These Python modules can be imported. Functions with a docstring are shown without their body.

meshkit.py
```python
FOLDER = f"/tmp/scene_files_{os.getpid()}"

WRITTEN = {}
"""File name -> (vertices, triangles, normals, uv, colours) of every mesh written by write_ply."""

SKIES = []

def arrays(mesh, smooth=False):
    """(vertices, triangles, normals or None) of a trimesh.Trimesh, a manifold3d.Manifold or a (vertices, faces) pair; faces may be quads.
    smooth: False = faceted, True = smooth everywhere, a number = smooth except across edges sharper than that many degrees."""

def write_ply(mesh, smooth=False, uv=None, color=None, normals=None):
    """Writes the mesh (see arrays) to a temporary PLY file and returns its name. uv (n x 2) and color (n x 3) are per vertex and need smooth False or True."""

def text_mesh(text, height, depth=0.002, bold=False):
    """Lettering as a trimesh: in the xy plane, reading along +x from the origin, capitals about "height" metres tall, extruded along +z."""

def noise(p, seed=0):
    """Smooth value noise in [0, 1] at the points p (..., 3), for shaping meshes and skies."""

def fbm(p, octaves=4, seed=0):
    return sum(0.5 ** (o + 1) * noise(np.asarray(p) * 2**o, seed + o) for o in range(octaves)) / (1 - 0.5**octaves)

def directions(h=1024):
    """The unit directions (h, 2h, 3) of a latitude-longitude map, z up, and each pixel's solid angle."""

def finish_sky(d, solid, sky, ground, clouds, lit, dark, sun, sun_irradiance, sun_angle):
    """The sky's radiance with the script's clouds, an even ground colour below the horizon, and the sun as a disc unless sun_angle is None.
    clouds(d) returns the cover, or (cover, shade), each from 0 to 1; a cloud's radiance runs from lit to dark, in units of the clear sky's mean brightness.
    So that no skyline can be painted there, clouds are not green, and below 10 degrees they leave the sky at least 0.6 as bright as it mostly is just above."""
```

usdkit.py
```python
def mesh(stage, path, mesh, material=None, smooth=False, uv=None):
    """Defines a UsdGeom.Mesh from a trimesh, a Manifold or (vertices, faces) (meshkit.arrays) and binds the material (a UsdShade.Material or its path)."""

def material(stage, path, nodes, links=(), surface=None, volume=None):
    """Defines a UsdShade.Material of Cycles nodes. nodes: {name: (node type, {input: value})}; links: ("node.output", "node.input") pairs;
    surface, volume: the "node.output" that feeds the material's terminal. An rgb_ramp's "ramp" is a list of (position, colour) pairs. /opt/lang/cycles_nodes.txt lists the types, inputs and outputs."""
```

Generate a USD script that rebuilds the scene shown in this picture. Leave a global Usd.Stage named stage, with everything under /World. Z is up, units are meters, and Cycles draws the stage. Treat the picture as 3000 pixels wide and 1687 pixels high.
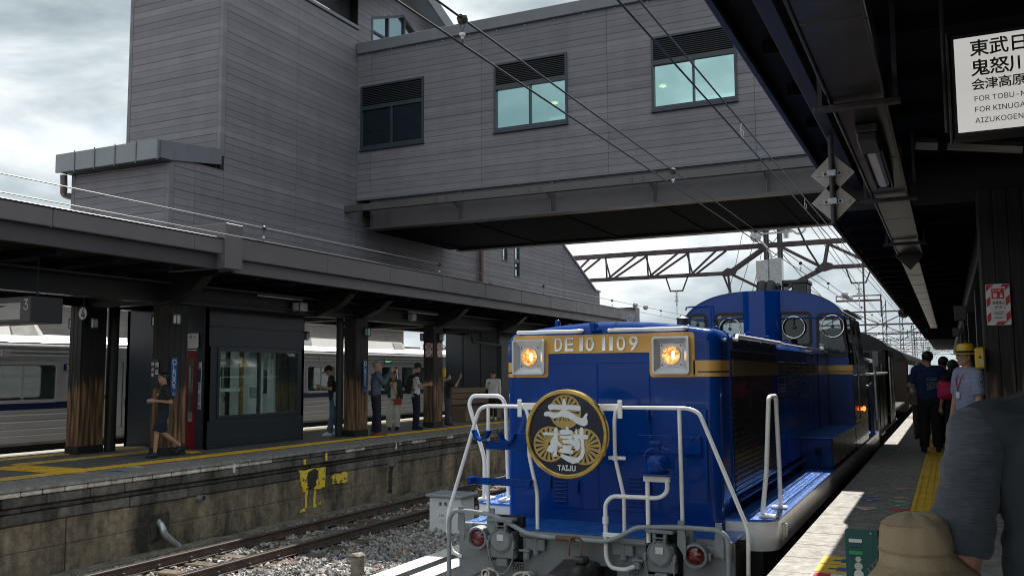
import math, json
import numpy as np
import trimesh, manifold3d as m3
import usdkit, meshkit
from shapely.geometry import Polygon, box as sbox
from shapely.ops import unary_union
from pxr import Usd, UsdGeom, UsdLux, UsdShade, Gf, Sdf, Vt

stage = Usd.Stage.CreateInMemory()
UsdGeom.SetStageUpAxis(stage, 'Z')
UsdGeom.SetStageMetersPerUnit(stage, 1.0)
stage.SetDefaultPrim(UsdGeom.Xform.Define(stage, '/World').GetPrim())
UsdGeom.Scope.Define(stage, '/World/Looks')
PI = math.pi

# ------------------------------------------------------------------ camera
cam = UsdGeom.Camera.Define(stage, '/World/view_camera')
RIGHT = (0.90132753, 0.43309891, -0.00583254)
UP = (0.04567639, -0.08164979, 0.99561387)
BACK = (0.43072306, -0.8976406, -0.0933756)
cam.AddTransformOp().Set(Gf.Matrix4d(*RIGHT, 0, *UP, 0, *BACK, 0, 0, 0, 1.5, 1))
cam.CreateHorizontalApertureAttr(36.0)
cam.CreateVerticalApertureAttr(36.0 * 575 / 1024)
cam.CreateFocalLengthAttr(36.0 * 2655 / 3000)
cam.CreateClippingRangeAttr(Gf.Vec2f(0.05, 5000))
EXPOSURE = 1.0
cam.CreateExposureAttr(EXPOSURE)

# ------------------------------------------------------------------ sky and sun
SUN = np.array([-0.09, 0.66, 1.0]); SUN /= np.linalg.norm(SUN)
SUN_EL = math.asin(SUN[2]); SUN_AZ = math.atan2(SUN[0], SUN[1])
SKY_STRENGTH = 0.074
SUN_INT = 1.12
skymat = usdkit.material(stage, '/World/Looks/sky_look', {
    'tc': ('texture_coordinate', {}),
    'map': ('mapping', {'scale': (1.0, 1.0, 2.4), 'location': (0.35, 0.2, 0.1)}),
    'sky': ('sky_texture', {'sky_type': 'single_scattering', 'sun_disc': False, 'sun_elevation': SUN_EL, 'sun_rotation': SUN_AZ, 'altitude': 300.0, 'aerosol_density': 1.5}),
    'n1': ('noise_texture', {'scale': 3.2, 'detail': 9.0, 'roughness': 0.56, 'distortion': 0.25}),
    'n2': ('noise_texture', {'scale': 4.0, 'detail': 8.0, 'roughness': 0.6}),
    'cov': ('rgb_ramp', {'ramp': [(0.22, (0.55, 0.55, 0.55)), (0.42, (1, 1, 1)), (1.0, (1, 1, 1))]}),
    'col': ('rgb_ramp', {'ramp': [(0.36, (2.4, 2.95, 3.3)), (0.47, (4.0, 4.6, 4.9)), (0.56, (6.4, 6.8, 7.0)), (0.72, (8.3, 8.45, 8.5))]}),
    'mix': ('mix', {'mix_type': 'mix'}),
    'bg': ('background_shader', {'strength': SKY_STRENGTH}),
}, [('tc.generated', 'map.vector'), ('map.vector', 'n1.vector'), ('map.vector', 'n2.vector'), ('n2.fac', 'cov.fac'), ('n1.fac', 'col.fac'),
    ('cov.color', 'mix.fac'), ('sky.color', 'mix.color1'), ('col.color', 'mix.color2'), ('mix.color', 'bg.color')], surface='bg.background')
dome = UsdLux.DomeLight.Define(stage, '/World/sky')
UsdShade.MaterialBindingAPI.Apply(dome.GetPrim()).Bind(skymat)
dome.GetPrim().SetCustomDataByKey('kind', 'structure')
sun = UsdLux.DistantLight.Define(stage, '/World/sun')
sun.CreateIntensityAttr(SUN_INT)
sun.CreateAngleAttr(0.53)
sun.CreateColorAttr(Gf.Vec3f(1.0, 0.95, 0.88))
sun.GetPrim().CreateAttribute('inputs:normalize', Sdf.ValueTypeNames.Bool).Set(True)
_z = SUN; _x = np.cross((0, 1, 0), _z); _x /= np.linalg.norm(_x); _y = np.cross(_z, _x)
sun.AddTransformOp().Set(Gf.Matrix4d(*map(float, _x), 0, *map(float, _y), 0, *map(float, _z), 0, 0, 0, 30, 1))

# ------------------------------------------------------------------ helpers: names, prims
_used = {}
def fresh(parent, name):
    k = (parent, name); n = _used.get(k, 0); _used[k] = n + 1
    return f'{parent}/{name}' + (f'_{n:03d}' if n else '')

def tags(prim, label=None, cat=None, group=None, kind=None):
    for k, v in (('label', label), ('category', cat), ('group', group), ('kind', kind)):
        if v: prim.SetCustomDataByKey(k, v)

class Thing:
    """An Xform at the thing's base; parts are given in world coordinates."""
    def __init__(s, name, label, cat, loc=(0, 0, 0), group=None, kind=None, rz=0.0):
        s.path = fresh('/World', name); s.loc = np.array(loc, float); s.rz = rz
        x = UsdGeom.Xform.Define(stage, s.path); x.AddTranslateOp().Set(Gf.Vec3d(*map(float, loc)))
        if rz: x.AddRotateZOp().Set(rz)
        s.prim = x.GetPrim(); tags(s.prim, label, cat, group, kind)
    def part(s, name, mesh, mat, smooth=False, label=None, parent=None, local=False, kind=None):
        p = fresh(parent or s.path, name)
        v, f = va(mesh)
        if not len(f): return p
        m = usdkit.mesh(stage, p, (v if local else v - s.loc, f), MATS[mat], smooth)
        tags(m.GetPrim(), label, None, None, kind)
        return p
    def copy(s, loc, label, group=None, rz=None):
        p = fresh('/World', s.path.split('/')[-1].rsplit('_0', 1)[0])
        x = UsdGeom.Xform.Define(stage, p)
        x.GetPrim().GetReferences().AddInternalReference(s.path)
        x.GetPrim().GetAttribute('xformOp:translate').Set(Gf.Vec3d(*map(float, loc)))
        x.GetPrim().SetInstanceable(True); tags(x.GetPrim(), label, None, group)
        return p

def single(name, mesh, mat, label, cat, group=None, smooth=False, kind=None):
    p = fresh('/World', name); m = usdkit.mesh(stage, p, va(mesh), MATS[mat], smooth)
    tags(m.GetPrim(), label, cat, group, kind); return p

def struct(name, mesh, mat, parent='/World', smooth=False):
    p = fresh(parent, name); m = usdkit.mesh(stage, p, va(mesh), MATS[mat], smooth)
    if parent == '/World': tags(m.GetPrim(), kind='structure')
    return p

def va(m):
    if isinstance(m, MB): return m.arr()
    v, f, _ = meshkit.arrays(m); return np.asarray(v, float), np.asarray(f, int)

# ------------------------------------------------------------------ helpers: mesh building
BOXF = np.array([[0, 2, 1], [0, 3, 2], [4, 5, 6], [4, 6, 7], [0, 1, 5], [0, 5, 4], [1, 2, 6], [1, 6, 5], [2, 3, 7], [2, 7, 6], [3, 0, 4], [3, 4, 7]])
class MB:
    def __init__(s): s.v = []; s.f = []; s.n = 0
    def add(s, v, f):
        v = np.asarray(v, float).reshape(-1, 3); f = np.asarray(f, int)
        if f.shape[1] == 4: f = np.vstack([f[:, [0, 1, 2]], f[:, [0, 2, 3]]])
        s.v.append(v); s.f.append(f + s.n); s.n += len(v); return s
    def mesh(s, m): v, f = va(m); return s.add(v, f)
    def arr(s): return (np.vstack(s.v), np.vstack(s.f)) if s.v else (np.zeros((0, 3)), np.zeros((0, 3), int))
    def bx(s, x0, x1, y0, y1, z0, z1):
        x0, x1 = sorted((x0, x1)); y0, y1 = sorted((y0, y1)); z0, z1 = sorted((z0, z1))
        return s.add([[x0, y0, z0], [x1, y0, z0], [x1, y1, z0], [x0, y1, z0], [x0, y0, z1], [x1, y0, z1], [x1, y1, z1], [x0, y1, z1]], BOXF)
    def cb(s, x0, x1, y0, y1, z0, z1, c=0.01):
        """chamfered box"""
        x0, x1 = sorted((x0, x1)); y0, y1 = sorted((y0, y1)); z0, z1 = sorted((z0, z1))
        c = min(c, (x1 - x0) * .45, (y1 - y0) * .45, (z1 - z0) * .45)
        p = []
        for x, sx in ((x0, 1), (x1, -1)):
            for y, sy in ((y0, 1), (y1, -1)):
                for z, sz in ((z0, 1), (z1, -1)):
                    p += [(x + c * sx, y + c * sy, z), (x + c * sx, y, z + c * sz), (x, y + c * sy, z + c * sz)]
        return s.mesh(m3.Manifold.hull_points(np.array(p)))
    def beam(s, a, b, w, h=None, up=(0, 0, 1)):
        a = np.array(a, float); b = np.array(b, float); d = b - a; d /= np.linalg.norm(d); h = h or w
        u = np.cross(d, up); 
        if np.linalg.norm(u) < 1e-6: u = np.cross(d, (1, 0, 0))
        u /= np.linalg.norm(u); t = np.cross(u, d)
        q = [a + u * i * w / 2 + t * j * h / 2 for i, j in ((-1, -1), (1, -1), (1, 1), (-1, 1))] + [b + u * i * w / 2 + t * j * h / 2 for i, j in ((-1, -1), (1, -1), (1, 1), (-1, 1))]
        return s.add(q, BOXF[:, ::-1])
    def tube(s, pts, r, n=8, closed=False, bend=0.0, cap=True):
        p = np.array(pts, float)
        if bend: p = fillet(p, bend)
        k = len(p)
        t = np.gradient(p, axis=0) if not closed else (np.roll(p, -1, 0) - np.roll(p, 1, 0))
        t /= np.linalg.norm(t, axis=1, keepdims=True) + 1e-12
        ref = np.array([0, 0, 1.0]) if abs(t[0][2]) < .9 else np.array([1.0, 0, 0])
        a = np.zeros_like(p); u = np.cross(t[0], ref); u /= np.linalg.norm(u)
        for i in range(k):
            u = u - t[i] * (u @ t[i]); u /= np.linalg.norm(u) + 1e-12; a[i] = u
        b = np.cross(t, a); ang = np.arange(n) * 2 * PI / n
        rr = np.broadcast_to(r, (k,))[:, None, None]
        v = p[:, None] + rr * (np.cos(ang)[None, :, None] * a[:, None] + np.sin(ang)[None, :, None] * b[:, None])
        m = k if closed else k - 1
        i, j = np.meshgrid(np.arange(m), np.arange(n), indexing='ij'); i2 = (i + 1) % k; j2 = (j + 1) % n
        q = np.stack([i * n + j, i * n + j2, i2 * n + j2, i2 * n + j], -1).reshape(-1, 4)
        vv = v.reshape(-1, 3); f = np.vstack([q[:, [0, 1, 2]], q[:, [0, 2, 3]]])
        if cap and not closed:
            c0, c1 = len(vv), len(vv) + 1; vv = np.vstack([vv, p[:1], p[-1:]])
            jj = np.arange(n); j2 = (jj + 1) % n
            f = np.vstack([f, np.stack([j2, jj, np.full(n, c0)], 1), np.stack([(k - 1) * n + jj, (k - 1) * n + j2, np.full(n, c1)], 1)])
        return s.add(vv, f)
    def lathe(s, prof, c=(0, 0, 0), axis=(0, 0, 1), n=24):
        """prof: (radius, height) pairs along the axis"""
        ax = np.array(axis, float); ax /= np.linalg.norm(ax)
        u = np.cross(ax, (0, 0, 1) if abs(ax[2]) < .9 else (1, 0, 0)); u /= np.linalg.norm(u); w = np.cross(ax, u)
        pr = np.array(prof, float); ang = np.arange(n) * 2 * PI / n
        v = np.array(c, float) + pr[:, None, 1:2] * ax + pr[:, None, 0:1] * (np.cos(ang)[None, :, None] * u + np.sin(ang)[None, :, None] * w)
        i, j = np.meshgrid(np.arange(len(pr) - 1), np.arange(n), indexing='ij'); j2 = (j + 1) % n
        q = np.stack([i * n + j, i * n + j2, (i + 1) * n + j2, (i + 1) * n + j], -1).reshape(-1, 4)
        return s.add(v.reshape(-1, 3), q)
    def ext(s, poly, d0, d1, frame):
        """extrude a shapely polygon (u, w) from depth d0 to d1; frame: (origin, u axis, w axis, depth axis)"""
        o, U, W, N = (np.array(q, float) for q in frame)
        for g in (poly.geoms if hasattr(poly, 'geoms') else [poly]):
            if g.is_empty or g.geom_type != 'Polygon' or g.area < 1e-9: continue
            rings = [np.array(g.exterior.coords[:-1])] + [np.array(r.coords[:-1]) for r in g.interiors]
            M = m3.CrossSection([r for r in rings], m3.FillRule.EvenOdd).extrude(1.0)
            q = M.to_mesh(); v = np.array(q.vert_properties[:, :3], float); f = np.array(q.tri_verts)
            p = o + v[:, 0:1] * U + v[:, 1:2] * W + (d0 + v[:, 2:3] * (d1 - d0)) * N
            if np.dot(np.cross(U, W), N) * (d1 - d0) < 0: f = f[:, ::-1]
            s.add(p, f)
        return s

def fillet(p, r, n=5):
    out = [p[0]]
    for i in range(1, len(p) - 1):
        a = p[i - 1] - p[i]; b = p[i + 1] - p[i]; la, lb = np.linalg.norm(a), np.linalg.norm(b)
        k = min(r, la * .48, lb * .48); A = p[i] + a / la * k; B = p[i] + b / lb * k
        for t in np.linspace(0, 1, n): out.append((1 - t) ** 2 * A + 2 * t * (1 - t) * p[i] + t * t * B)
    out.append(p[-1]); return np.array(out)

def FXZ(y, sgn=-1):      # frame of a wall that faces -y: u = x, w = z
    return ((0, y, 0), (1, 0, 0), (0, 0, 1), (0, sgn, 0))
def FYZ(x, sgn=1):       # a wall that faces +x: u = y, w = z
    return ((x, 0, 0), (0, 1, 0), (0, 0, 1), (sgn, 0, 0))
def FXY(z, sgn=1):       # a floor: u = x, w = y
    return ((0, 0, z), (1, 0, 0), (0, 1, 0), (0, 0, sgn))
def rrect(x0, x1, y0, y1, r): return sbox(x0 + r, y0 + r, x1 - r, y1 - r).buffer(r, 4)
def disc(x, y, r, n=12): return Polygon([(x + r * math.cos(a), y + r * math.sin(a)) for a in np.arange(4 * n) * PI / 2 / n])

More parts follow.
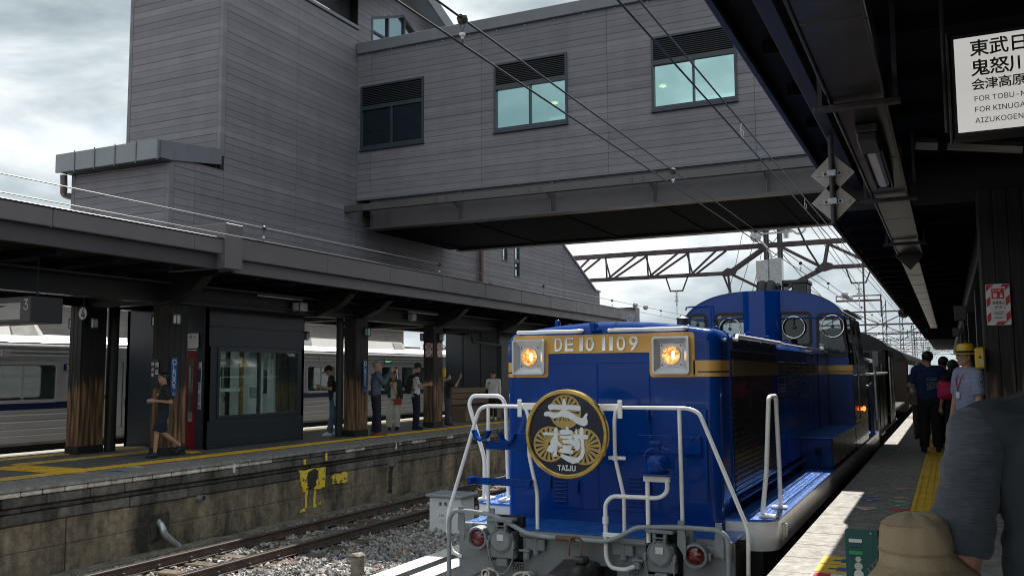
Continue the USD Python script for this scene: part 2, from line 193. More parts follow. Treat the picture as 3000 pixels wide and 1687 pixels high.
GLYPH = json.loads(r'''{"東":[[[3,-1,4,2,24,10,44,25,43,26,18,27,18,78,57,79,56,85,7,85,6,87,7,98,56,98,57,110,70,110,72,98,122,98,122,85,71,84,72,78,112,77,112,27,84,25,87,21,102,11,125,1,125,-2,118,-10,113,-10,96,-1,72,18,70,-12,57,-12,56,18,41,5,17,-9,10,-10,7,-4],[71,39,98,38,98,47,71,47],[71,59,98,58,98,66,71,66],[31,39,57,38,57,47,31,47],[31,59,57,58,57,66,31,66]]],"武":[[[3,0,4,3,13,4,15,6,16,55,28,55,28,7,37,8,39,10,39,66,6,66,5,67,6,79,75,79,74,108,76,110,88,109,88,86,89,79,110,79,109,83,90,100,92,104,98,108,102,107,107,103,120,90,120,86,113,80,123,78,122,66,90,65,90,55,94,30,99,12,103,5,108,1,111,2,114,25,117,25,121,21,125,20,124,3,122,-4,118,-10,114,-12,101,-11,90,0,81,25,75,66,52,66,52,47,74,47,73,34,52,34,52,13,54,11,71,15,78,15,79,3,13,-10,6,-10]],[[15,102,67,103,68,91,16,90]]],"日":[[[21,101,22,102,108,101,109,99,108,-10,95,-10,93,-3,35,-3,34,-11,21,-11],[34,58,94,57,94,88,34,88],[35,43,34,11,94,11,94,44]]],"光":[[[2,-3,3,0,14,3,21,7,30,16,35,25,39,44,38,48,6,48,5,60,57,61,57,110,70,110,70,61,123,61,123,48,87,47,87,1,109,1,111,4,112,22,115,23,116,21,125,18,123,-2,118,-10,113,-12,83,-12,75,-7,73,-1,72,48,53,48,51,30,46,15,41,7,31,-3,13,-12,9,-12,6,-6]],[[84,69,84,72,96,93,100,105,105,105,113,102,114,99,97,67,95,65,92,65]],[[16,97,17,101,25,104,27,104,30,101,42,78,44,72,43,68,36,65,31,65,28,76]]],"鬼":[[[4,-3,5,-1,25,9,35,17,46,30,50,38,49,40,18,40,18,98,50,98,55,107,55,110,60,111,70,108,66,98,109,97,109,41,98,40,98,34,96,31,105,32,111,24,114,16,125,12,123,-2,118,-8,113,-10,72,-10,64,-7,61,-3,60,2,59,25,53,16,40,3,23,-8,13,-12],[75,12,74,4,77,2,108,2,111,3,112,7,111,8,106,7,104,11,77,7],[92,22,98,21,98,25,96,28,94,28],[71,63,69,52,95,52,95,63],[71,86,70,75,95,75,95,86],[73,39,74,19,75,18,83,29,86,39],[31,53,55,52,56,63,31,63],[31,76,56,75,56,86,31,86]]],"怒":[[[93,24,93,28,104,32,118,14,126,-3,114,-8,107,6]],[[6,83,5,94,7,96,25,96,31,111,43,109,41,96,62,95,63,103,114,103,119,100,118,92,110,73,101,59,112,50,125,45,125,41,118,33,116,33,102,40,92,49,87,48,79,41,68,36,82,25,81,20,75,14,73,14,66,21,50,30,50,4,51,2,82,2,84,8,84,17,87,18,97,13,96,1,93,-6,90,-9,84,-11,50,-11,42,-9,37,-3,37,31,47,31,47,34,52,38,52,41,41,48,31,40,16,33,12,33,5,40,5,43,21,49,28,55,24,59,10,65,10,68,15,74,18,83],[81,89,86,76,92,70,99,80,102,90],[59,73,50,57,64,49,81,59,81,62,72,75,67,90,63,89],[57,41,63,37,65,37,61,45,57,43],[28,71,29,69,39,65,42,68,48,83,33,83]],[[4,-3,4,1,13,11,20,29,24,30,32,27,33,23,31,18,20,-3,15,-8,12,-8]]],"川":[[[102,-11,102,102,115,103,116,-11,115,-12]],[[59,97,70,98,73,96,72,-1,59,0]],[[2,-6,2,-2,6,1,12,12,17,31,18,101,20,103,31,103,32,37,29,18,20,-4,13,-13,10,-13]]],"温":[[[31,-8,31,3,42,5,42,44,116,44,116,5,125,3,124,-9],[95,5,103,4,103,32,95,32],[74,5,83,4,83,32,74,32],[54,5,63,4,63,32,54,32]],[[46,104,47,105,111,105,112,52,47,51],[59,64,98,63,99,71,60,72],[59,85,98,84,99,92,60,93]],[[11,99,11,102,16,109,19,109,39,99,43,96,43,92,39,86,35,84,25,92]],[[6,-3,7,1,18,17,29,41,32,42,40,35,40,32,23,-2,18,-10,13,-9]],[[3,63,3,66,7,72,11,74,33,62,36,59,36,57,30,49,27,49,18,56]]],"泉":[[[19,98,52,99,57,111,72,108,68,101,69,99,109,99,109,50,117,43,117,41,91,22,100,14,112,8,126,4,125,0,118,-8,108,-5,96,1,87,7,72,22,71,0,69,-7,66,-10,59,-12,40,-11,40,-7,37,-2,38,1,57,1,57,46,19,48],[72,46,79,33,82,32,94,39,101,46],[33,87,33,79,96,80,95,87],[33,67,33,59,96,60,96,66,94,68]],[[2,1,4,4,16,9,23,14,35,28,34,30,8,30,7,31,8,42,48,42,53,40,53,35,47,22,37,9,29,2,12,-8,9,-8]]],"会":[[[3,63,4,66,21,73,41,86,58,102,63,110,67,110,74,107,76,103,73,101,73,98,93,82,113,71,125,67,125,64,118,55,112,56,98,64,97,64,96,57,33,57,32,63,31,63,12,53],[44,71,45,70,86,71,64,89]],[[10,32,10,45,119,45,120,43,119,32,88,31,110,8,117,-2,118,-6,109,-12,105,-11,99,-2,53,-5,18,-9,15,4,22,7,35,20,43,31],[42,8,45,7,87,11,87,14,77,23,77,26,85,30,85,32,62,32]]],"津":[[[10,99,17,108,20,108,41,92,43,97,70,97,70,110,83,110,84,97,113,97,114,78,116,77,124,77,125,75,124,65,114,65,114,46,85,46,84,40,116,39,117,28,85,27,84,21,122,20,123,8,84,8,83,-12,70,-11,70,8,34,8,33,10,34,20,70,21,69,27,40,28,40,39,70,40,69,46,43,46,42,57,70,58,70,65,35,65,35,77,69,77,70,85,43,85,41,88,35,81,31,81,26,87],[84,59,101,58,101,65,84,65],[84,78,101,77,101,85,84,85]],[[7,-3,7,1,22,29,26,41,30,42,38,35,38,33,20,-7,18,-9,15,-9]],[[3,64,4,69,9,74,12,74,32,60,33,55,27,48,24,48]]],"高":[[[6,85,6,97,56,97,57,99,54,107,56,109,64,111,68,109,72,97,122,96,122,85]],[[10,47,11,48,117,48,118,-4,116,-8,113,-10,93,-11,89,-3,90,0,104,0,104,36,25,36,24,-10,23,-12,11,-12]],[[25,80,26,81,103,81,104,52,26,51],[39,63,89,62,90,69,40,70]],[[34,31,92,32,92,2,48,2,46,-5,35,-5],[48,21,48,13,80,14,79,21]]],"原":[[[3,-4,3,0,10,15,14,38,16,103,123,102,122,90,82,90,78,84,79,81,111,81,113,79,113,32,112,30,81,30,80,-6,78,-9,70,-12,52,-12,49,-4,49,0,51,1,67,0,67,30,36,31,36,80,62,81,65,90,28,90,28,44,22,8,13,-10],[49,43,98,42,99,49,50,50],[49,62,98,61,99,68,50,69]],[[88,19,89,24,95,27,99,27,121,3,122,-2,114,-7,111,-7,97,11]],[[24,-1,24,2,36,13,47,28,57,25,59,23,55,16,36,-6,32,-6]]],"尾":[[[2,-6,2,-3,9,10,13,28,15,47,16,104,115,104,115,69,100,69,100,67,103,65,102,62,74,54,75,48,109,53,111,49,111,41,74,36,74,29,78,28,111,34,119,34,121,24,119,22,75,16,74,14,74,4,108,3,110,8,110,16,113,17,123,12,120,-4,116,-8,111,-10,68,-9,64,-7,61,-2,60,13,29,8,27,10,27,14,25,17,24,17,20,0,14,-12,11,-12],[29,82,100,81,102,83,102,90,100,92,30,92],[25,21,60,26,59,33,35,29,31,31,30,37,31,41,58,45,60,47,59,52,34,49,31,56,31,60,74,67,75,69,29,69,28,37]]],"瀬":[[[3,64,3,67,6,71,9,74,13,74,28,65,33,60,35,74,50,75,50,82,33,82,32,84,28,84,25,86,21,91,12,97,8,98,8,102,14,109,22,106,38,94,48,94,50,95,50,110,62,109,62,96,64,94,74,94,75,96,75,105,124,105,125,93,106,93,104,85,121,83,121,16,112,15,112,14,119,6,125,-3,126,-7,118,-12,114,-12,109,-1,100,9,100,13,102,13,102,15,95,15,94,13,98,12,96,6,81,-10,78,-12,74,-12,72,-9,67,-7,67,-4,81,8,85,15,78,15,75,8,72,7,63,17,62,-12,50,-12,49,17,42,5,34,-4,31,-3,27,7,25,7,23,5,17,-11,9,-8,5,-5,5,-2,13,13,22,39,25,40,34,34,30,20,25,10,26,8,36,18,46,35,34,37,34,59,32,59,26,50,23,50,19,55],[91,28,108,27,108,35,91,35],[91,47,108,46,108,53,91,53],[91,65,108,64,108,72,91,72],[81,92,80,84,91,84,92,93],[62,75,79,74,79,82,62,82],[63,33,77,20,79,20,79,36,63,36],[61,49,67,48,67,62,61,62],[45,49,51,48,51,62,45,62]]],"口":[[[14,95,16,97,114,96,114,-8,112,-9,100,-8,99,2,29,2,28,-9,14,-8],[28,17,100,16,100,83,28,83]]],"し":[[[28,18,30,80,29,102,40,103,45,102,43,62,43,19,46,11,57,6,68,6,78,8,95,18,107,33,110,32,115,26,117,21,106,8,97,1,87,-4,73,-8,51,-8,40,-4,31,6]]],"も":[[[10,41,11,54,38,49,40,62,40,68,38,69,30,69,13,73,14,85,17,86,26,83,42,81,43,103,55,104,59,102,56,81,67,81,80,83,81,70,71,68,54,68,52,48,80,50,80,37,68,35,50,35,50,19,52,13,56,9,65,6,76,6,91,11,98,19,99,30,95,41,85,51,85,54,97,57,99,57,104,52,111,40,113,33,113,18,109,8,101,0,94,-4,78,-8,57,-7,46,-2,38,8,36,15,36,36,19,38]]],"い":[[[83,82,84,85,92,88,97,88,102,81,112,59,116,46,120,24,119,20,106,16,103,36,97,58,89,75]],[[14,88,15,92,30,92,29,70,30,47,34,26,39,16,44,13,47,13,51,16,56,25,60,39,63,39,72,29,64,9,53,-2,41,-3,34,0,27,7,23,14,19,26,16,44]]],"ま":[[[21,10,23,22,27,27,33,31,43,34,61,35,61,48,40,48,22,50,22,63,43,61,61,62,61,75,24,77,22,79,22,89,24,91,44,88,61,88,61,104,75,104,75,88,109,91,108,78,74,74,74,63,75,61,110,64,109,51,75,47,75,31,96,23,113,11,107,-1,103,-1,92,9,77,16,75,4,70,-3,58,-8,44,-8,29,-3,24,2],[36,10,38,7,45,5,58,6,62,10,62,21,58,22,47,22,39,20,35,16]]],"ち":[[[12,74,13,86,39,84,42,104,56,102,54,85,78,87,102,91,101,77,50,72,45,50,68,56,84,56,99,51,107,43,111,32,110,19,106,10,98,2,82,-5,70,-7,41,-6,38,4,39,8,69,7,85,11,93,17,96,24,96,33,94,37,89,41,82,43,66,43,54,40,44,34,38,28,35,22,23,25,22,29,29,43,36,70,14,72]]],"エ":[[[9,4,10,19,56,19,56,73,17,73,18,88,112,88,113,86,112,73,71,73,71,19,118,19,119,18,118,3]]],"レ":[[[27,3,27,97,29,98,43,97,42,14,56,18,78,29,96,42,109,57,111,57,114,54,118,48,117,43,103,29,86,17,65,6,39,-2,37,-4,33,-3]]],"ベ":[[[5,32,5,35,20,49,43,78,49,81,56,81,64,76,81,59,81,57,121,16,122,11,113,2,110,2,82,36,74,43,74,45,53,65,51,65,45,59,18,22,15,22]],[[96,89,97,93,106,96,118,78,119,72,109,68]],[[79,83,80,86,86,89,90,89,103,66,94,61,91,62,87,72]]],"ー":[[[11,42,12,58,117,57,117,42,115,41]]],"タ":[[[10,48,10,51,12,53,26,62,40,77,50,92,56,107,70,103,70,99,65,92,64,88,105,89,114,83,105,58,92,36,94,33,105,26,105,22,97,13,92,15,82,24,63,7,50,-1,34,-8,32,-8,22,1,22,4,33,7,52,17,69,31,67,36,47,48,44,51,44,53,52,61,54,61,80,45,92,65,94,75,55,75,42,58,22,41,19,41]]],"売":[[[72,-2,72,41,85,41,85,3,108,3,110,8,111,20,123,15,121,-2,118,-7,112,-10,82,-10,76,-8]],[[6,86,7,98,57,98,57,110,70,110,72,98,122,97,121,85,71,85,72,76,109,76,110,63,19,63,18,74,20,76,56,76,57,85]],[[10,28,11,57,117,57,118,28,105,29,104,44,24,44,23,29]],[[4,-4,5,0,21,4,32,12,38,24,40,41,54,41,53,28,50,16,44,5,37,-2,29,-7,15,-12,9,-12,8,-8]]],"店":[[[2,-6,2,-3,9,11,13,32,15,94,63,94,58,107,70,110,79,94,123,93,122,81,77,80,77,66,119,65,118,53,77,52,77,39,113,38,112,-10,99,-10,98,-6,50,-6,48,-11,35,-10,35,38,63,39,63,81,28,81,27,32,22,6,14,-12,10,-12],[49,8,99,7,99,26,49,26]]],"待":[[[2,43,2,46,11,52,20,61,34,82,45,78,45,74,42,71,42,68,76,68,76,81,48,81,47,92,49,94,76,94,77,110,89,109,89,94,118,93,118,81,89,80,89,68,125,67,124,55,107,55,107,45,124,44,124,33,107,32,107,-4,105,-8,100,-11,78,-12,74,-2,75,1,94,1,94,32,64,32,64,29,68,26,78,11,78,6,68,1,60,15,51,25,51,27,57,30,57,32,42,32,41,34,42,45,93,45,94,55,41,55,40,65,38,65,35,59,34,-12,22,-12,22,43,20,43,13,35,8,33]],[[4,80,4,83,20,95,31,110,35,110,44,105,36,93,13,72,10,71]]],"合":[[[3,61,4,64,14,67,15,69,25,73,41,84,57,99,66,111,77,105,74,101,74,97,85,87,103,75,126,64,126,62,118,52,99,62,97,55,31,55,30,59,28,59,11,51],[44,69,45,68,87,69,65,88]],[[23,43,24,44,105,44,107,42,107,-10,105,-12,94,-12,92,-10,91,-5,38,-5,36,-12,24,-12],[38,31,37,8,92,8,92,31]]],"室":[[[6,-8,6,4,57,5,57,18,17,18,18,30,57,30,57,40,41,40,26,37,22,38,20,50,27,52,36,59,41,65,21,66,20,72,7,73,8,99,56,99,54,108,61,111,67,111,73,99,121,98,121,73,109,72,108,66,91,65,112,45,112,42,104,36,101,36,94,44,71,41,71,30,111,30,112,19,71,18,71,5,122,4,123,3,122,-9],[21,86,21,78,107,79,106,86],[47,53,53,52,82,55,76,60,76,63,79,64,79,66,61,66]]],"速":[[[3,-2,4,1,6,1,12,8,23,15,23,51,5,51,4,52,5,64,36,63,36,18,54,28,66,40,65,42,44,43,44,77,73,78,73,85,39,85,39,97,73,97,74,110,86,110,86,97,123,96,123,85,88,85,86,83,87,78,117,77,117,43,96,41,115,26,121,20,121,18,114,10,112,10,98,24,89,31,86,31,85,3,103,3,124,5,125,1,121,-9,101,-10,56,-9,45,-6,36,-1,34,2,28,3,20,-2,13,-11,10,-11],[86,55,104,54,104,66,86,66],[47,8,48,6,55,4,74,3,73,29,71,29,59,16],[57,55,73,54,73,66,57,66],[37,16,36,13,41,11,41,13]],[[7,96,7,100,13,104,15,105,19,104,37,85,38,80,32,75,27,74,13,92]]],"照":[[[4,-9,4,-5,12,4,19,18,19,20,10,21,11,105,50,105,52,72,64,77,70,83,73,90,72,93,53,93,54,105,120,104,118,76,116,70,112,66,109,65,89,66,86,76,103,76,105,80,106,92,89,93,85,83,79,73,67,64,116,63,117,25,116,23,108,23,108,21,121,2,124,-4,123,-9,114,-13,111,-11,104,4,95,16,95,18,102,21,102,23,57,23,57,59,52,64,51,28,23,27,24,21,33,19,33,15,26,1,16,-13],[70,36,103,35,103,51,70,51],[23,41,38,40,38,61,23,61],[23,74,38,73,38,92,23,92]],[[69,14,69,18,71,19,76,20,82,19,89,0,90,-9,79,-12,77,-11,74,3]],[[44,0,42,18,48,19,54,18,57,4,58,-7,57,-10,49,-12,44,-11]]],"非":[[[72,109,74,110,86,109,86,90,122,90,122,77,86,77,86,61,120,60,119,48,86,48,86,32,124,32,125,20,86,19,86,-12,72,-11]],[[5,20,6,32,43,33,43,49,10,50,11,62,43,62,43,77,9,77,8,90,43,90,43,109,56,110,57,-11,56,-12,43,-11,43,19]]],"常":[[[9,90,28,90,24,98,21,100,20,105,28,109,33,108,41,97,43,90,58,90,58,110,71,110,72,90,84,90,86,95,90,98,95,108,100,109,109,106,110,104,100,90,120,90,120,60,107,59,105,78,23,78,22,60,10,59]],[[17,33,19,35,59,35,58,41,29,42,29,72,100,72,100,41,74,41,73,36,111,35,112,34,111,-2,106,-6,101,-7,83,-7,79,4,81,6,98,5,98,22,74,22,73,-10,72,-12,59,-12,59,22,32,22,31,-6,20,-7,17,-5],[43,61,43,52,85,52,87,54,86,61]]],"停":[[[8,45,2,58,13,70,21,83,32,110,44,107,44,99,73,99,73,102,70,107,72,109,82,111,89,99,124,98,123,87,40,87,40,90,38,90,31,75,31,-12,18,-11,18,52,16,52,11,45]],[[38,51,123,51,124,27,112,26,111,21,88,21,88,-2,86,-8,82,-11,77,-12,59,-12,55,-4,55,0,74,0,74,21,50,21,49,26,38,26],[50,34,110,33,111,38,51,39]],[[49,83,50,84,112,84,113,56,50,55],[62,67,99,66,100,72,63,73]]],"止":[[[4,-5,5,7,22,8,23,82,36,81,36,7,60,7,62,8,62,109,75,110,76,67,118,66,118,54,116,53,76,53,76,7,123,7,123,-6]]],"ボ":[[[103,101,104,105,112,108,120,97,124,90,124,87,114,83]],[[84,46,84,48,88,51,92,53,97,53,114,28,119,17,110,11,106,11,96,30]],[[10,79,56,79,56,101,71,101,71,79,98,79,94,89,88,97,88,101,97,104,108,87,108,83,102,81,102,79,115,79,115,66,71,65,70,-1,66,-6,59,-8,39,-7,37,-5,37,7,54,6,56,8,56,65,10,65]],[[6,16,6,19,19,33,31,54,43,49,43,46,39,38,18,10,15,10]]],"ン":[[[16,7,16,10,18,11,32,13,48,18,71,30,93,49,104,63,111,76,115,74,120,65,118,58,104,39,83,20,61,7,40,-1,27,-4,24,-4,21,-1,20,3]],[[20,85,20,88,28,96,31,96,60,73,64,67,55,58,52,58,38,72]]],"小":[[[88,73,89,76,97,79,102,78,120,43,127,22,126,18,117,14,113,14,105,41]],[[33,-2,33,2,57,2,57,107,59,109,70,109,72,107,71,-4,67,-9,63,-11,37,-12]],[[2,22,3,26,8,31,16,47,21,62,24,78,37,77,39,74,35,58,29,41,20,23,14,16]]],"通":[[[3,-2,3,0,15,12,22,17,22,48,20,49,4,49,3,51,4,62,35,61,35,16,41,10,44,10,44,76,45,78,71,79,64,83,56,85,56,89,61,92,61,94,45,94,46,106,113,106,119,101,119,98,117,96,97,81,101,78,119,78,119,13,117,10,109,7,94,7,91,18,106,19,106,28,89,28,88,9,76,8,75,28,59,28,58,9,56,7,52,6,52,5,63,3,95,3,126,5,123,-8,60,-9,44,-5,32,4,27,5,20,0,12,-11,10,-11],[88,41,106,40,106,48,88,48],[88,60,106,59,106,67,88,67],[70,93,83,88,91,91,92,93],[58,41,75,40,75,48,58,48],[58,60,75,59,75,67,58,67]],[[6,97,7,100,13,105,16,105,38,85,39,81,32,74,28,74,28,76]]],"路":[[[5,-6,3,7,9,9,10,53,21,53,22,51,22,11,25,11,28,14,28,61,10,61,9,63,10,105,54,105,56,75,65,86,75,110,87,108,85,97,110,97,116,94,114,85,106,69,99,59,110,48,126,41,126,37,122,34,121,30,116,28,115,-12,104,-12,102,-7,76,-7,74,-12,63,-12,62,29,56,27,50,34,40,34,40,17,44,16,56,19,58,14,57,6,9,-6],[75,6,103,5,103,26,75,26],[78,39,79,38,100,39,90,48],[80,85,86,71,89,69,95,76,98,84],[54,61,40,61,40,47,55,47,56,42,58,42,70,49,80,59,71,71,62,60,59,59,56,62],[23,93,22,73,42,73,42,93]]],"行":[[[48,55,49,67,124,66,124,54,105,54,105,-3,100,-10,92,-12,72,-12,68,-3,68,1,91,1,91,54]],[[54,102,120,102,121,90,54,89]],[[1,41,2,44,8,47,27,66,38,82,43,82,50,79,50,75,36,56,35,-13,23,-12,23,41,21,41,11,31,9,31]],[[3,78,3,82,14,89,33,110,45,106,44,101,40,96,26,82,11,70,8,71,6,76]]]}''')
def glyph_poly(ch):
    return unary_union([Polygon(np.array(g[0]).reshape(-1, 2), [np.array(h).reshape(-1, 2) for h in g[1:]]).buffer(0) for g in GLYPH[ch]])
from shapely import affinity
def cjk(text, x, y, h, vertical=False, pitch=None, squeeze=1.0):
    """polygons of a line of text: (x, y) is the left end of the base line, h the em height"""
    out = []; s = h / 128.0
    for i, ch in enumerate(text):
        if ch == ' ': continue
        src = affinity.scale(latin_poly(ch, True), 95, 95, origin=(0, 0)) if ch.isascii() else glyph_poly(ch)
        g = affinity.affine_transform(src, [s * squeeze, 0, 0, s, x + (0 if vertical else i * (pitch or h * squeeze)), y - (i * (pitch or h) if vertical else 0)])
        out.append(g)
    return unary_union(out)
_tc = {}
def latin_poly(text, bold=False):
    if (text, bold) not in _tc:
        t = meshkit.text_mesh(text, 1.0, depth=0.1, bold=bold); v = np.array(t.vertices); f = np.array(t.faces)
        top = f[(v[f][:, :, 2] > 0.05).all(1)]
        _tc[(text, bold)] = unary_union([Polygon(v[t3][:, :2]).buffer(0.004) for t3 in top])
    return _tc[(text, bold)]
def latin(text, x, y, h, bold=False, squeeze=1.0):
    return affinity.affine_transform(latin_poly(text, bold), [h * squeeze, 0, 0, h, x, y])

def hull(pts, r, seg=12):
    return m3.Manifold.batch_hull([m3.Manifold.sphere(rr, seg).translate(tuple(map(float, p))) for p, rr in zip(pts, np.broadcast_to(r, len(pts)))])

# ------------------------------------------------------------------ materials
MATS = {}
def mat(name, c, rough=.5, metal=0.0, var=.18, scale=6.0, stretch=(1, 1, 1), bump=0.0, bscale=60.0, coat=0.0, spec=.5, c2=None, rnd=0.0, detail=5.0, ramp=(.3, .7), rvar=0.0):
    """a painted or natural surface: base colour with noise mottling, optional bump and per-object tone"""
    c = np.array(c, float); lo = np.clip(c * (1 - var), 0, 1); hi = np.clip(c * (1 + var), 0, 1)
    if c2 is not None: lo, hi = np.array(c2, float), c
    N = {'tc': ('texture_coordinate', {}), 'mp': ('mapping', {'scale': stretch}), 'n': ('noise_texture', {'scale': scale, 'detail': detail, 'roughness': .6}),
         'r': ('rgb_ramp', {'ramp': [(ramp[0], lo), (ramp[1], hi)]}), 'p': ('principled_bsdf', {'roughness': rough, 'metallic': metal, 'coat_weight': coat, 'specular_ior_level': spec})}
    L = [('tc.object', 'mp.vector'), ('mp.vector', 'n.vector'), ('n.fac', 'r.fac')]
    src = 'r.color'
    if rnd:
        N |= {'oi': ('object_info', {}), 'mr': ('map_range', {'from_min': 0., 'from_max': 1., 'to_min': 1 - rnd, 'to_max': 1 + rnd}), 'hs': ('hsv', {})}
        L += [('oi.random', 'mr.value'), ('mr.result', 'hs.value'), (src, 'hs.color')]; src = 'hs.color'
    L.append((src, 'p.base_color'))
    if rvar:
        N |= {'rr': ('map_range', {'from_min': .3, 'from_max': .7, 'to_min': max(0.02, rough - rvar), 'to_max': rough + rvar})}; L += [('n.fac', 'rr.value'), ('rr.result', 'p.roughness')]
    if bump:
        N |= {'bn': ('noise_texture', {'scale': bscale, 'detail': 4.0}), 'b': ('bump', {'strength': bump, 'distance': .02})}
        L += [('mp.vector', 'bn.vector'), ('bn.fac', 'b.height'), ('b.normal', 'p.normal')]
    MATS[name] = usdkit.material(stage, f'/World/Looks/{name}', N, L, surface='p.BSDF')

def glass(name, tint, gloss, rough=.0, see=(1, 1, 1)):
    """window pane: see-through mixed with a reflection"""
    MATS[name] = usdkit.material(stage, f'/World/Looks/{name}', {'t': ('transparent_bsdf', {'color': see}), 'g': ('glossy_bsdf', {'color': tint, 'roughness_u': rough, 'roughness_v': rough}) if False else ('principled_bsdf', {'base_color': tint, 'metallic': 1.0, 'roughness': rough}),
        'f': ('layer_weight', {'blend': .5}), 'pw': ('math', {'math_type': 'power', 'value2': 4.0}), 'mr': ('map_range', {'from_min': 0., 'from_max': 1., 'to_min': gloss, 'to_max': 1.}), 'm': ('mix_closure', {})},
        [('f.facing', 'pw.value1'), ('pw.value', 'mr.value'), ('mr.result', 'm.fac'), ('t.BSDF', 'm.closure1'), ('g.BSDF', 'm.closure2')], surface='m.closure')

def emit(name, c, strength, base=(.5, .5, .5)):
    MATS[name] = usdkit.material(stage, f'/World/Looks/{name}', {'p': ('principled_bsdf', {'base_color': base, 'emission_color': c, 'emission_strength': strength})}, [], surface='p.BSDF')

# cladding: board courses differ in tone, fine horizontal grain
def siding_mat(name, c):
    c = np.array(c)
    MATS[name] = usdkit.material(stage, f'/World/Looks/{name}', {
        'tc': ('texture_coordinate', {}), 'mp': ('mapping', {'scale': (.35, .35, 1.0)}), 'mp2': ('mapping', {'scale': (1.2, 1.2, 45.0)}),
        'n': ('noise_texture', {'scale': 5.0, 'detail': 6.0, 'roughness': .65}), 'g': ('noise_texture', {'scale': 1.6, 'detail': 7.0, 'roughness': .7}),
        'sx': ('separate_xyz', {}), 'dv': ('math', {'math_type': 'divide', 'value2': .15167}), 'fl': ('math', {'math_type': 'floor'}), 'wn': ('white_noise_texture', {'dimensions': '1D'}),
        'a1': ('math', {'math_type': 'multiply_add', 'value2': .26, 'value3': -.13}), 'a2': ('math', {'math_type': 'multiply_add', 'value2': .45, 'value3': 0.}), 'a3': ('math', {'math_type': 'multiply_add', 'value2': .75, 'value3': 0.}),
        's1': ('math', {'math_type': 'add'}), 's2': ('math', {'math_type': 'add'}), 'oi': ('object_info', {}), 'a4': ('math', {'math_type': 'multiply_add', 'value2': .12, 'value3': -.16}), 's3': ('math', {'math_type': 'add'}),
        'r': ('rgb_ramp', {'ramp': [(0.05, c * .62), (.5, c), (.95, c * 1.55)]}), 'gp': ('geometry', {}), 'ms': ('mapping', {'scale': (2.6, 2.6, .16)}), 'ns': ('noise_texture', {'scale': 1.0, 'detail': 7.0, 'roughness': .65}), 'rs': ('rgb_ramp', {'ramp': [(.32, (.90, .90, .91)), (.5, (1, 1, 1)), (.68, (1.05, 1.05, 1.04))]}), 'mm': ('mix', {'mix_type': 'multiply', 'fac': 1.0}), 'b': ('bump', {'strength': .25, 'distance': .01}),
        'p': ('principled_bsdf', {'roughness': .62, 'specular_ior_level': .4})},
        [('tc.object', 'mp.vector'), ('mp.vector', 'n.vector'), ('tc.object', 'mp2.vector'), ('mp2.vector', 'g.vector'), ('tc.object', 'sx.vector'), ('sx.z', 'dv.value1'), ('dv.value', 'fl.value1'), ('fl.value', 'wn.w'),
         ('wn.value', 'a1.value1'), ('n.fac', 'a2.value1'), ('g.fac', 'a3.value1'), ('a1.value', 's1.value1'), ('a2.value', 's1.value2'), ('s1.value', 's2.value1'), ('a3.value', 's2.value2'),
         ('oi.random', 'a4.value1'), ('a4.value', 's3.value1'), ('s2.value', 's3.value2'), ('s3.value', 'r.fac'), ('gp.position', 'ms.vector'), ('ms.vector', 'ns.vector'), ('ns.fac', 'rs.fac'), ('r.color', 'mm.color1'), ('rs.color', 'mm.color2'), ('mm.color', 'p.base_color'), ('g.fac', 'b.height'), ('b.normal', 'p.normal')], surface='p.BSDF')
siding_mat('siding', (.152, .147, .164))
siding_mat('siding_light', (.36, .35, .34))

# charred cedar cladding of the columns: black above, scorched bare wood below about 1.35 m
def charred(name, split=1.35):
    MATS[name] = usdkit.material(stage, f'/World/Looks/{name}', {
        'ge': ('geometry', {}), 'mp': ('mapping', {'scale': (14., 14., 1.1)}), 'n': ('noise_texture', {'scale': 1.0, 'detail': 6.0, 'roughness': .6}),
        'mp2': ('mapping', {'scale': (17., 17., 1.3)}), 'n2': ('noise_texture', {'scale': 1.0, 'detail': 6.0}), 'sx': ('separate_xyz', {}),
        'k': ('math', {'math_type': 'multiply_add', 'value2': 1.5, 'value3': -.70}), 'ad': ('math', {'math_type': 'add'}), 'mr': ('map_range', {'from_min': split - .10, 'from_max': split + .10, 'to_min': 0., 'to_max': 1.}),
        'wood': ('rgb_ramp', {'ramp': [(.30, (.018, .011, .008)), (.42, (.075, .040, .022)), (.55, (.20, .110, .056)), (.74, (.36, .215, .115))]}),
        'char': ('rgb_ramp', {'ramp': [(.3, (.008, .007, .007)), (.7, (.026, .021, .019))]}), 'mx': ('mix', {}), 'b': ('bump', {'strength': .6, 'distance': .02}), 'p': ('principled_bsdf', {'roughness': .7})},
        [('ge.position', 'mp.vector'), ('mp.vector', 'n.vector'), ('ge.position', 'mp2.vector'), ('mp2.vector', 'n2.vector'), ('ge.position', 'sx.vector'), ('n.fac', 'k.value1'), ('sx.z', 'ad.value1'), ('k.value', 'ad.value2'), ('ad.value', 'mr.value'),
         ('n2.fac', 'wood.fac'), ('n2.fac', 'char.fac'), ('mr.result', 'mx.fac'), ('wood.color', 'mx.color1'), ('char.color', 'mx.color2'), ('mx.color', 'p.base_color'), ('n2.fac', 'b.height'), ('b.normal', 'p.normal')], surface='p.BSDF')
charred('charred_wood'); charred('charred_wood_right', 1.30)

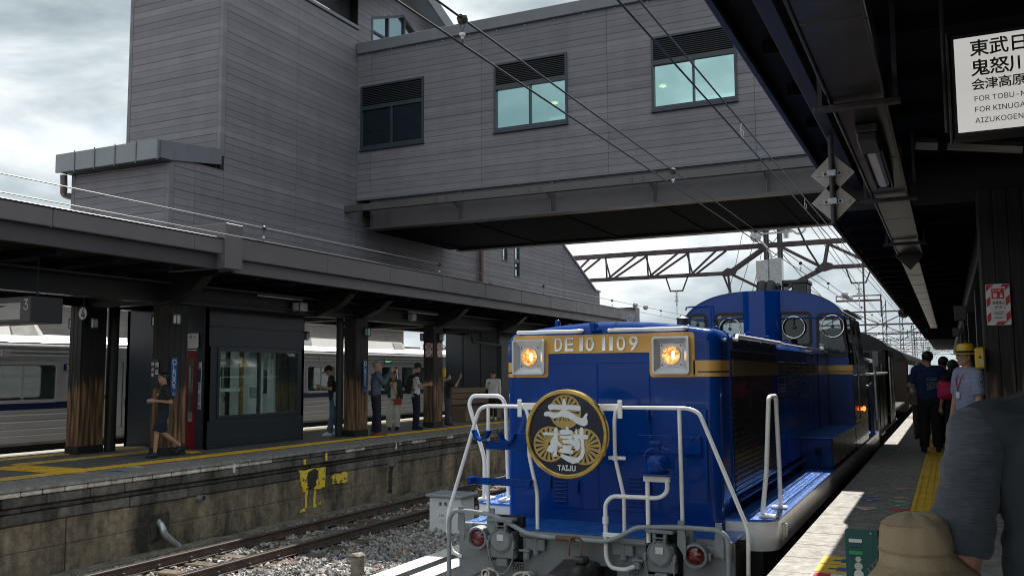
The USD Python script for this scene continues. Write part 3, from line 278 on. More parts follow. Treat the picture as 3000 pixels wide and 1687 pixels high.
# weathered concrete with vertical drip stains
def concrete(name, c, dark, stain=.5, bump=.5):
    c = np.array(c); d = np.array(dark)
    MATS[name] = usdkit.material(stage, f'/World/Looks/{name}', {
        'ge': ('geometry', {}), 'mp': ('mapping', {'scale': (1.6, 1.6, .45)}), 'n': ('noise_texture', {'scale': 1.5, 'detail': 8.0, 'roughness': .62}), 'n2': ('noise_texture', {'scale': 9.0, 'detail': 8.0, 'roughness': .7}), 'n3': ('noise_texture', {'scale': 60.0, 'detail': 3.0}),
        'r': ('rgb_ramp', {'ramp': [(.5 - stain * .25, d), (.5, (c + d) * .5), (.5 + stain * .25, c)]}), 'r2': ('rgb_ramp', {'ramp': [(.3, (.45, .45, .45)), (.7, (1.15, 1.12, 1.05))]}), 'm': ('mix', {'mix_type': 'multiply', 'fac': 1.0}),
        'b': ('bump', {'strength': bump, 'distance': .03}), 'p': ('principled_bsdf', {'roughness': .85, 'specular_ior_level': .25})},
        [('ge.position', 'mp.vector'), ('mp.vector', 'n.vector'), ('ge.position', 'n2.vector'), ('ge.position', 'n3.vector'), ('n.fac', 'r.fac'), ('n2.fac', 'r2.fac'), ('r.color', 'm.color1'), ('r2.color', 'm.color2'), ('m.color', 'p.base_color'), ('n2.fac', 'b.height'), ('b.normal', 'p.normal')], surface='p.BSDF')
concrete('wall_concrete', (.36, .30, .22), (.05, .046, .042), .7)
concrete('block_grey', (.26, .25, .23), (.07, .068, .065), .7)
concrete('block_white', (.92, .91, .89), (.55, .52, .46), .5)
concrete('block_dark', (.15, .145, .135), (.045, .042, .04), .7)
concrete('kerb_concrete', (.30, .28, .24), (.11, .10, .085), .8)
concrete('post_concrete', (.34, .32, .27), (.18, .165, .13), .6)
concrete('sleeper_concrete', (.20, .165, .13), (.09, .075, .06), .7)
concrete('edge_concrete', (.50, .49, .46), (.30, .29, .27), .9, .15)
concrete('platform_asphalt', (.20, .20, .205), (.13, .13, .133), .9, .2)
concrete('platform_plank', (.41, .405, .395), (.31, .305, .295), .9, .12)
concrete('platform_inner', (.34, .335, .33), (.24, .235, .23), .9, .12)
concrete('ballast_bed', (.16, .145, .13), (.06, .052, .045), .8, .8)
mat('stone_grey', (.26, .25, .245), .85, rnd=.55, var=.3, scale=9)
mat('stone_pale', (.45, .43, .40), .85, rnd=.35, var=.3, scale=9)
mat('stone_brown', (.27, .15, .095), .85, rnd=.4, var=.3, scale=9)
mat('moss', (.035, .10, .02), .9, var=.5, scale=20)
mat('black_stain', (.018, .018, .017), .5, var=.4, scale=8)
mat('yellow_paint', (.80, .60, .04), .7, var=.3, scale=9, c2=(.15, .125, .08), ramp=(.40, .46), detail=9)
mat('rail_steel', (.085, .06, .05), .6, var=.35, scale=5)
mat('rail_head', (.55, .53, .52), .25, metal=1.0, var=.15, scale=4, stretch=(8, .2, 1))
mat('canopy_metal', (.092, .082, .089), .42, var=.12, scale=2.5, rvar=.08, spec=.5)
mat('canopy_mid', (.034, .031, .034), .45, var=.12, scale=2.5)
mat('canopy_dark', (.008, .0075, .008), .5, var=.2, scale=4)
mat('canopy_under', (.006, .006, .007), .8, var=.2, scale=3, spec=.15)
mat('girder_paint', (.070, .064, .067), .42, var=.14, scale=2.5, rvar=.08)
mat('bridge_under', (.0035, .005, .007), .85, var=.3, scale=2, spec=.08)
mat('roof_metal', (.16, .18, .195), .38, var=.1, scale=3)
mat('coping_metal', (.12, .125, .142), .4, var=.1, scale=3)
mat('window_frame', (.018, .026, .034), .35, var=.1, scale=5)
mat('louver', (.016, .022, .028), .5, var=.1, scale=5)
mat('dark_void', (.006, .007, .008), .8, var=.1)
mat('ceiling_white', (.78, .80, .80), .6, var=.04, scale=2)
mat('pipe_brown', (.10, .08, .075), .35, var=.2, scale=3)
mat('steel_galv', (.42, .44, .45), .38, metal=.85, var=.25, scale=14)
mat('steel_duct', (.055, .053, .052), .30, metal=.9, var=.3, scale=4, bump=.12, bscale=5.0)
mat('loco_blue', (.002, .040, .225), .15, var=.16, scale=2.2, stretch=(2.5, 2.5, .5), coat=.10, rvar=.05, spec=.22, bump=.035, bscale=2.2)
mat('loco_blue_dark', (.006, .018, .06), .25, var=.2, scale=4, coat=.3)
mat('loco_deck', (.015, .12, .46), .26, var=.35, scale=10, coat=.3, bump=.8, bscale=45)
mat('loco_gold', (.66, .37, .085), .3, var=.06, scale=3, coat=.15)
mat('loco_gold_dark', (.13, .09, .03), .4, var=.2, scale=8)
mat('loco_black', (.012, .013, .016), .25, var=.3, scale=6, coat=.3)
mat('loco_white', (.82, .83, .84), .3, var=.07, scale=6, coat=.3)
mat('rail_white', (.86, .86, .85), .32, var=.08, scale=9, coat=.2)
mat('beam_grey', (.20, .22, .235), .42, var=.16, scale=6, rvar=.1)
mat('pipe_grey', (.27, .30, .33), .35, var=.15, scale=12)
mat('iron_dark', (.05, .048, .048), .5, metal=.3, var=.4, scale=18)
mat('rust', (.14, .08, .05), .7, var=.5, scale=25)
mat('chrome', (.80, .79, .78), .10, metal=1.0, var=.05)
mat('lamp_silver', (.55, .56, .57), .3, metal=.55, var=.06, scale=6)
mat('gold_metal', (.62, .43, .13), .22, metal=.9, var=.22, scale=7, rvar=.06)
mat('gold_print', (.44, .31, .09), .4, var=.12, scale=7)
mat('navy_enamel', (.008, .009, .022), .22, var=.15, coat=.3)
mat('white_enamel', (.74, .78, .82), .35, var=.06, scale=12)
mat('hose_cream', (.55, .53, .47), .5, var=.15, scale=15)
mat('rubber', (.012, .012, .012), .6, var=.2)
mat('red_lens', (.065, .003, .005), .08, var=.15, coat=1.0)
mat('soot_black', (.013, .014, .014), .35, var=.35, scale=7, rvar=.1)
mat('tender_steel', (.30, .30, .30), .35, metal=.4, var=.2, scale=6)
mat('coal', (.014, .014, .015), .35, var=.6, scale=30, bump=1.0, bscale=18)
mat('coach_brown', (.055, .040, .032), .35, var=.2, scale=4)
mat('train_silver', (.43, .43, .445), .32, metal=.25, var=.07, scale=2, stretch=(1, .3, 4))
mat('train_roof', (.62, .62, .64), .35, metal=.4, var=.1)
mat('train_navy', (.006, .012, .055), .35, var=.1)
mat('train_door', (.50, .50, .51), .35, metal=.2, var=.06)
mat('train_inner', (.24, .24, .23), .7, var=.3, scale=3)
mat('under_black', (.012, .012, .013), .7, var=.3, scale=4)
mat('elevator_wall', (.013, .018, .025), .4, var=.12, scale=4)
mat('elevator_red', (.19, .006, .013), .3, var=.1, scale=3, coat=.3)
mat('machine_grey', (.42, .44, .44), .5, var=.25, scale=7)
mat('machine_white', (.78, .80, .78), .5, var=.12, scale=6)
mat('rust_yellow', (.46, .32, .10), .7, var=.5, scale=14, c2=(.16, .07, .03))
mat('sign_white', (.70, .70, .67), .4, var=.05, scale=4)
mat('sign_grey', (.62, .62, .60), .45, var=.05, scale=4)
mat('sign_black', (.010, .010, .012), .4, var=.1)
mat('sign_ink', (.012, .012, .014), .5, var=.1)
mat('sign_blue', (.012, .075, .24), .35, var=.08)
mat('sign_red', (.52, .02, .035), .4, var=.08)
mat('sign_back', (.40, .38, .36), .5, var=.12, scale=5)
mat('tactile_yellow', (.86, .52, .025), .6, var=.22, scale=9, rnd=.08)
mat('tactile_worn', (.66, .46, .11), .7, var=.3, scale=9, rnd=.1)
mat('mark_yellow', (.75, .48, .03), .5, var=.1)
mat('mark_green', (.03, .33, .12), .5, var=.15)
mat('mark_blue', (.02, .10, .30), .5, var=.15)
mat('mark_red', (.55, .03, .03), .5, var=.15)
mat('mark_orange', (.45, .16, .07), .5, var=.15)
mat('mark_pink', (.55, .33, .28), .6, var=.15)
mat('mark_pale', (.50, .56, .50), .6, var=.12)
mat('bench_wood', (.17, .115, .075), .55, var=.35, scale=7, stretch=(1, .2, 8))
mat('phone_yellow', (.66, .40, .02), .35, var=.06, coat=.2)
mat('lantern_glass', (.45, .55, .58), .2, var=.05, coat=.3)
mat('truss_steel', (.060, .044, .050), .5, metal=.3, var=.25, scale=6)
mat('wire', (.03, .03, .032), .4, metal=.4, var=.1)
mat('wire_bright', (.45, .44, .43), .3, metal=.9, var=.1)
mat('insulator', (.60, .60, .60), .2, var=.05, coat=.5)
mat('insulator_ball', (.42, .42, .50), .2, var=.1, coat=.5)
mat('tree_leaf', (.05, .10, .035), .7, var=.5, scale=2)
mat('bark', (.09, .07, .05), .8, var=.3)
mat('far_white', (.55, .55, .53), .6, var=.06, scale=1)
mat('box_white', (.72, .73, .73), .4, var=.05, scale=5)
mat('trough_plate', (.62, .61, .57), .5, var=.18, scale=9, bump=.5, bscale=40)
glass('glass_teal', (.66, .90, .88), .62, .03, (.55, .8, .78))
glass('glass_dark', (.45, .66, .78), .12, .0, (.35, .42, .46))
glass('glass_clear', (.8, .85, .85), .05, .0, (.86, .92, .90))
glass('glass_cab', (.6, .65, .65), .04, .0, (.60, .64, .64))
glass('glass_sky', (.62, .76, .80), .60, .02, (.5, .6, .62))
glass('vinyl', (.9, .9, .9), .22, .25, (.80, .82, .84))
emit('lamp_amber', (1.0, .36, .05), .50, (.6, .3, .1))
MATS['lamp_amber'] = usdkit.material(stage, '/World/Looks/lamp_amber_glass', {'tc': ('texture_coordinate', {}), 'v': ('noise_texture', {'scale': 26.0, 'detail': 3.0, 'distortion': 1.5}), 'r': ('rgb_ramp', {'ramp': [(.36, (.16, .035, .004)), (.47, (.75, .22, .02)), (.55, (1.0, .45, .08)), (.63, (1.0, .75, .30))]}), 'p': ('principled_bsdf', {'base_color': (.5, .25, .08), 'roughness': .08, 'coat_weight': 1.0, 'emission_strength': .55})}, [('tc.object', 'v.vector'), ('v.fac', 'r.fac'), ('r.color', 'p.emission_color')], surface='p.BSDF')
emit('lamp_core', (1.0, .62, .22), 3.5, (.8, .6, .3))
emit('lamp_red', (1.0, .13, .02), 2.2, (.6, .05, .02))
emit('lamp_warm', (1.0, .66, .22), 3.0)
emit('sign_glow', (1.0, .985, .94), .22, (.6, .6, .58))  # slight emission added so the sign face reads bright under the roof
emit('lamp_orange', (1.0, .42, .08), 1.0)
emit('led_green', (.05, .9, .25), .7, (.01, .1, .03))
# people
mat('skin', (.44, .25, .165), .5, var=.08, scale=9, spec=.35)
mat('skin_near', (.50, .27, .185), .5, var=.10, scale=14, spec=.35, bump=.05, bscale=120)
mat('hair_black', (.010, .009, .009), .45, var=.3, scale=30)
mat('hair_grey', (.20, .195, .19), .55, var=.4, scale=40)
mat('cloth_black', (.012, .012, .014), .85, var=.3, scale=9)
mat('cloth_navy', (.010, .013, .030), .85, var=.25, scale=9)
mat('cloth_blue', (.012, .028, .11), .85, var=.2, scale=7)
mat('cloth_white', (.66, .66, .65), .85, var=.06, scale=7)
mat('cloth_cream', (.58, .55, .47), .85, var=.06, scale=7)
mat('cloth_suit', (.075, .10, .135), .85, var=.2, scale=9)
mat('cloth_grey', (.06, .063, .068), .85, var=.25, scale=9)
mat('cloth_jean', (.07, .14, .21), .85, var=.35, scale=7)
mat('cloth_green', (.035, .11, .045), .85, var=.5, scale=14, c2=(.04, .022, .02), ramp=(.45, .52))
mat('cloth_dkbrown', (.030, .018, .015), .85, var=.3, scale=9)
mat('cloth_red', (.38, .022, .02), .5, var=.1)
mat('cloth_pink', (.50, .012, .085), .6, var=.12)
mat('cloth_pale', (.50, .42, .40), .85, var=.1)
mat('cloth_khaki', (.33, .25, .155), .85, var=.12, scale=6, bump=.25, bscale=220)
mat('cloth_olive', (.10, .085, .055), .85, var=.2)
mat('bag_tan', (.40, .34, .28), .8, var=.1)
mat('leather_brown', (.17, .055, .025), .45, var=.2)
mat('shoe_black', (.010, .010, .011), .5, var=.2)
mat('shoe_white', (.6, .6, .6), .6, var=.1)
mat('phone_black', (.01, .01, .012), .2, var=.1)
mat('case_teal', (.010, .085, .088), .5, var=.12, scale=9)
mat('print_yellow', (.62, .60, .03), .7, var=.1)
mat('print_pale', (.13, .20, .24), .8, var=.3, scale=25)
mat('eye_dark', (.02, .014, .012), .2, var=.1)
mat('mask_white', (.66, .66, .66), .8, var=.05)
mat('plastic_bag', (.62, .64, .66), .3, var=.06)
# small checked shirt, heather jersey
def check_mat():
    MATS['cloth_check'] = usdkit.material(stage, '/World/Looks/cloth_check', {'tc': ('texture_coordinate', {}), 'wx': ('wave_texture', {'bands_direction': 'x', 'scale': 48.0}), 'wz': ('wave_texture', {'bands_direction': 'z', 'scale': 48.0}),
        'a': ('math', {'math_type': 'add'}), 'r': ('rgb_ramp', {'ramp': [(.25, (.035, .06, .15)), (.55, (.20, .25, .36)), (.85, (.52, .56, .62))]}), 'h': ('math', {'math_type': 'multiply', 'value2': .5}), 'p': ('principled_bsdf', {'roughness': .85})},
        [('tc.object', 'wx.vector'), ('tc.object', 'wz.vector'), ('wx.fac', 'a.value1'), ('wz.fac', 'a.value2'), ('a.value', 'h.value1'), ('h.value', 'r.fac'), ('r.color', 'p.base_color')], surface='p.BSDF')
    MATS['cloth_heather'] = usdkit.material(stage, '/World/Looks/cloth_heather', {'tc': ('texture_coordinate', {}), 'mp': ('mapping', {'scale': (12., 12., 260.)}), 'n': ('noise_texture', {'scale': 1.6, 'detail': 4.0, 'roughness': .7}), 'nb': ('noise_texture', {'scale': 7.0, 'detail': 3.0}),
        'r': ('rgb_ramp', {'ramp': [(.3, (.036, .043, .056)), (.55, (.062, .073, .092)), (.75, (.105, .120, .145))]}), 'b': ('bump', {'strength': .35, 'distance': .03}), 'p': ('principled_bsdf', {'roughness': .9, 'sheen_weight': .2})},
        [('tc.object', 'mp.vector'), ('mp.vector', 'n.vector'), ('tc.object', 'nb.vector'), ('n.fac', 'r.fac'), ('r.color', 'p.base_color'), ('nb.fac', 'b.height'), ('b.normal', 'p.normal')], surface='p.BSDF')
check_mat()
mat('jersey_dark', (.027, .033, .042), .9, var=.22, scale=6, bump=.25, bscale=9)

rng = np.random.default_rng(7)
# ------------------------------------------------------------------ where a line of sight meets a real plane (used once, to measure)
_R = np.array([[0.90132753, -0.04567639, -0.43072306], [0.43309891, 0.08164979, 0.8976406], [-0.00583254, -0.99561387, 0.0933756]])
def _ray(px, py): return _R @ np.array([(px - 1500) / 2655, (py - 843.5) / 2655, 1.0])
EYE = np.array([0, 0, 1.5])
def at_x(px, py, x): d = _ray(px, py); return EYE + d * x / d[0]
def at_y(px, py, y): d = _ray(px, py); return EYE + d * y / d[1]
def at_z(px, py, z): d = _ray(px, py); return EYE + d * (z - 1.5) / d[2]

# ------------------------------------------------------------------ ground and tracks
g = MB(); g.add([[-500, -300, -1.36], [500, -300, -1.36], [500, 700, -1.36], [-500, 700, -1.36]], [[0, 1, 2, 3]])
struct('ground', g, 'ballast_bed')
g = MB()
nx, ny = 60, 120
X, Y = np.meshgrid(np.linspace(-11.3, -1.25, nx), np.linspace(3, 48, ny), indexing='ij')
Zb = -1.31 + .025 * np.sin(X * 2.1 + .7) * np.cos(Y * 1.3) + .035 * np.exp(-((X + 7.2) / .9) ** 2)
i, j = np.meshgrid(np.arange(nx - 1), np.arange(ny - 1), indexing='ij')
g.add(np.stack([X, Y, Zb], -1).reshape(-1, 3), np.stack([i * ny + j, (i + 1) * ny + j, (i + 1) * ny + j + 1, i * ny + j + 1], -1).reshape(-1, 4))
struct('ballast', g, 'ballast_bed', smooth=True)

def rail_mesh(x, y0, y1, z):
    web = MB(); web.bx(x - .0625, x + .0625, y0, y1, z - .15, z - .135).bx(x - .0085, x + .0085, y0, y1, z - .135, z - .04).cb(x - .0325, x + .0325, y0, y1, z - .04, z - .004, .008)
    head = MB(); head.bx(x - .024, x + .024, y0, y1, z - .004, z + .002)
    return web, head
def track(name, label, xs, y0, y1, zr, sleepers):
    t = Thing(name, label, 'railway track', (sum(xs) / 2, y0, zr - .15))
    for x in xs:
        w, h = rail_mesh(x, y0, y1, zr)
        p = t.part('rail', w, 'rail_steel'); t.part('rail_head', h, 'rail_head', parent=p)
    clips = MB(); c = sum(xs) / 2
    for y in np.arange(sleepers[0], sleepers[1], .62):
        m = MB().cb(c - 1.0, c + 1.0, y - .12, y + .12, zr - .31, zr - .152 + rng.uniform(-.006, .006), .02)
        t.part('sleeper', m, 'sleeper_concrete')
        for x in xs:
            for sx in (-1, 1):
                clips.cb(x + sx * .10 - .035, x + sx * .10 + .035, y - .05, y + .05, zr - .155, zr - .115, .01).cb(x + sx * .085 - .018, x + sx * .085 + .018, y - .02, y + .02, zr - .12, zr - .075, .005)
    t.part('rail_clip', clips, 'iron_dark', kind='stuff')
    return t
track('railway_track', 'empty track with two shiny-topped rails below the far platform wall', (-10.41, -9.29), 3, 60, -1.12, (4.2, 40))
track('railway_track', 'track hidden beneath the blue locomotive beside the near platform', (-3.49, -2.37), 3, 60, -1.12, (4.2, 9))

# loose ballast stones
protos = []
for k, (mn, sz) in enumerate((('stone_grey', 1), ('stone_grey', 1.2), ('stone_pale', .9), ('stone_brown', 1.0), ('stone_grey', .8))):
    pts = rng.normal(size=(11, 3)); pts /= np.linalg.norm(pts, axis=1, keepdims=True); pts *= rng.uniform(.75, 1.1, (11, 1)) * np.array([1, .8, .55]) * .044 * sz
    protos.append((mn, m3.Manifold.hull_points(pts)))
n1 = 19000; n2 = 15000; n3 = 5000
xs = np.concatenate([rng.uniform(-11.0, -4.3, n1), rng.uniform(-11.0, -4.0, n2), rng.uniform(-11.25, -10.9, n3)])
ys = np.concatenate([rng.uniform(5.5, 14, n1), rng.uniform(14, 29, n2), rng.uniform(6, 30, n3)])
zs = -1.30 + .025 * np.sin(xs * 2.1 + .7) * np.cos(ys * 1.3) + .035 * np.exp(-((xs + 7.2) / .9) ** 2) + rng.uniform(-.01, .022, len(xs))
keep = (np.abs(xs + 10.41) > .09) & (np.abs(xs + 9.29) > .09)
sl = np.abs(((ys - 4.2) / .62 + .5) % 1 - .5) * .62; inb = (xs > -10.86) & (xs < -8.84) & (sl < .15)
keep &= ~(inb & (rng.uniform(size=len(xs)) < .9))
keep &= ~((xs > -6.98) & (xs < -6.12))
xs, ys, zs = xs[keep], ys[keep], zs[keep]
P = UsdGeom.PointInstancer.Define(stage, '/World/ballast_stones'); tags(P.GetPrim(), 'loose grey and brown track ballast stones', 'ballast', None, 'stuff')
pr = []
for k, (mn, m) in enumerate(protos):
    q = f'/World/ballast_stones/stone_{k + 1:03d}'; usdkit.mesh(stage, q, m, MATS[mn]); pr.append(q)
P.CreatePrototypesRel().SetTargets([Sdf.Path(q) for q in pr])
idx = rng.choice(5, len(xs), p=[.34, .26, .17, .08, .15]); P.CreateProtoIndicesAttr(Vt.IntArray.FromNumpy(idx.astype(np.int32)))
P.CreatePositionsAttr(Vt.Vec3fArray.FromNumpy(np.stack([xs, ys, zs], 1).astype(np.float32)))
q = rng.normal(size=(len(xs), 4)); q /= np.linalg.norm(q, axis=1, keepdims=True)
P.CreateOrientationsAttr(Vt.QuathArray([Gf.Quath(float(a), float(b), float(c), float(d)) for a, b, c, d in q]))
s = rng.uniform(.65, 1.45, len(xs)); P.CreateScalesAttr(Vt.Vec3fArray.FromNumpy(np.stack([s, s, s], 1).astype(np.float32)))

# ------------------------------------------------------------------ far (island) platform with its old block wall
XE = -11.33
lp = Thing('island_platform', None, None, (XE, 4, -1.4), kind='structure')
lp.part('core', MB().bx(-16.4, XE - .16, -45, 60, -1.4, -.05), 'wall_concrete')
lp.part('surface', MB().bx(-16.1, -12.22, -45, 60, -.05, 0), 'platform_asphalt')
for k, y in enumerate(np.arange(-10.75, 40, 1.75)):        # edge slabs
    lp.part('edge_slab', MB().cb(-12.215, XE + .02, y + .004, y + 1.746, -.045, .003, .006), 'platform_inner')
lp.part('far_edge', MB().bx(-16.52, -16.11, -45, 60, -.06, .003), 'edge_concrete')
def wall_row(name, z0, z1, L, y0, y1, mats, depth=.0, jit=.012, gap=.012, per=0):
    y = y0
    while y < y1:
        l = L * rng.uniform(.85, 1.15); mt = mats(y)
        m = MB().cb(XE - .17, XE + depth + rng.uniform(-jit, jit), y + gap / 2, y + l - gap / 2, z0 + gap * .4 + rng.uniform(-.003, .003), z1 - gap * .4, .016)
        lp.part(name, m, mt); y += l
wall_row('coping_block', -.125, -.045, .36, 6.2, 33, lambda y: 'block_white' if (y < 13.2 and rng.uniform() < .93) or rng.uniform() < .30 else 'block_grey', .0, .01)
wall_row('wall_block', -.262, -.125, .62, 6.2, 33, lambda y: 'block_grey' if rng.uniform() < .8 else 'block_dark', -.005)
wall_row('wall_block', -.345, -.262, 1.15, 6.2, 33, lambda y: 'block_dark', -.045)
wall_row('wall_block', -.50, -.345, 1.30, 6.2, 33, lambda y: 'block_grey' if rng.uniform() < .45 else 'block_dark', -.02)
for (a, b) in ((-1.4, -.86), (-.86, -.50)):
    for y0, y1 in ((-40, 1.5), (1.5, 9.06), (9.06, 16.56), (16.56, 24.0), (24.0, 31.5), (31.5, 60)):
        lp.part('wall_panel', MB().cb(XE - .17, XE - .035 - (.0 if a < -1 else .003), y0 + .008, y1 - .008, a + .002, b - .002, .006), 'wall_concrete')
for k, y in enumerate(np.arange(5.0, 32, .98)):         # gutter kerb at the foot of the wall
    lp.part('gutter_kerb', MB().cb(XE + .07, XE + .30, y + .006, y + .974, -1.32, -1.215 + rng.uniform(-.012, .012), .015), 'kerb_concrete')
# cracks, broken cavity and stains that have a shape of their own
def on_wall(pts, d0=-.034, d1=-.028): return MB().ext(Polygon(pts).buffer(0), d0, d1, FYZ(XE))
def ragged(pts, amp=.02, n=5, seed=1):
    r = np.random.default_rng(seed); p = np.array(pts + pts[:1], float); out = []
    for a, b in zip(p[:-1], p[1:]):
        for t in np.linspace(0, 1, n, endpoint=False): out.append(a + (b - a) * t + r.normal(size=2) * amp)
    return [tuple(q) for q in out]
yp = lp.part('paint_patch', on_wall(ragged([(14.15, -.34), (14.98, -.35), (14.95, -.74), (14.62, -.75), (14.58, -.68), (14.36, -.70), (14.3, -.78), (14.22, -.6)], .012), -.036, -.012), 'yellow_paint')
lp.part('paint_patch', on_wall(ragged([(15.2, -.51), (15.71, -.54), (15.69, -.73), (15.22, -.71)], .012, seed=3), -.036, -.012), 'yellow_paint')
lp.part('paint_stripe', on_wall(ragged([(14.36, -.74), (14.44, -.74), (14.42, -1.12), (14.2, -1.14), (14.2, -1.10), (14.36, -1.06)], .008, seed=4)), 'yellow_paint')
lp.part('paint_stripe', on_wall(ragged([(14.62, -.72), (14.69, -.72), (14.68, -1.05), (14.86, -1.0), (14.84, -1.07), (14.60, -1.10)], .008, seed=5)), 'yellow_paint')
lp.part('paint_stripe', on_wall([(14.26, -.14), (14.31, -.14), (14.31, -.24), (14.26, -.24)], -.04, .016), 'yellow_paint')
lp.part('paint_stripe', on_wall([(14.93, -.06), (14.98, -.06), (14.98, -.22), (14.93, -.22)], -.04, .016), 'yellow_paint')
lp.part('cavity', on_wall(ragged([(14.42, -.40), (14.70, -.36), (14.72, -.50), (14.64, -.70), (14.40, -.70), (14.38, -.55)], .022, seed=6), -.03, -.009), 'black_stain')
lp.part('drip_stain', on_wall(ragged([(17.28, -.56), (17.42, -.56), (17.45, -.85), (17.42, -1.14), (17.24, -1.14), (17.27, -.85)], .018, seed=7)), 'black_stain')
wd = MB()
for (ya_, yb_, n_, h_) in ((11.2, 12.8, 260, .06), (17.1, 17.9, 110, .05), (8.0, 11.0, 60, .03), (13, 17, 60, .03)):
    for _ in range(n_):
        y = rng.uniform(ya_, yb_); z = -1.235 + rng.uniform(0, h_) * rng.uniform(0, 1); x = XE + rng.uniform(-.03, .10); a = rng.uniform(0, 6.28); l = rng.uniform(.012, .035)
        d_ = np.array([math.cos(a), math.sin(a), rng.uniform(.2, 1.2)]) * l; e_ = np.array([-math.sin(a), math.cos(a), 0]) * l * .3; c_ = np.array([x, y, z]); wd.add([c_ - e_, c_ + d_, c_ + e_], [[0, 1, 2]])
lp.part('weeds', wd, 'moss', kind='stuff')
dp = lambda nm, y, z, r: lp.part(nm, MB().lathe([(r * .8, -.25), (r * .8, .1), (r, .1), (r, -.25)], (XE, y, z), (1, 0, 0), 16), 'steel_galv', 30)
dp('drain_pipe', 11.56, -.53, .055); dp('drain_pipe', 17.35, -.52, .06)
lp.part('drain_pipe', MB().tube([(XE - .1, 10.73, -.76), (XE + .06, 10.72, -.86), (XE + .10, 10.72, -.98), (XE + .12, 10.85, -1.10), (XE + .13, 11.0, -1.22)], .055, 12, bend=.06), 'steel_galv', 40)
lp.part('drain_collar', MB().ext(Polygon(ragged([(10.6, -.70), (10.9, -.66), (10.95, -.85), (10.85, -1.05), (10.55, -1.08)], .02, seed=11)), -.034, -.01, FYZ(XE)), 'block_dark')
def wall_text(s, y, z, h, m='block_white'): lp.part('painted_number', MB().ext(latin(s, y, z, h), -.03, .016, FYZ(XE)), m)
wall_text('12', 17.62, -.105, .055); wall_text('23', 12.42, -.10, .05)
lp.part('painted_mark', on_wall([(17.5, .0), (17.53, .0), (17.53, -.2), (17.5, -.2)], -.03, .018), 'block_white')
lp.part('painted_mark', on_wall([(12.33, .0), (12.37, .0), (12.37, -.2), (12.33, -.2)], -.03, .018), 'block_white')
# tactile paving of the far platform
def tactile_tile(x0, x1, y0, y1, z=0.0, along='y', n=4):
    m = MB().bx(x0 + .002, x1 - .002, y0 + .002, y1 - .002, z + .002, z + .010)
    for k in range(n):
        if along == 'y': c = x0 + (x1 - x0) * (k + .5) / n; m.cb(c - .017, c + .017, y0 + .012, y1 - .012, z + .010, z + .017, .005)
        else: c = y0 + (y1 - y0) * (k + .5) / n; m.cb(x0 + .012, x1 - .012, c - .017, c + .017, z + .010, z + .017, .005)
    return m
for y in np.arange(6.0, 35, .3):
    lp.part('tactile_tile', tactile_tile(-12.62, -12.32, y, y + .3, 0, 'x' if y > 10.0 else 'y'), 'tactile_yellow' if y > 9.3 else 'tactile_worn')
for k in range(9):                                  # branch towards the shelter and the second strip
    x = -12.92 - .3 * k; y = 9.6 + .1 * k
    if k < 5: lp.part('tactile_tile', tactile_tile(x, x + .3, 9.75, 10.05, 0, 'x'), 'tactile_yellow')
    if k < 5: lp.part('tactile_tile', tactile_tile(x, x + .3, 10.05, 10.35, 0, 'x'), 'tactile_yellow')
for y in np.arange(10.35, 13.3, .3): lp.part('tactile_tile', tactile_tile(-14.42, -14.12, y, y + .3), 'tactile_worn')
for x in np.arange(-14.12, -13.3, .3): lp.part('tactile_tile', tactile_tile(x, x + .3, 13.2, 13.5, 0, 'x'), 'tactile_yellow')
for y in np.arange(6.0, 30, .6): lp.part('tactile_tile', tactile_tile(-15.55, -15.25, y, y + .6), 'tactile_worn')
lp.part('paving_patch', MB().bx(-16.05, -14.5, 12.2, 14.6, .0005, .004), 'platform_inner')

# ------------------------------------------------------------------ near platform
rp = Thing('near_platform', None, None, (0, 4, -1.4), kind='structure')
rp.part('core', MB().bx(-1.22, 9, -45, 110, -1.4, -.07), 'wall_concrete')
for k, y in enumerate(np.arange(3.0, 60, .60)):
    rp.part('deck_plank', MB().cb(-1.29, -.452, y + .004, y + .596, -.07, rng.uniform(-.001, .001), .006), 'platform_plank')
rp.part('surface', MB().bx(-.148, 9, -45, 110, -.07, -.001), 'platform_inner')
rp.part('edge_strip', MB().bx(-1.29, -.452, 60, 110, -.07, -.001), 'platform_plank')
rp.part('edge_strip', MB().bx(-1.29, -.452, -45, 3, -.07, -.001), 'platform_plank')
rp.part('tactile_base', MB().bx(-.452, -.148, -45, 110, -.07, -.004), 'platform_inner')
for y in np.arange(3.0, 50, .3):
    rp.part('tactile_tile', tactile_tile(-.45, -.15, y, y + .3, -.004), 'tactile_yellow')

# ------------------------------------------------------------------ cladding: each board a part of its own
def cladding(t, wall, frame, joints, zrange, name='siding_board', mt='siding', depth=.02, row=.455, parent=None):
    from shapely.prepared import prep
    pw = prep(wall); u0, _, u1, _ = wall.bounds; js = sorted([u0] + [j for j in joints if u0 < j < u1] + [u1])
    z = zrange[0]
    while z < zrange[1] - .02:
        for a, b in zip(js[:-1], js[1:]):
            polys = []
            for k in range(3):
                r = sbox(a + .004, z + k * row / 3 + (.005 if k == 0 else .003), b - .003, z + (k + 1) * row / 3 - (.003 if k < 2 else .004))
                if pw.contains(r): c = r
                elif pw.intersects(r): c = wall.intersection(r)
                else: continue
                polys += [g for g in (c.geoms if hasattr(c, 'geoms') else [c]) if g.geom_type == 'Polygon' and g.area > .002]
            groups = []
            for g in polys:                       # a board cut by a window becomes two boards
                for q in groups:
                    if any(abs(g.centroid.x - h.centroid.x) < .35 * max(g.bounds[2] - g.bounds[0], h.bounds[2] - h.bounds[0]) for h in q): q.append(g); break
                else: groups.append([g])
            for q in groups:
                m = MB()
                for g in q: m.ext(g, 0, depth, frame)
                t.part(name, m, mt, parent=parent)
        z += row

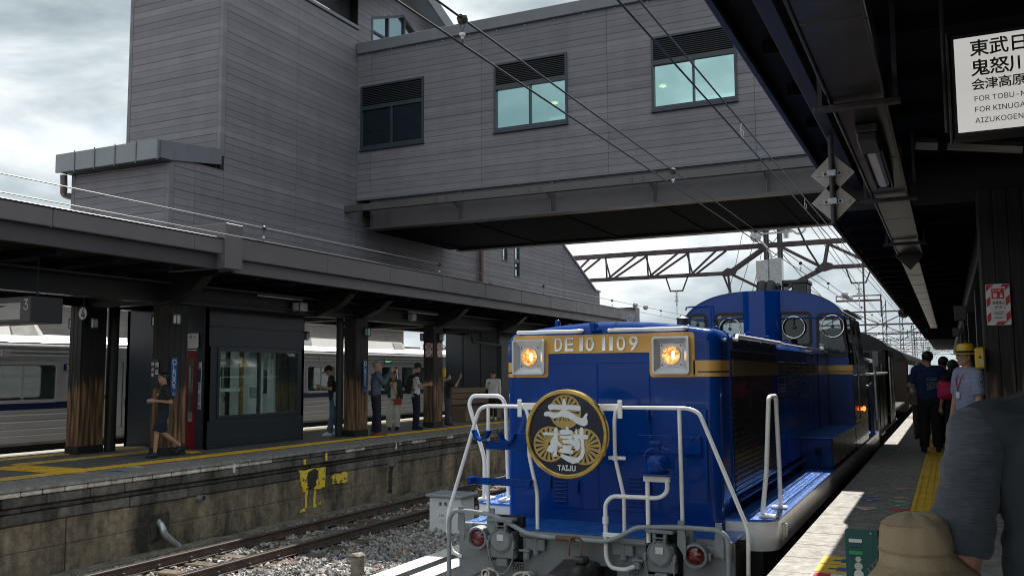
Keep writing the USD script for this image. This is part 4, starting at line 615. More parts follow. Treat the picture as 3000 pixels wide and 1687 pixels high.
sb = Thing('station_building', 'tall dark timber-clad lift and stair tower rising above the far platform roof', 'building', (-13.5, 14.1, 0))
XT, YT, YA, YB = -13.5, 14.1, 12.76, 18.94
core = MB().bx(-16.23, XT - .02, YT + .02, YB, 3.3, 10.45).bx(-16.23, XT - .02, YA + .02, YT + .02, 3.3, 5.75)
wall_back = Polygon([(18.94, 3.3), (18.94, 11.3), (21.2, 12.25), (23.6, 11.25), (23.6, 10.42), (36.35, 4.97), (36.88, 4.95), (36.88, 3.3)])
openings = [Polygon([(19.55, 10.2), (19.55, 11.0), (21.12, 11.62), (21.9, 11.28), (21.9, 10.2)]), sbox(27.36, 5.29, 27.80, 7.3), sbox(28.33, 4.83, 28.79, 7.3)]
wb = wall_back
for o in openings: wb = wb.difference(o)
sb.part('wall', core, 'dark_void')
sb.part('wall', MB().ext(wb, -.25, 0, FYZ(XT - .02)), 'dark_void')
sb.part('wall', MB().ext(wall_back, -.5, -.27, FYZ(XT - .02)), 'ceiling_white')
cladding(sb, Polygon([(-16.15, 5.6), (-13.6, 5.6), (-13.6, 10.4), (-16.15, 10.4)]), FXZ(YT + .02), [], (5.62, 10.4))
cladding(sb, Polygon([(-16.15, 3.7), (-13.6, 3.7), (-13.6, 5.68), (-16.15, 5.68)]), FXZ(YA + .02), [], (3.76, 5.7))
cladding(sb, Polygon([(YA + .12, 3.7), (YB, 3.7), (YB, 10.4), (YT + .12, 10.4), (YT + .12, 5.75), (YA + .12, 5.75)]), FYZ(XT - .02), [13.42, 14.22, 16.55], (3.76, 10.4))
cladding(sb, wb, FYZ(XT - .02), [20.1, 23.3, 26.35, 29.6, 32.82, 36.3], (3.76, 12.3), mt='siding')
for (x0, x1, y0, y1, z0, z1) in ((-13.595, XT + .004, YT - .004, YT + .115, 6.05, 10.42), (-13.595, XT + .004, YA - .004, YA + .115, 3.6, 5.7), (-16.25, -16.155, YT - .004, YT + .1, 6.0, 10.42), (-16.25, -16.155, YA - .004, YA + .1, 3.6, 5.7), (XT - .1, XT + .004, 36.8, 36.9, 3.3, 4.95)):
    sb.part('corner_post', MB().bx(x0, x1, y0, y1, z0, z1), 'siding')
sb.part('coping', MB().cb(-16.3, XT + .05, YT - .05, YB + .02, 10.42, 10.52, .015), 'coping_metal')
sb.part('plant_screen', MB().bx(-16.0, -13.72, 15.6, 18.9, 10.5, 12.6), 'dark_void')  # dark box added to stand in for the shaded recess above the coping
# lean-to eave at the foot of the tower
ev = MB().ext(Polygon([(12.5, 5.66), (12.5, 6.0), (14.1, 6.17), (14.1, 5.85), (12.75, 5.66)]), -2.86, .045, FYZ(XT))
sb.part('lower_roof', ev, 'coping_metal')
for k in range(5):
    x = -16.36 + k * .575; sb.part('gutter_panel', MB().cb(x, x + .565, 12.44, 12.50, 5.64, 6.02, .008), 'roof_metal')
    sb.part('gutter_strap', MB().bx(x + .563, x + .580, 12.425, 12.44, 5.60, 6.04), 'coping_metal')
sb.part('soffit', MB().bx(-16.2, XT + .03, 12.5, 12.78, 5.62, 5.66), 'canopy_dark')
sb.part('downpipe', MB().tube([(-16.3, 12.6, 5.62), (-16.3, 12.62, 5.35), (-16.42, 12.7, 5.24), (-16.2, 12.95, 5.16)], .07, 10, bend=.08), 'pipe_brown', 40)
# upper gable: roof slabs with overhang, window
ov = MB().ext(Polygon([(18.2, 10.98), (21.2, 12.24), (23.9, 11.1), (23.9, 11.42), (21.2, 12.56), (18.2, 11.30)]), -3, .55, FYZ(XT))
sb.part('roof', ov, 'roof_metal')
sb.part('barge_board', MB().ext(Polygon([(18.1, 10.92), (21.2, 12.20), (24.0, 11.06), (24.0, 11.46), (21.2, 12.62), (18.1, 11.34)]), .551, .60, FYZ(XT)), 'coping_metal')
def framed(t, poly, bars, frame, fw=.05, mt='window_frame', gl='glass_sky', d=(-.08, .012)):
    w = t.part('window', MB().ext(poly.difference(poly.buffer(-fw, join_style=2)), d[0], d[1], frame), mt)
    for b in bars: t.part('mullion', MB().ext(b, d[0] + .01, d[1] - .006, frame), mt, parent=w)
    t.part('pane', MB().ext(poly.buffer(-fw * .8, join_style=2), -.055, -.047, frame), gl, parent=w)
framed(sb, openings[0].buffer(-.004, join_style=2), [sbox(20.34, 10.2, 20.40, 11.35), sbox(21.16, 10.2, 21.22, 11.6), sbox(19.57, 10.62, 21.2, 10.67)], FYZ(XT), .06)
framed(sb, openings[1].buffer(-.004, join_style=2), [], FYZ(XT), .05)
framed(sb, openings[2].buffer(-.004, join_style=2), [sbox(28.34, 5.35, 28.78, 5.47)], FYZ(XT), .05)
sb.part('coping', MB().ext(Polygon([(23.6, 10.42), (36.35, 4.97), (36.92, 4.95), (36.92, 5.01), (36.38, 5.04), (23.6, 10.50)]), -.3, .05, FYZ(XT)), 'coping_metal')
sb.part('downpipe', MB().tube([(XT + .12, 25.66, 3.8), (XT + .12, 25.66, 8)], .085, 14), 'pipe_brown', 40)
sb.part('pipe_clamp', MB().bx(XT, XT + .22, 25.60, 25.72, 5.55, 5.60), 'steel_galv')

# ------------------------------------------------------------------ footbridge over the tracks
fb = Thing('footbridge', 'enclosed dark timber-clad footbridge crossing high over the tracks', 'footbridge', (-6, 18.94, 5))
XR = 3.2
wx = [(-13.38, -11.49), (-9.53, -7.64), (-5.63, -3.77), (-1.75, .12)]
bw = sbox(-13.5, 5.94, XR, 9.74)
for a, b in wx: bw = bw.difference(sbox(a, 7.21, b, 8.88))
fb.part('wall', MB().ext(bw, -.14, 0, FXZ(YB + .02)), 'dark_void')
cladding(fb, bw, FXZ(YB + .02), [-13.08, -9.88, -6.67, -3.42, -.2], (5.95, 9.74))
fb.part('fascia', MB().cb(-13.48, XR, YB - .09, YB + .03, 9.74, 10.03, .012), 'coping_metal')
fb.part('roof', MB().bx(-13.48, XR, YB + .03, 23.7, 9.9, 10.0), 'roof_metal')
fb.part('drip_trim', MB().bx(-13.46, XR, YB - .03, YB + .018, 5.90, 5.945), 'coping_metal')
for k, x in enumerate(np.arange(-13.2, 0, .75)): fb.part('rivet', MB().cb(x - .014, x + .014, YB - .03, YB, 9.69, 9.72, .004), 'steel_galv')
# inside: floor, ceiling, back wall with windows so that daylight reaches the passage
fb.part('floor', MB().bx(-13.4, XR, YB + .16, 23.5, 5.5, 5.75), 'bridge_under')
fb.part('ceiling', MB().bx(-13.4, XR, YB + .16, 23.5, 9.0, 9.1), 'ceiling_white')
bk = sbox(-13.4, 5.75, XR, 9.9)
for a, b in wx[1:]: bk = bk.difference(sbox(a - .6, 6.7, b + .6, 8.88))
fb.part('back_wall', MB().ext(bk, -.1, 0, FXZ(23.6)), 'ceiling_white')
fb.part('screen_wall', MB().bx(-11.0, -10.95, YB + .3, 23.4, 5.75, 9.0), 'window_frame')
fb.part('screen_wall', MB().bx(-13.4, -11, 20.6, 20.65, 5.75, 9.0), 'window_frame')
fb.part('screen_wall', MB().bx(-13.4, -11, YB + .3, 20.6, 8.93, 8.99), 'window_frame')
for n, (a, b) in enumerate(wx):
    f = FXZ(YB)
    w = fb.part('window', MB().ext(sbox(a, 7.21, b, 8.88).difference(unary_union([sbox(a + .05, 7.30, (a + b) / 2 - .02, 8.24), sbox((a + b) / 2 + .02, 7.30, b - .05, 8.24), sbox(a + .05, 8.34, b - .05, 8.83)])), -.07, .035, f), 'window_frame')
    for k in range(11): fb.part('louver_slat', MB().add(np.array([[a + .05, YB + .035, 8.345 + k * .044], [b - .05, YB + .035, 8.345 + k * .044], [b - .05, YB - .02, 8.338 + k * .044], [a + .05, YB - .02, 8.338 + k * .044], [a + .05, YB + .035, 8.358 + k * .044], [b - .05, YB + .035, 8.358 + k * .044], [b - .05, YB - .02, 8.350 + k * .044], [a + .05, YB - .02, 8.350 + k * .044]]), BOXF), 'louver', parent=w)
    fb.part('louver_back', MB().bx(a + .05, b - .05, YB + .045, YB + .06, 8.34, 8.83), 'dark_void', parent=w)
    m_ = (a + b) / 2
    for (p, q_, dd) in ((a + .04, m_ - .015, .03), (m_ + .015, b - .04, .012)):
        fb.part('pane', MB().ext(sbox(p, 7.29, q_, 8.25), -dd - .006, -dd, f), 'glass_dark' if n == 0 else 'glass_teal', parent=w)
    fb.part('sill', MB().cb(a - .02, b + .02, YB - .07, YB + .03, 7.165, 7.208, .008), 'window_frame', parent=w)
    if n in (1, 2): fb.part('downlight', MB().lathe([(.0, 0), (.09, 0), (.09, .02)], at_z(*((1624.7, 301.8), (1941.5, 252.0))[n - 1], 8.985), (0, 0, -1), 14), 'lamp_warm')
# main girder, outrigger channel and brackets
fb.part('girder', MB().bx(-13.1, XR, YB + .05, YB + .09, 5.17, 5.88).bx(-13.15, XR, YB - .10, YB + .24, 5.13, 5.165).bx(-13.1, XR, YB + .02, YB + .22, 5.88, 5.92), 'girder_paint')
fb.part('channel', MB().cb(-13.62, XR, YB - .52, YB - .47, 5.53, 5.70, .006).bx(-13.6, XR, YB - .47, YB - .40, 5.53, 5.545).bx(-13.6, XR, YB - .47, YB - .40, 5.685, 5.70), 'girder_paint')
for k, x in enumerate(np.arange(-12.9, XR, 2.42)):
    fb.part('bracket', MB().ext(Polygon([(YB - .47, 5.60), (YB + .05, 5.42), (YB + .05, 5.60), (YB - .47, 5.69)]), -.008, .008, FYZ(x)).bx(x - .05, x + .05, YB + .02, YB + .05, 5.17, 5.88).bx(x - .012, x + .012, YB - .09, YB + .05, 5.165, 5.5), 'girder_paint')
    bp = MB()
    for dx in (-.16, -.11, .11, .16):
        for dz in (5.58, 5.65): bp.cb(x - .2 + dx - .010, x - .2 + dx + .010, YB - .535, YB - .52, dz - .01, dz + .01, .003)
    fb.part('splice_bolts', bp, 'iron_dark')
bp = MB()
for k in range(8):
    for dx in (0, .06, .12): bp.cb(-12.6 + dx - .01, -12.6 + dx + .01, YB + .035, YB + .05, 5.22 + k * .07 - .01, 5.22 + k * .07 + .01, .003)
fb.part('splice_bolts', bp, 'girder_paint')
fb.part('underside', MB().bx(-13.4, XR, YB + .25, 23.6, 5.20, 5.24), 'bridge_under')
for x in np.arange(-12.9, XR, 2.42): fb.part('cross_beam', MB().bx(x - .06, x + .06, YB + .10, 23.6, 5.168, 5.20), 'bridge_under')
fb.part('girder', MB().bx(-13.1, XR, 23.58, 23.64, 5.17, 5.95).bx(-13.1, XR, 23.46, 23.76, 5.13, 5.165), 'girder_paint')
fb.part('rear_fascia', MB().bx(-13.5, XR, 23.66, 23.72, 5.95, 6.7).bx(-13.5, XR, 23.66, 23.72, 8.88, 10.0), 'siding')

# ------------------------------------------------------------------ far platform roof
lc = Thing('platform_canopy', 'long brown metal roof over the far platform, stepped beside the tower', 'platform canopy', (-14, 4, 3))
lc.part('roof', MB().bx(-15.95, -11.5, -25, 36.6, 3.44, 3.55), 'canopy_metal')
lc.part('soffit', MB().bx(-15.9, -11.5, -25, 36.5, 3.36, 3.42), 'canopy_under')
def fascia(y0, y1, joints, zt, zb, zc):
    js = [y0] + [j for j in joints if y0 < j < y1] + [y1]
    for a, b in zip(js[:-1], js[1:]): lc.part('fascia_panel', MB().cb(-11.36, -11.30, a + .004, b - .004, zb, zt, .012), 'canopy_metal')
    lc.part('lower_fascia', MB().cb(-11.52, -11.44, y0, y1, zc, zb + .02, .01), 'canopy_mid' if y0 < 0 else 'canopy_metal')
    lc.part('fascia_cap', MB().cb(-11.6, -11.285, y0, y1, zt, zt + .025, .008), 'canopy_mid')
fascia(-25, 11.95, [-15, -5, .5, 3.2, 5.9, 8.6, 11.28], 3.85, 3.59, 3.33)
fascia(12.36, 35.1, [14.9, 17.2, 19.55, 21.9, 24.2, 26.4, 28.6, 30.8, 33], 3.92, 3.54, 3.31)
lc.part('step_box', MB().cb(-12.6, -11.24, 11.93, 12.36, 3.34, 4.14, .012), 'canopy_metal')
lc.part('end_parapet', MB().cb(-13.0, -11.30, 35.1, 35.6, 3.3, 4.12, .012), 'canopy_metal')
lc.part('beam', MB().cb(-13.42, -13.12, -45, 36, 2.84, 3.22, .01), 'canopy_dark'); lc.part('beam', MB().cb(-15.5, -15.2, -45, 36, 2.84, 3.22, .01), 'canopy_dark')
for y in (8.3, 12.45, 16.9, 18.5, 22.35, 26.3, 30.2):
    lc.part('cross_beam', MB().ext(Polygon([(-15.9, 3.30), (-15.8, 3.05), (-15.5, 2.82), (-13.0, 2.82), (-12.4, 3.05), (-12.1, 3.30)]), -.12, .12, FXZ(y)), 'canopy_dark')
for y in np.arange(2.6, 36, 1.05): lc.part('joist', MB().bx(-15.88, -11.55, y - .04, y + .04, 3.24, 3.36), 'canopy_under')
lc.part('conduit', MB().tube([(-12.9, 2, 3.2), (-12.9, 36, 3.2)], .028, 8), 'canopy_mid')
lc.part('conduit', MB().tube([(-13.06, 12.8, 2.93), (-13.06, 36, 2.93)], .018, 8), 'canopy_mid')

def column(x0, x1, y0, y1, label, mt='charred_wood', top=2.84, plinth=.15, group=None, pipe=None, nplank=3):
    t = Thing('canopy_column', label, 'column', ((x0 + x1) / 2, (y0 + y1) / 2, 0), group)
    t.part('core', MB().bx(x0 + .02, x1 - .02, y0 + .02, y1 - .02, 0, top), 'canopy_dark')
    for k in range(nplank):
        w = (x1 - x0) / nplank; a = x0 + k * w
        t.part('plank', MB().cb(a + .003, a + w - .003, y0 - rng.uniform(0, .006), y0 + .022, plinth, top, .006), mt)
        t.part('plank', MB().cb(a + .003, a + w - .003, y1 - .022, y1 + .004, plinth, top, .006), mt)
        w = (y1 - y0 - .05) / nplank; a = y0 + .025 + k * w
        t.part('plank', MB().cb(x1 - .022, x1 + rng.uniform(0, .006), a + .003, a + w - .003, plinth, top, .006), mt)
        t.part('plank', MB().cb(x0 - .004, x0 + .022, a + .003, a + w - .003, plinth, top, .006), mt)
    t.part('plinth', MB().cb(x0 - .012, x1 + .012, y0 - .012, y1 + .012, 0, plinth, .008), 'canopy_dark')
    if pipe: t.part('downpipe', MB().tube([(pipe[0], pipe[1], 0), (pipe[0], pipe[1], top - .15), (pipe[0] - .1, pipe[1] + .1, top + .15)], pipe[2], 12, bend=.15), 'canopy_dark', 40)
    return t
column(-15.40, -15.06, 12.18, 12.75, 'scorched timber column with the round white number sign in front', pipe=(-15.10, 12.95, .11))
column(-13.60, -13.20, 12.57, 13.05, 'scorched timber column behind the walking boy', pipe=(-13.9, 13.3, .05))
column(-13.30, -12.96, 18.22, 18.75, 'scorched timber column right of the lift shaft with a narrow blue name sign', pipe=(-13.28, 18.02, .09))
column(-13.40, -13.07, 22.10, 22.62, 'scorched timber column carrying two red and white posters')
column(-15.40, -15.06, 18.22, 18.75, 'charred column standing behind the man in the grey jacket')

# ------------------------------------------------------------------ near platform roof, column and duct
rc = Thing('platform_canopy', 'near platform roof, almost black underneath, running to the vanishing point', 'platform canopy', (1, 5, 3.5))
rc.part('roof', MB().bx(-1.262, 9, -12, 12.0, 4.02, 4.12), 'canopy_metal')
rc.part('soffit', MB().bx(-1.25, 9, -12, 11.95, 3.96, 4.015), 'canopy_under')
rc.part('fascia', MB().cb(-1.31, -1.25, -12, 12.0, 3.86, 4.16, .012), 'canopy_dark')
rc.part('fascia', MB().cb(-1.31, 9, 12.0, 12.06, 3.5, 4.16, .012), 'canopy_dark')
rc.part('beam', MB().cb(-.98, -.86, -12, 11.9, 3.74, 3.96, .01), 'canopy_dark')
for y in np.arange(-7, 12, 1.15): rc.part('joist', MB().bx(-1.15, 9, y - .05, y + .05, 3.86, 3.96), 'canopy_under')
for (y0, y1, xe) in ((12.06, 34.0, -1.32), (34.0, 95, -1.14)):
    rc.part('roof', MB().bx(xe + .03, 9, y0, y1, 3.52, 3.60), 'canopy_metal')
    rc.part('soffit', MB().bx(xe + .08, 9, y0, y1, 3.46, 3.515), 'canopy_under')
    rc.part('fascia', MB().cb(xe - .02, xe + .04, y0, y1, 3.45, 3.66, .012), 'canopy_dark')
for y in np.arange(12.6, 60, 1.15): rc.part('joist', MB().bx(-1.2, 4, y - .045, y + .045, 3.36, 3.46), 'canopy_under')
rc.part('beam', MB().cb(.42, .78, 11.65, 95, 3.0, 3.46, .01), 'canopy_dark')
rc.part('wall_panel', MB().bx(1.25, 1.32, 2, 95, 0, 3.5), 'canopy_under')
column(.36, 1.2, 11.0, 11.6, 'scorched plank column behind the man in the dark jersey', 'charred_wood_right', top=3.46, nplank=6)
for y in (19.0, 26.5, 34.2, 42): column(.5, 1.0, y, y + .5, 'dark column further along the near platform', 'canopy_dark', top=3.46, group='distant columns of the near platform')
du = Thing('cable_duct', 'wide glossy steel cable duct hanging under the near roof', 'cable duct', (-.47, 5, 3.3))
for y in np.arange(-2, 15.2, 3.4):
    y1 = min(y + 3.39, 15.2); du.part('duct_section', MB().cb(-.635, -.30, y, y1, 3.30, 3.42, .008).cb(-.645, -.625, y, y1, 3.28, 3.44, .004).cb(-.31, -.29, y, y1, 3.28, 3.44, .004), 'steel_duct')
for y in (1.2, 6.3, 10.0, 13.6):
    du.part('hanger', MB().cb(-.75, -.2, y - .03, y + .03, 3.235, 3.275, .006).bx(-.72, -.69, y - .015, y + .015, 3.27, 3.96).bx(-.25, -.22, y - .015, y + .015, 3.27, 3.96), 'iron_dark')
du.part('duct_end', MB().ext(Polygon([(-.47, 3.05), (-.25, 3.30), (-.47, 3.50), (-.69, 3.30)]), 0, .04, FXZ(15.3)), 'steel_duct')
for y in np.arange(15.6, 40, 2.05):
    du.part('duct_section', MB().cb(-.60, -.34, y, y + 1.98, 3.20, 3.32, .008), 'steel_duct')

# ------------------------------------------------------------------ diesel locomotive
XC = -2.93
lo = Thing('diesel_locomotive', 'blue diesel locomotive with gold band and lit square headlamps at the near platform', 'locomotive', (XC, 7.6, -1.12))
L = lambda name, mesh, mt, smooth=False, parent=None, label=None: lo.part(name, mesh, mt, smooth, label, parent)
# frame ends
bb = sbox(-4.21, -.75, -1.65, .115).difference(unary_union([sbox(-2.97, -.62, -2.66, -.17), sbox(-3.86, -.18, -3.55, .2), sbox(-2.385, -.18, -2.08, .2), sbox(-3.545, .03, -2.39, .2)]))
L('buffer_beam', MB().ext(bb.buffer(-.02).buffer(.02, 4), 0, -.05, FXZ(7.6)), 'beam_grey', 30)
L('buffer_beam', MB().bx(-4.20, -1.66, 7.655, 8.3, -.75, .02), 'under_black')
L('front_deck', MB().cb(-3.56, -2.36, 7.52, 8.2, .035, .10, .02), 'beam_grey')
L('front_deck', MB().bx(-3.545, -2.375, 7.53, 8.2, .1005, .106), 'loco_deck')
L('front_deck', MB().ext(Polygon([(-4.2, 7.64), (-3.56, 7.64), (-3.56, 8.2), (-4.2, 8.2)]), .1, .105, FXY(0)).ext(Polygon([(-2.36, 7.64), (-1.66, 7.64), (-1.66, 8.2), (-2.36, 8.2)]), .1, .105, FXY(0)), 'loco_deck')
for x in (-4.13, -1.73): L('beam_corner', MB().cb(x - .07, x + .07, 7.56, 7.60, .06, .12, .006), 'beam_grey')
# side sills with rounded step corners (white), chequered blue step decks
def sill(s):
    X = lambda d: XC + s * d
    path = [(X(1.02), 8.27), (X(1.30), 8.27)] + [(X(1.30 + .2 * math.sin(a)), 8.47 - .2 * math.cos(a)) for a in np.linspace(0, PI / 2, 8)][1:] + [(X(1.5), 21.3)]
    p = np.array(path); n = len(p)
    v = np.concatenate([np.c_[p, np.full(n, -.07)], np.c_[p, np.full(n, .185)]]); i = np.arange(n - 1)
    f = np.stack([i, i + 1, i + n + 1, i + n], 1)
    m = MB().add(v, f if s > 0 else f[:, ::-1])
    q = p.copy(); q[:, 0] -= s * .02; q[:, 1] += .02
    v2 = np.concatenate([np.c_[p, np.full(n, -.07)], np.c_[q, np.full(n, -.07)]]); m.add(v2, np.stack([i, i + n, i + n + 1, i + 1], 1) if s > 0 else np.stack([i, i + 1, i + n + 1, i + n], 1))
    L('side_sill', m, 'loco_white', 35)
    deck = Polygon([tuple(a) for a in path] + [(X(1.02), 21.3)])
    L('step_deck', MB().ext(deck.buffer(.008), .183, .203, FXY(0)), 'loco_deck')
    rib = MB()
    for k in range(8): rib.cb(X(1.13 + k * .045) - .006, X(1.13 + k * .045) + .006, 8.55, 12.8, .203, .209, .002)
    L('tread_rib', rib, 'loco_deck')
sill(1); sill(-1)
L('underframe', MB().bx(XC - 1.38, XC + 1.38, 8.3, 21.2, -.75, -.08), 'under_black')
for y in (9.3, 11.1, 12.9, 17.6, 19.4):
    for sx in (-1, 1):
        L('wheel', MB().lathe([(.0, -.07), (.40, -.07), (.43, -.055), (.43, .06), (.0, .06)], (XC + sx * .56, y, -.69), (1, 0, 0), 28), 'iron_dark', 40)
L('step_latch', MB().cb(XC + 1.495, XC + 1.515, 8.62, 8.66, -.03, .13, .006).cb(XC + 1.50, XC + 1.53, 8.70, 8.73, -.01, .12, .006), 'loco_white')
# hood: rounded nose and the slightly lower casing behind it
def hood(y0, y1, hw, zc, ze, r, round_front):
    pts = []
    for u in np.linspace(-1, 1, 9):
        x = XC + u * (hw - r); z = zc - (zc - ze) * u * u - r
        for y in ([y0 + r, y1] if round_front else [y0, y1]): pts.append((x, y, z))
    sph = [m3.Manifold.sphere(r, 24).translate(p) for p in pts]
    for sx in (-1, 1):
        for y in ([y0 + r, y1] if round_front else [y0, y1]):
            sph.append(m3.Manifold.cylinder(.2, r, r, 24).translate((XC + sx * (hw - r), y, .10)))
    h = m3.Manifold.batch_hull(sph)
    return h.trim_by_plane((0, -1, 0), -y1).trim_by_plane((0, 1, 0), y0) if not round_front else h.trim_by_plane((0, -1, 0), -y1)
L('hood_nose', hood(8.15, 8.62, 1.065, 1.985, 1.90, .12, True), 'loco_blue', 35)
L('hood_casing', hood(8.60, 16.2, 1.045, 1.955, 1.86, .13, False), 'loco_blue', 35)
for sx in (-1, 1):
    X = XC + sx * 1.065
    L('seam_strip', MB().bx(X - .01, X + .012 * sx, 8.60, 8.64, .1, 1.84), 'loco_blue')
    g = MB().bx(X - .012, X + .012, 8.68, 11.05, .32, 1.72)
    L('radiator_grille', g, 'loco_black')
    for k in range(3):
        y = 8.70 + k * .79; rb = MB()
        for z in np.arange(.36, 1.70, .05): rb.bx(X - .005, X + .022 * sx, y, y + .76, z, z + .018)
        L('grille_slats', rb, 'loco_black')
    L('grille_cap', MB().cb(X - .02, X + .03 * sx, 8.64, 11.08, 1.70, 1.83, .01), 'loco_blue_dark')
    for k in range(4): L('cap_slot', MB().ext(disc(8.85 + k * .62, 1.765, .05, 6), 0, .004, FYZ(X + .03 * sx, sx)), 'dark_void')
    for k in range(6):
        y = 11.15 + k * .62
        d = L('side_door', MB().cb(X - .012, X + .012 * sx, y, y + .605, .35, 1.78, .006), 'loco_blue')
        lv = MB()
        for z in np.arange(1.15, 1.62, .045): lv.cb(X, X + .03 * sx, y + .12, y + .48, z, z + .02, .005)
        L('door_louvers', lv, 'loco_blue_dark', parent=d)
        L('door_handle', MB().cb(X + .012 * sx, X + .03 * sx, y + .06, y + .085, .95, 1.08, .005), 'loco_blue', parent=d)
    L('cowl_end', MB().cb(X - .01, X + .02 * sx, 14.9, 16.15, .35, 1.80, .008), 'loco_blue')
    L('roof_rail', MB().tube([(X + .05 * sx, 8.72, 1.80), (X + .05 * sx, 8.76, 1.84), (X + .05 * sx, 11.2, 1.84), (X + .05 * sx, 11.24, 1.80)], .02, 8), 'rail_white', 50)
    L('roof_rail', MB().tube([(X + .04 * sx, 11.3, 1.80), (X + .04 * sx, 11.34, 1.83), (X + .04 * sx, 16.0, 1.83)], .015, 8), 'rail_white', 50)
    L('foot_rail', MB().tube([(X + .03 * sx, 8.7, .30), (X + .03 * sx, 13.0, .30)], .03, 8), 'loco_blue', 50)
    # gold band with its thin blue line
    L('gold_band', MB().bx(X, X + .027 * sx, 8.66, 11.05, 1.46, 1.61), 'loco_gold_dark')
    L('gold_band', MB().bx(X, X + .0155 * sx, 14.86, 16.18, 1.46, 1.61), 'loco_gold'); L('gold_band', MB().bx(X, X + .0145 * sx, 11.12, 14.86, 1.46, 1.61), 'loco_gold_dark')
bolts = MB()
for k in range(16): bolts.lathe([(.022, 0), (.022, .02), (.0, .026)], (XC + .80, 8.9 + k * .42, 1.895), (.25, 0, 1), 8)
L('roof_bolts', bolts, 'loco_blue')
for k, y in enumerate((9.6, 10.7, 11.3, 11.9, 12.6, 13.3, 14.1)):
    x = XC + (.55 if k % 2 else .72); L('lifting_eye', MB().tube([(x - .05, y, 1.86), (x - .05, y, 1.93), (x, y, 1.99), (x + .05, y, 1.93), (x + .05, y, 1.86)], .012, 8, bend=.05), 'loco_blue', 50)
for y in (11.2, 13.5): L('casing_joint', MB().tube([(XC + 1.05, y, 1.72), (XC + .98, y, 1.845), (XC + .8, y, 1.905), (XC, y, 1.965)], .022, 8, bend=.1), 'loco_blue', 50)
L('roof_dome', hull([(-3.14, 12.0, 1.94), (-3.14, 12.0, 2.08)], .06, 20), 'loco_blue', 60)
L('roof_dome', hull([(-3.03, 12.0, 1.94), (-3.03, 12.0, 2.06)], .035, 16), 'loco_blue', 60)
L('roof_stub', hull([(XC - .72, 8.7, 1.95), (XC - .72, 8.7, 2.02)], .03, 12), 'loco_blue', 60)
L('roof_vent', MB().lathe([(.10, 0), (.10, .12), (.13, .12), (.13, .14), (.07, .14), (.07, .24), (.09, .25), (.0, .29)], (XC - .15, 11.5, 1.94), (0, 0, 1), 16), 'iron_dark', 35)
L('roof_eye', MB().tube([(XC - .62, 10.8, 1.9), (XC - .62, 10.8, 2.12)], .012, 8).tube([(XC - .62 + .04 * math.cos(a), 10.8, 2.16 + .04 * math.sin(a)) for a in np.linspace(0, 2 * PI, 13)[:-1]], .012, 6, closed=True), 'pipe_grey', 50)
# nose: gold panel, lamps, number, grab bars, doors, louvres
F = FXZ(8.15)
band = unary_union([rrect(-3.90, -3.52, 1.455, 1.865, .035), sbox(-3.6, 1.685, -2.4, 1.862), rrect(-2.50, -2.075, 1.455, 1.865, .035)]).buffer(.012).buffer(-.024).buffer(.012)
L('gold_panel', MB().ext(band, .0005, .004, F), 'loco_gold')
def wrap(s, z0, z1, off, mt, x_in):
    xf = XC + s * (1.065 - .12); arc = [(xf + s * (.12 + off) * math.sin(a), 8.27 - (.12 + off) * math.cos(a)) for a in np.linspace(0, PI / 2, 9)]
    p = np.array([(x_in, 8.15 - off)] + arc + [(XC + s * (1.065 + off), 8.62)]); n = len(p); i = np.arange(n - 1)
    f = np.stack([i, i + 1, i + n + 1, i + n], 1)
    L('gold_band' if mt == 'loco_gold' else 'pin_stripe', MB().add(np.concatenate([np.c_[p, np.full(n, z0)], np.c_[p, np.full(n, z1)]]), f if s > 0 else f[:, ::-1]), mt, 40)
wrap(1, 1.458, 1.605, .004, 'loco_gold', -2.09); wrap(-1, 1.458, 1.605, .004, 'loco_gold', -3.89)
wrap(1, 1.495, 1.508, .006, 'navy_enamel', -2.05); wrap(-1, 1.495, 1.508, .006, 'navy_enamel', -3.90)
for k, cx in enumerate((-3.715, -2.288)):
    cz = 1.655; h = .172
    def ringq(r0, d0, r1, d1):
        a = [(-1, -1), (1, -1), (1, 1), (-1, 1)]
        v = [(cx + i * r0, 8.15 - d0, cz + j * r0) for i, j in a] + [(cx + i * r1, 8.15 - d1, cz + j * r1) for i, j in a]
        return v, [[i, (i + 1) % 4, (i + 1) % 4 + 4, i + 4] for i in range(4)]
    b = L('headlamp', MB().ext(rrect(cx - h, cx + h, cz - h, cz + h, .03).difference(rrect(cx - h + .018, cx + h - .018, cz - h + .018, cz + h - .018, .022)), .004, .062, F).add(*ringq(h - .016, .055, .10, .012)).ext(sbox(cx - .105, cz - .105, cx + .105, cz + .105).difference(disc(cx, cz, .078)), .004, .0145, F), 'lamp_silver', 25, label='square silver headlamp housing with an amber lit bulb')
    L('lamp_rim', MB().lathe([(.078, 0), (.086, .018), (.092, 0)], (cx, 8.138, cz), (0, -1, 0), 24), 'chrome', 40, parent=b)
    L('lamp_glass', MB().lathe([(.0, .012), (.04, .010), (.078, .0)], (cx, 8.136, cz), (0, -1, 0), 24), 'lamp_amber', 60, parent=b)
    L('filament', hull([(cx + .012, 8.124, cz + .01), (cx + .02, 8.124, cz - .03), (cx + .02, 8.124, cz + .03)], .012, 10), 'lamp_core', 60, parent=b)
    sc = MB()
    for i in (-1, 1):
        for j in (-1, 1): sc.lathe([(.008, 0), (.0, .005)], (cx + i * .088, 8.135, cz + j * .088), (0, -1, 0), 8)
    L('lamp_screws', sc, 'iron_dark', parent=b)
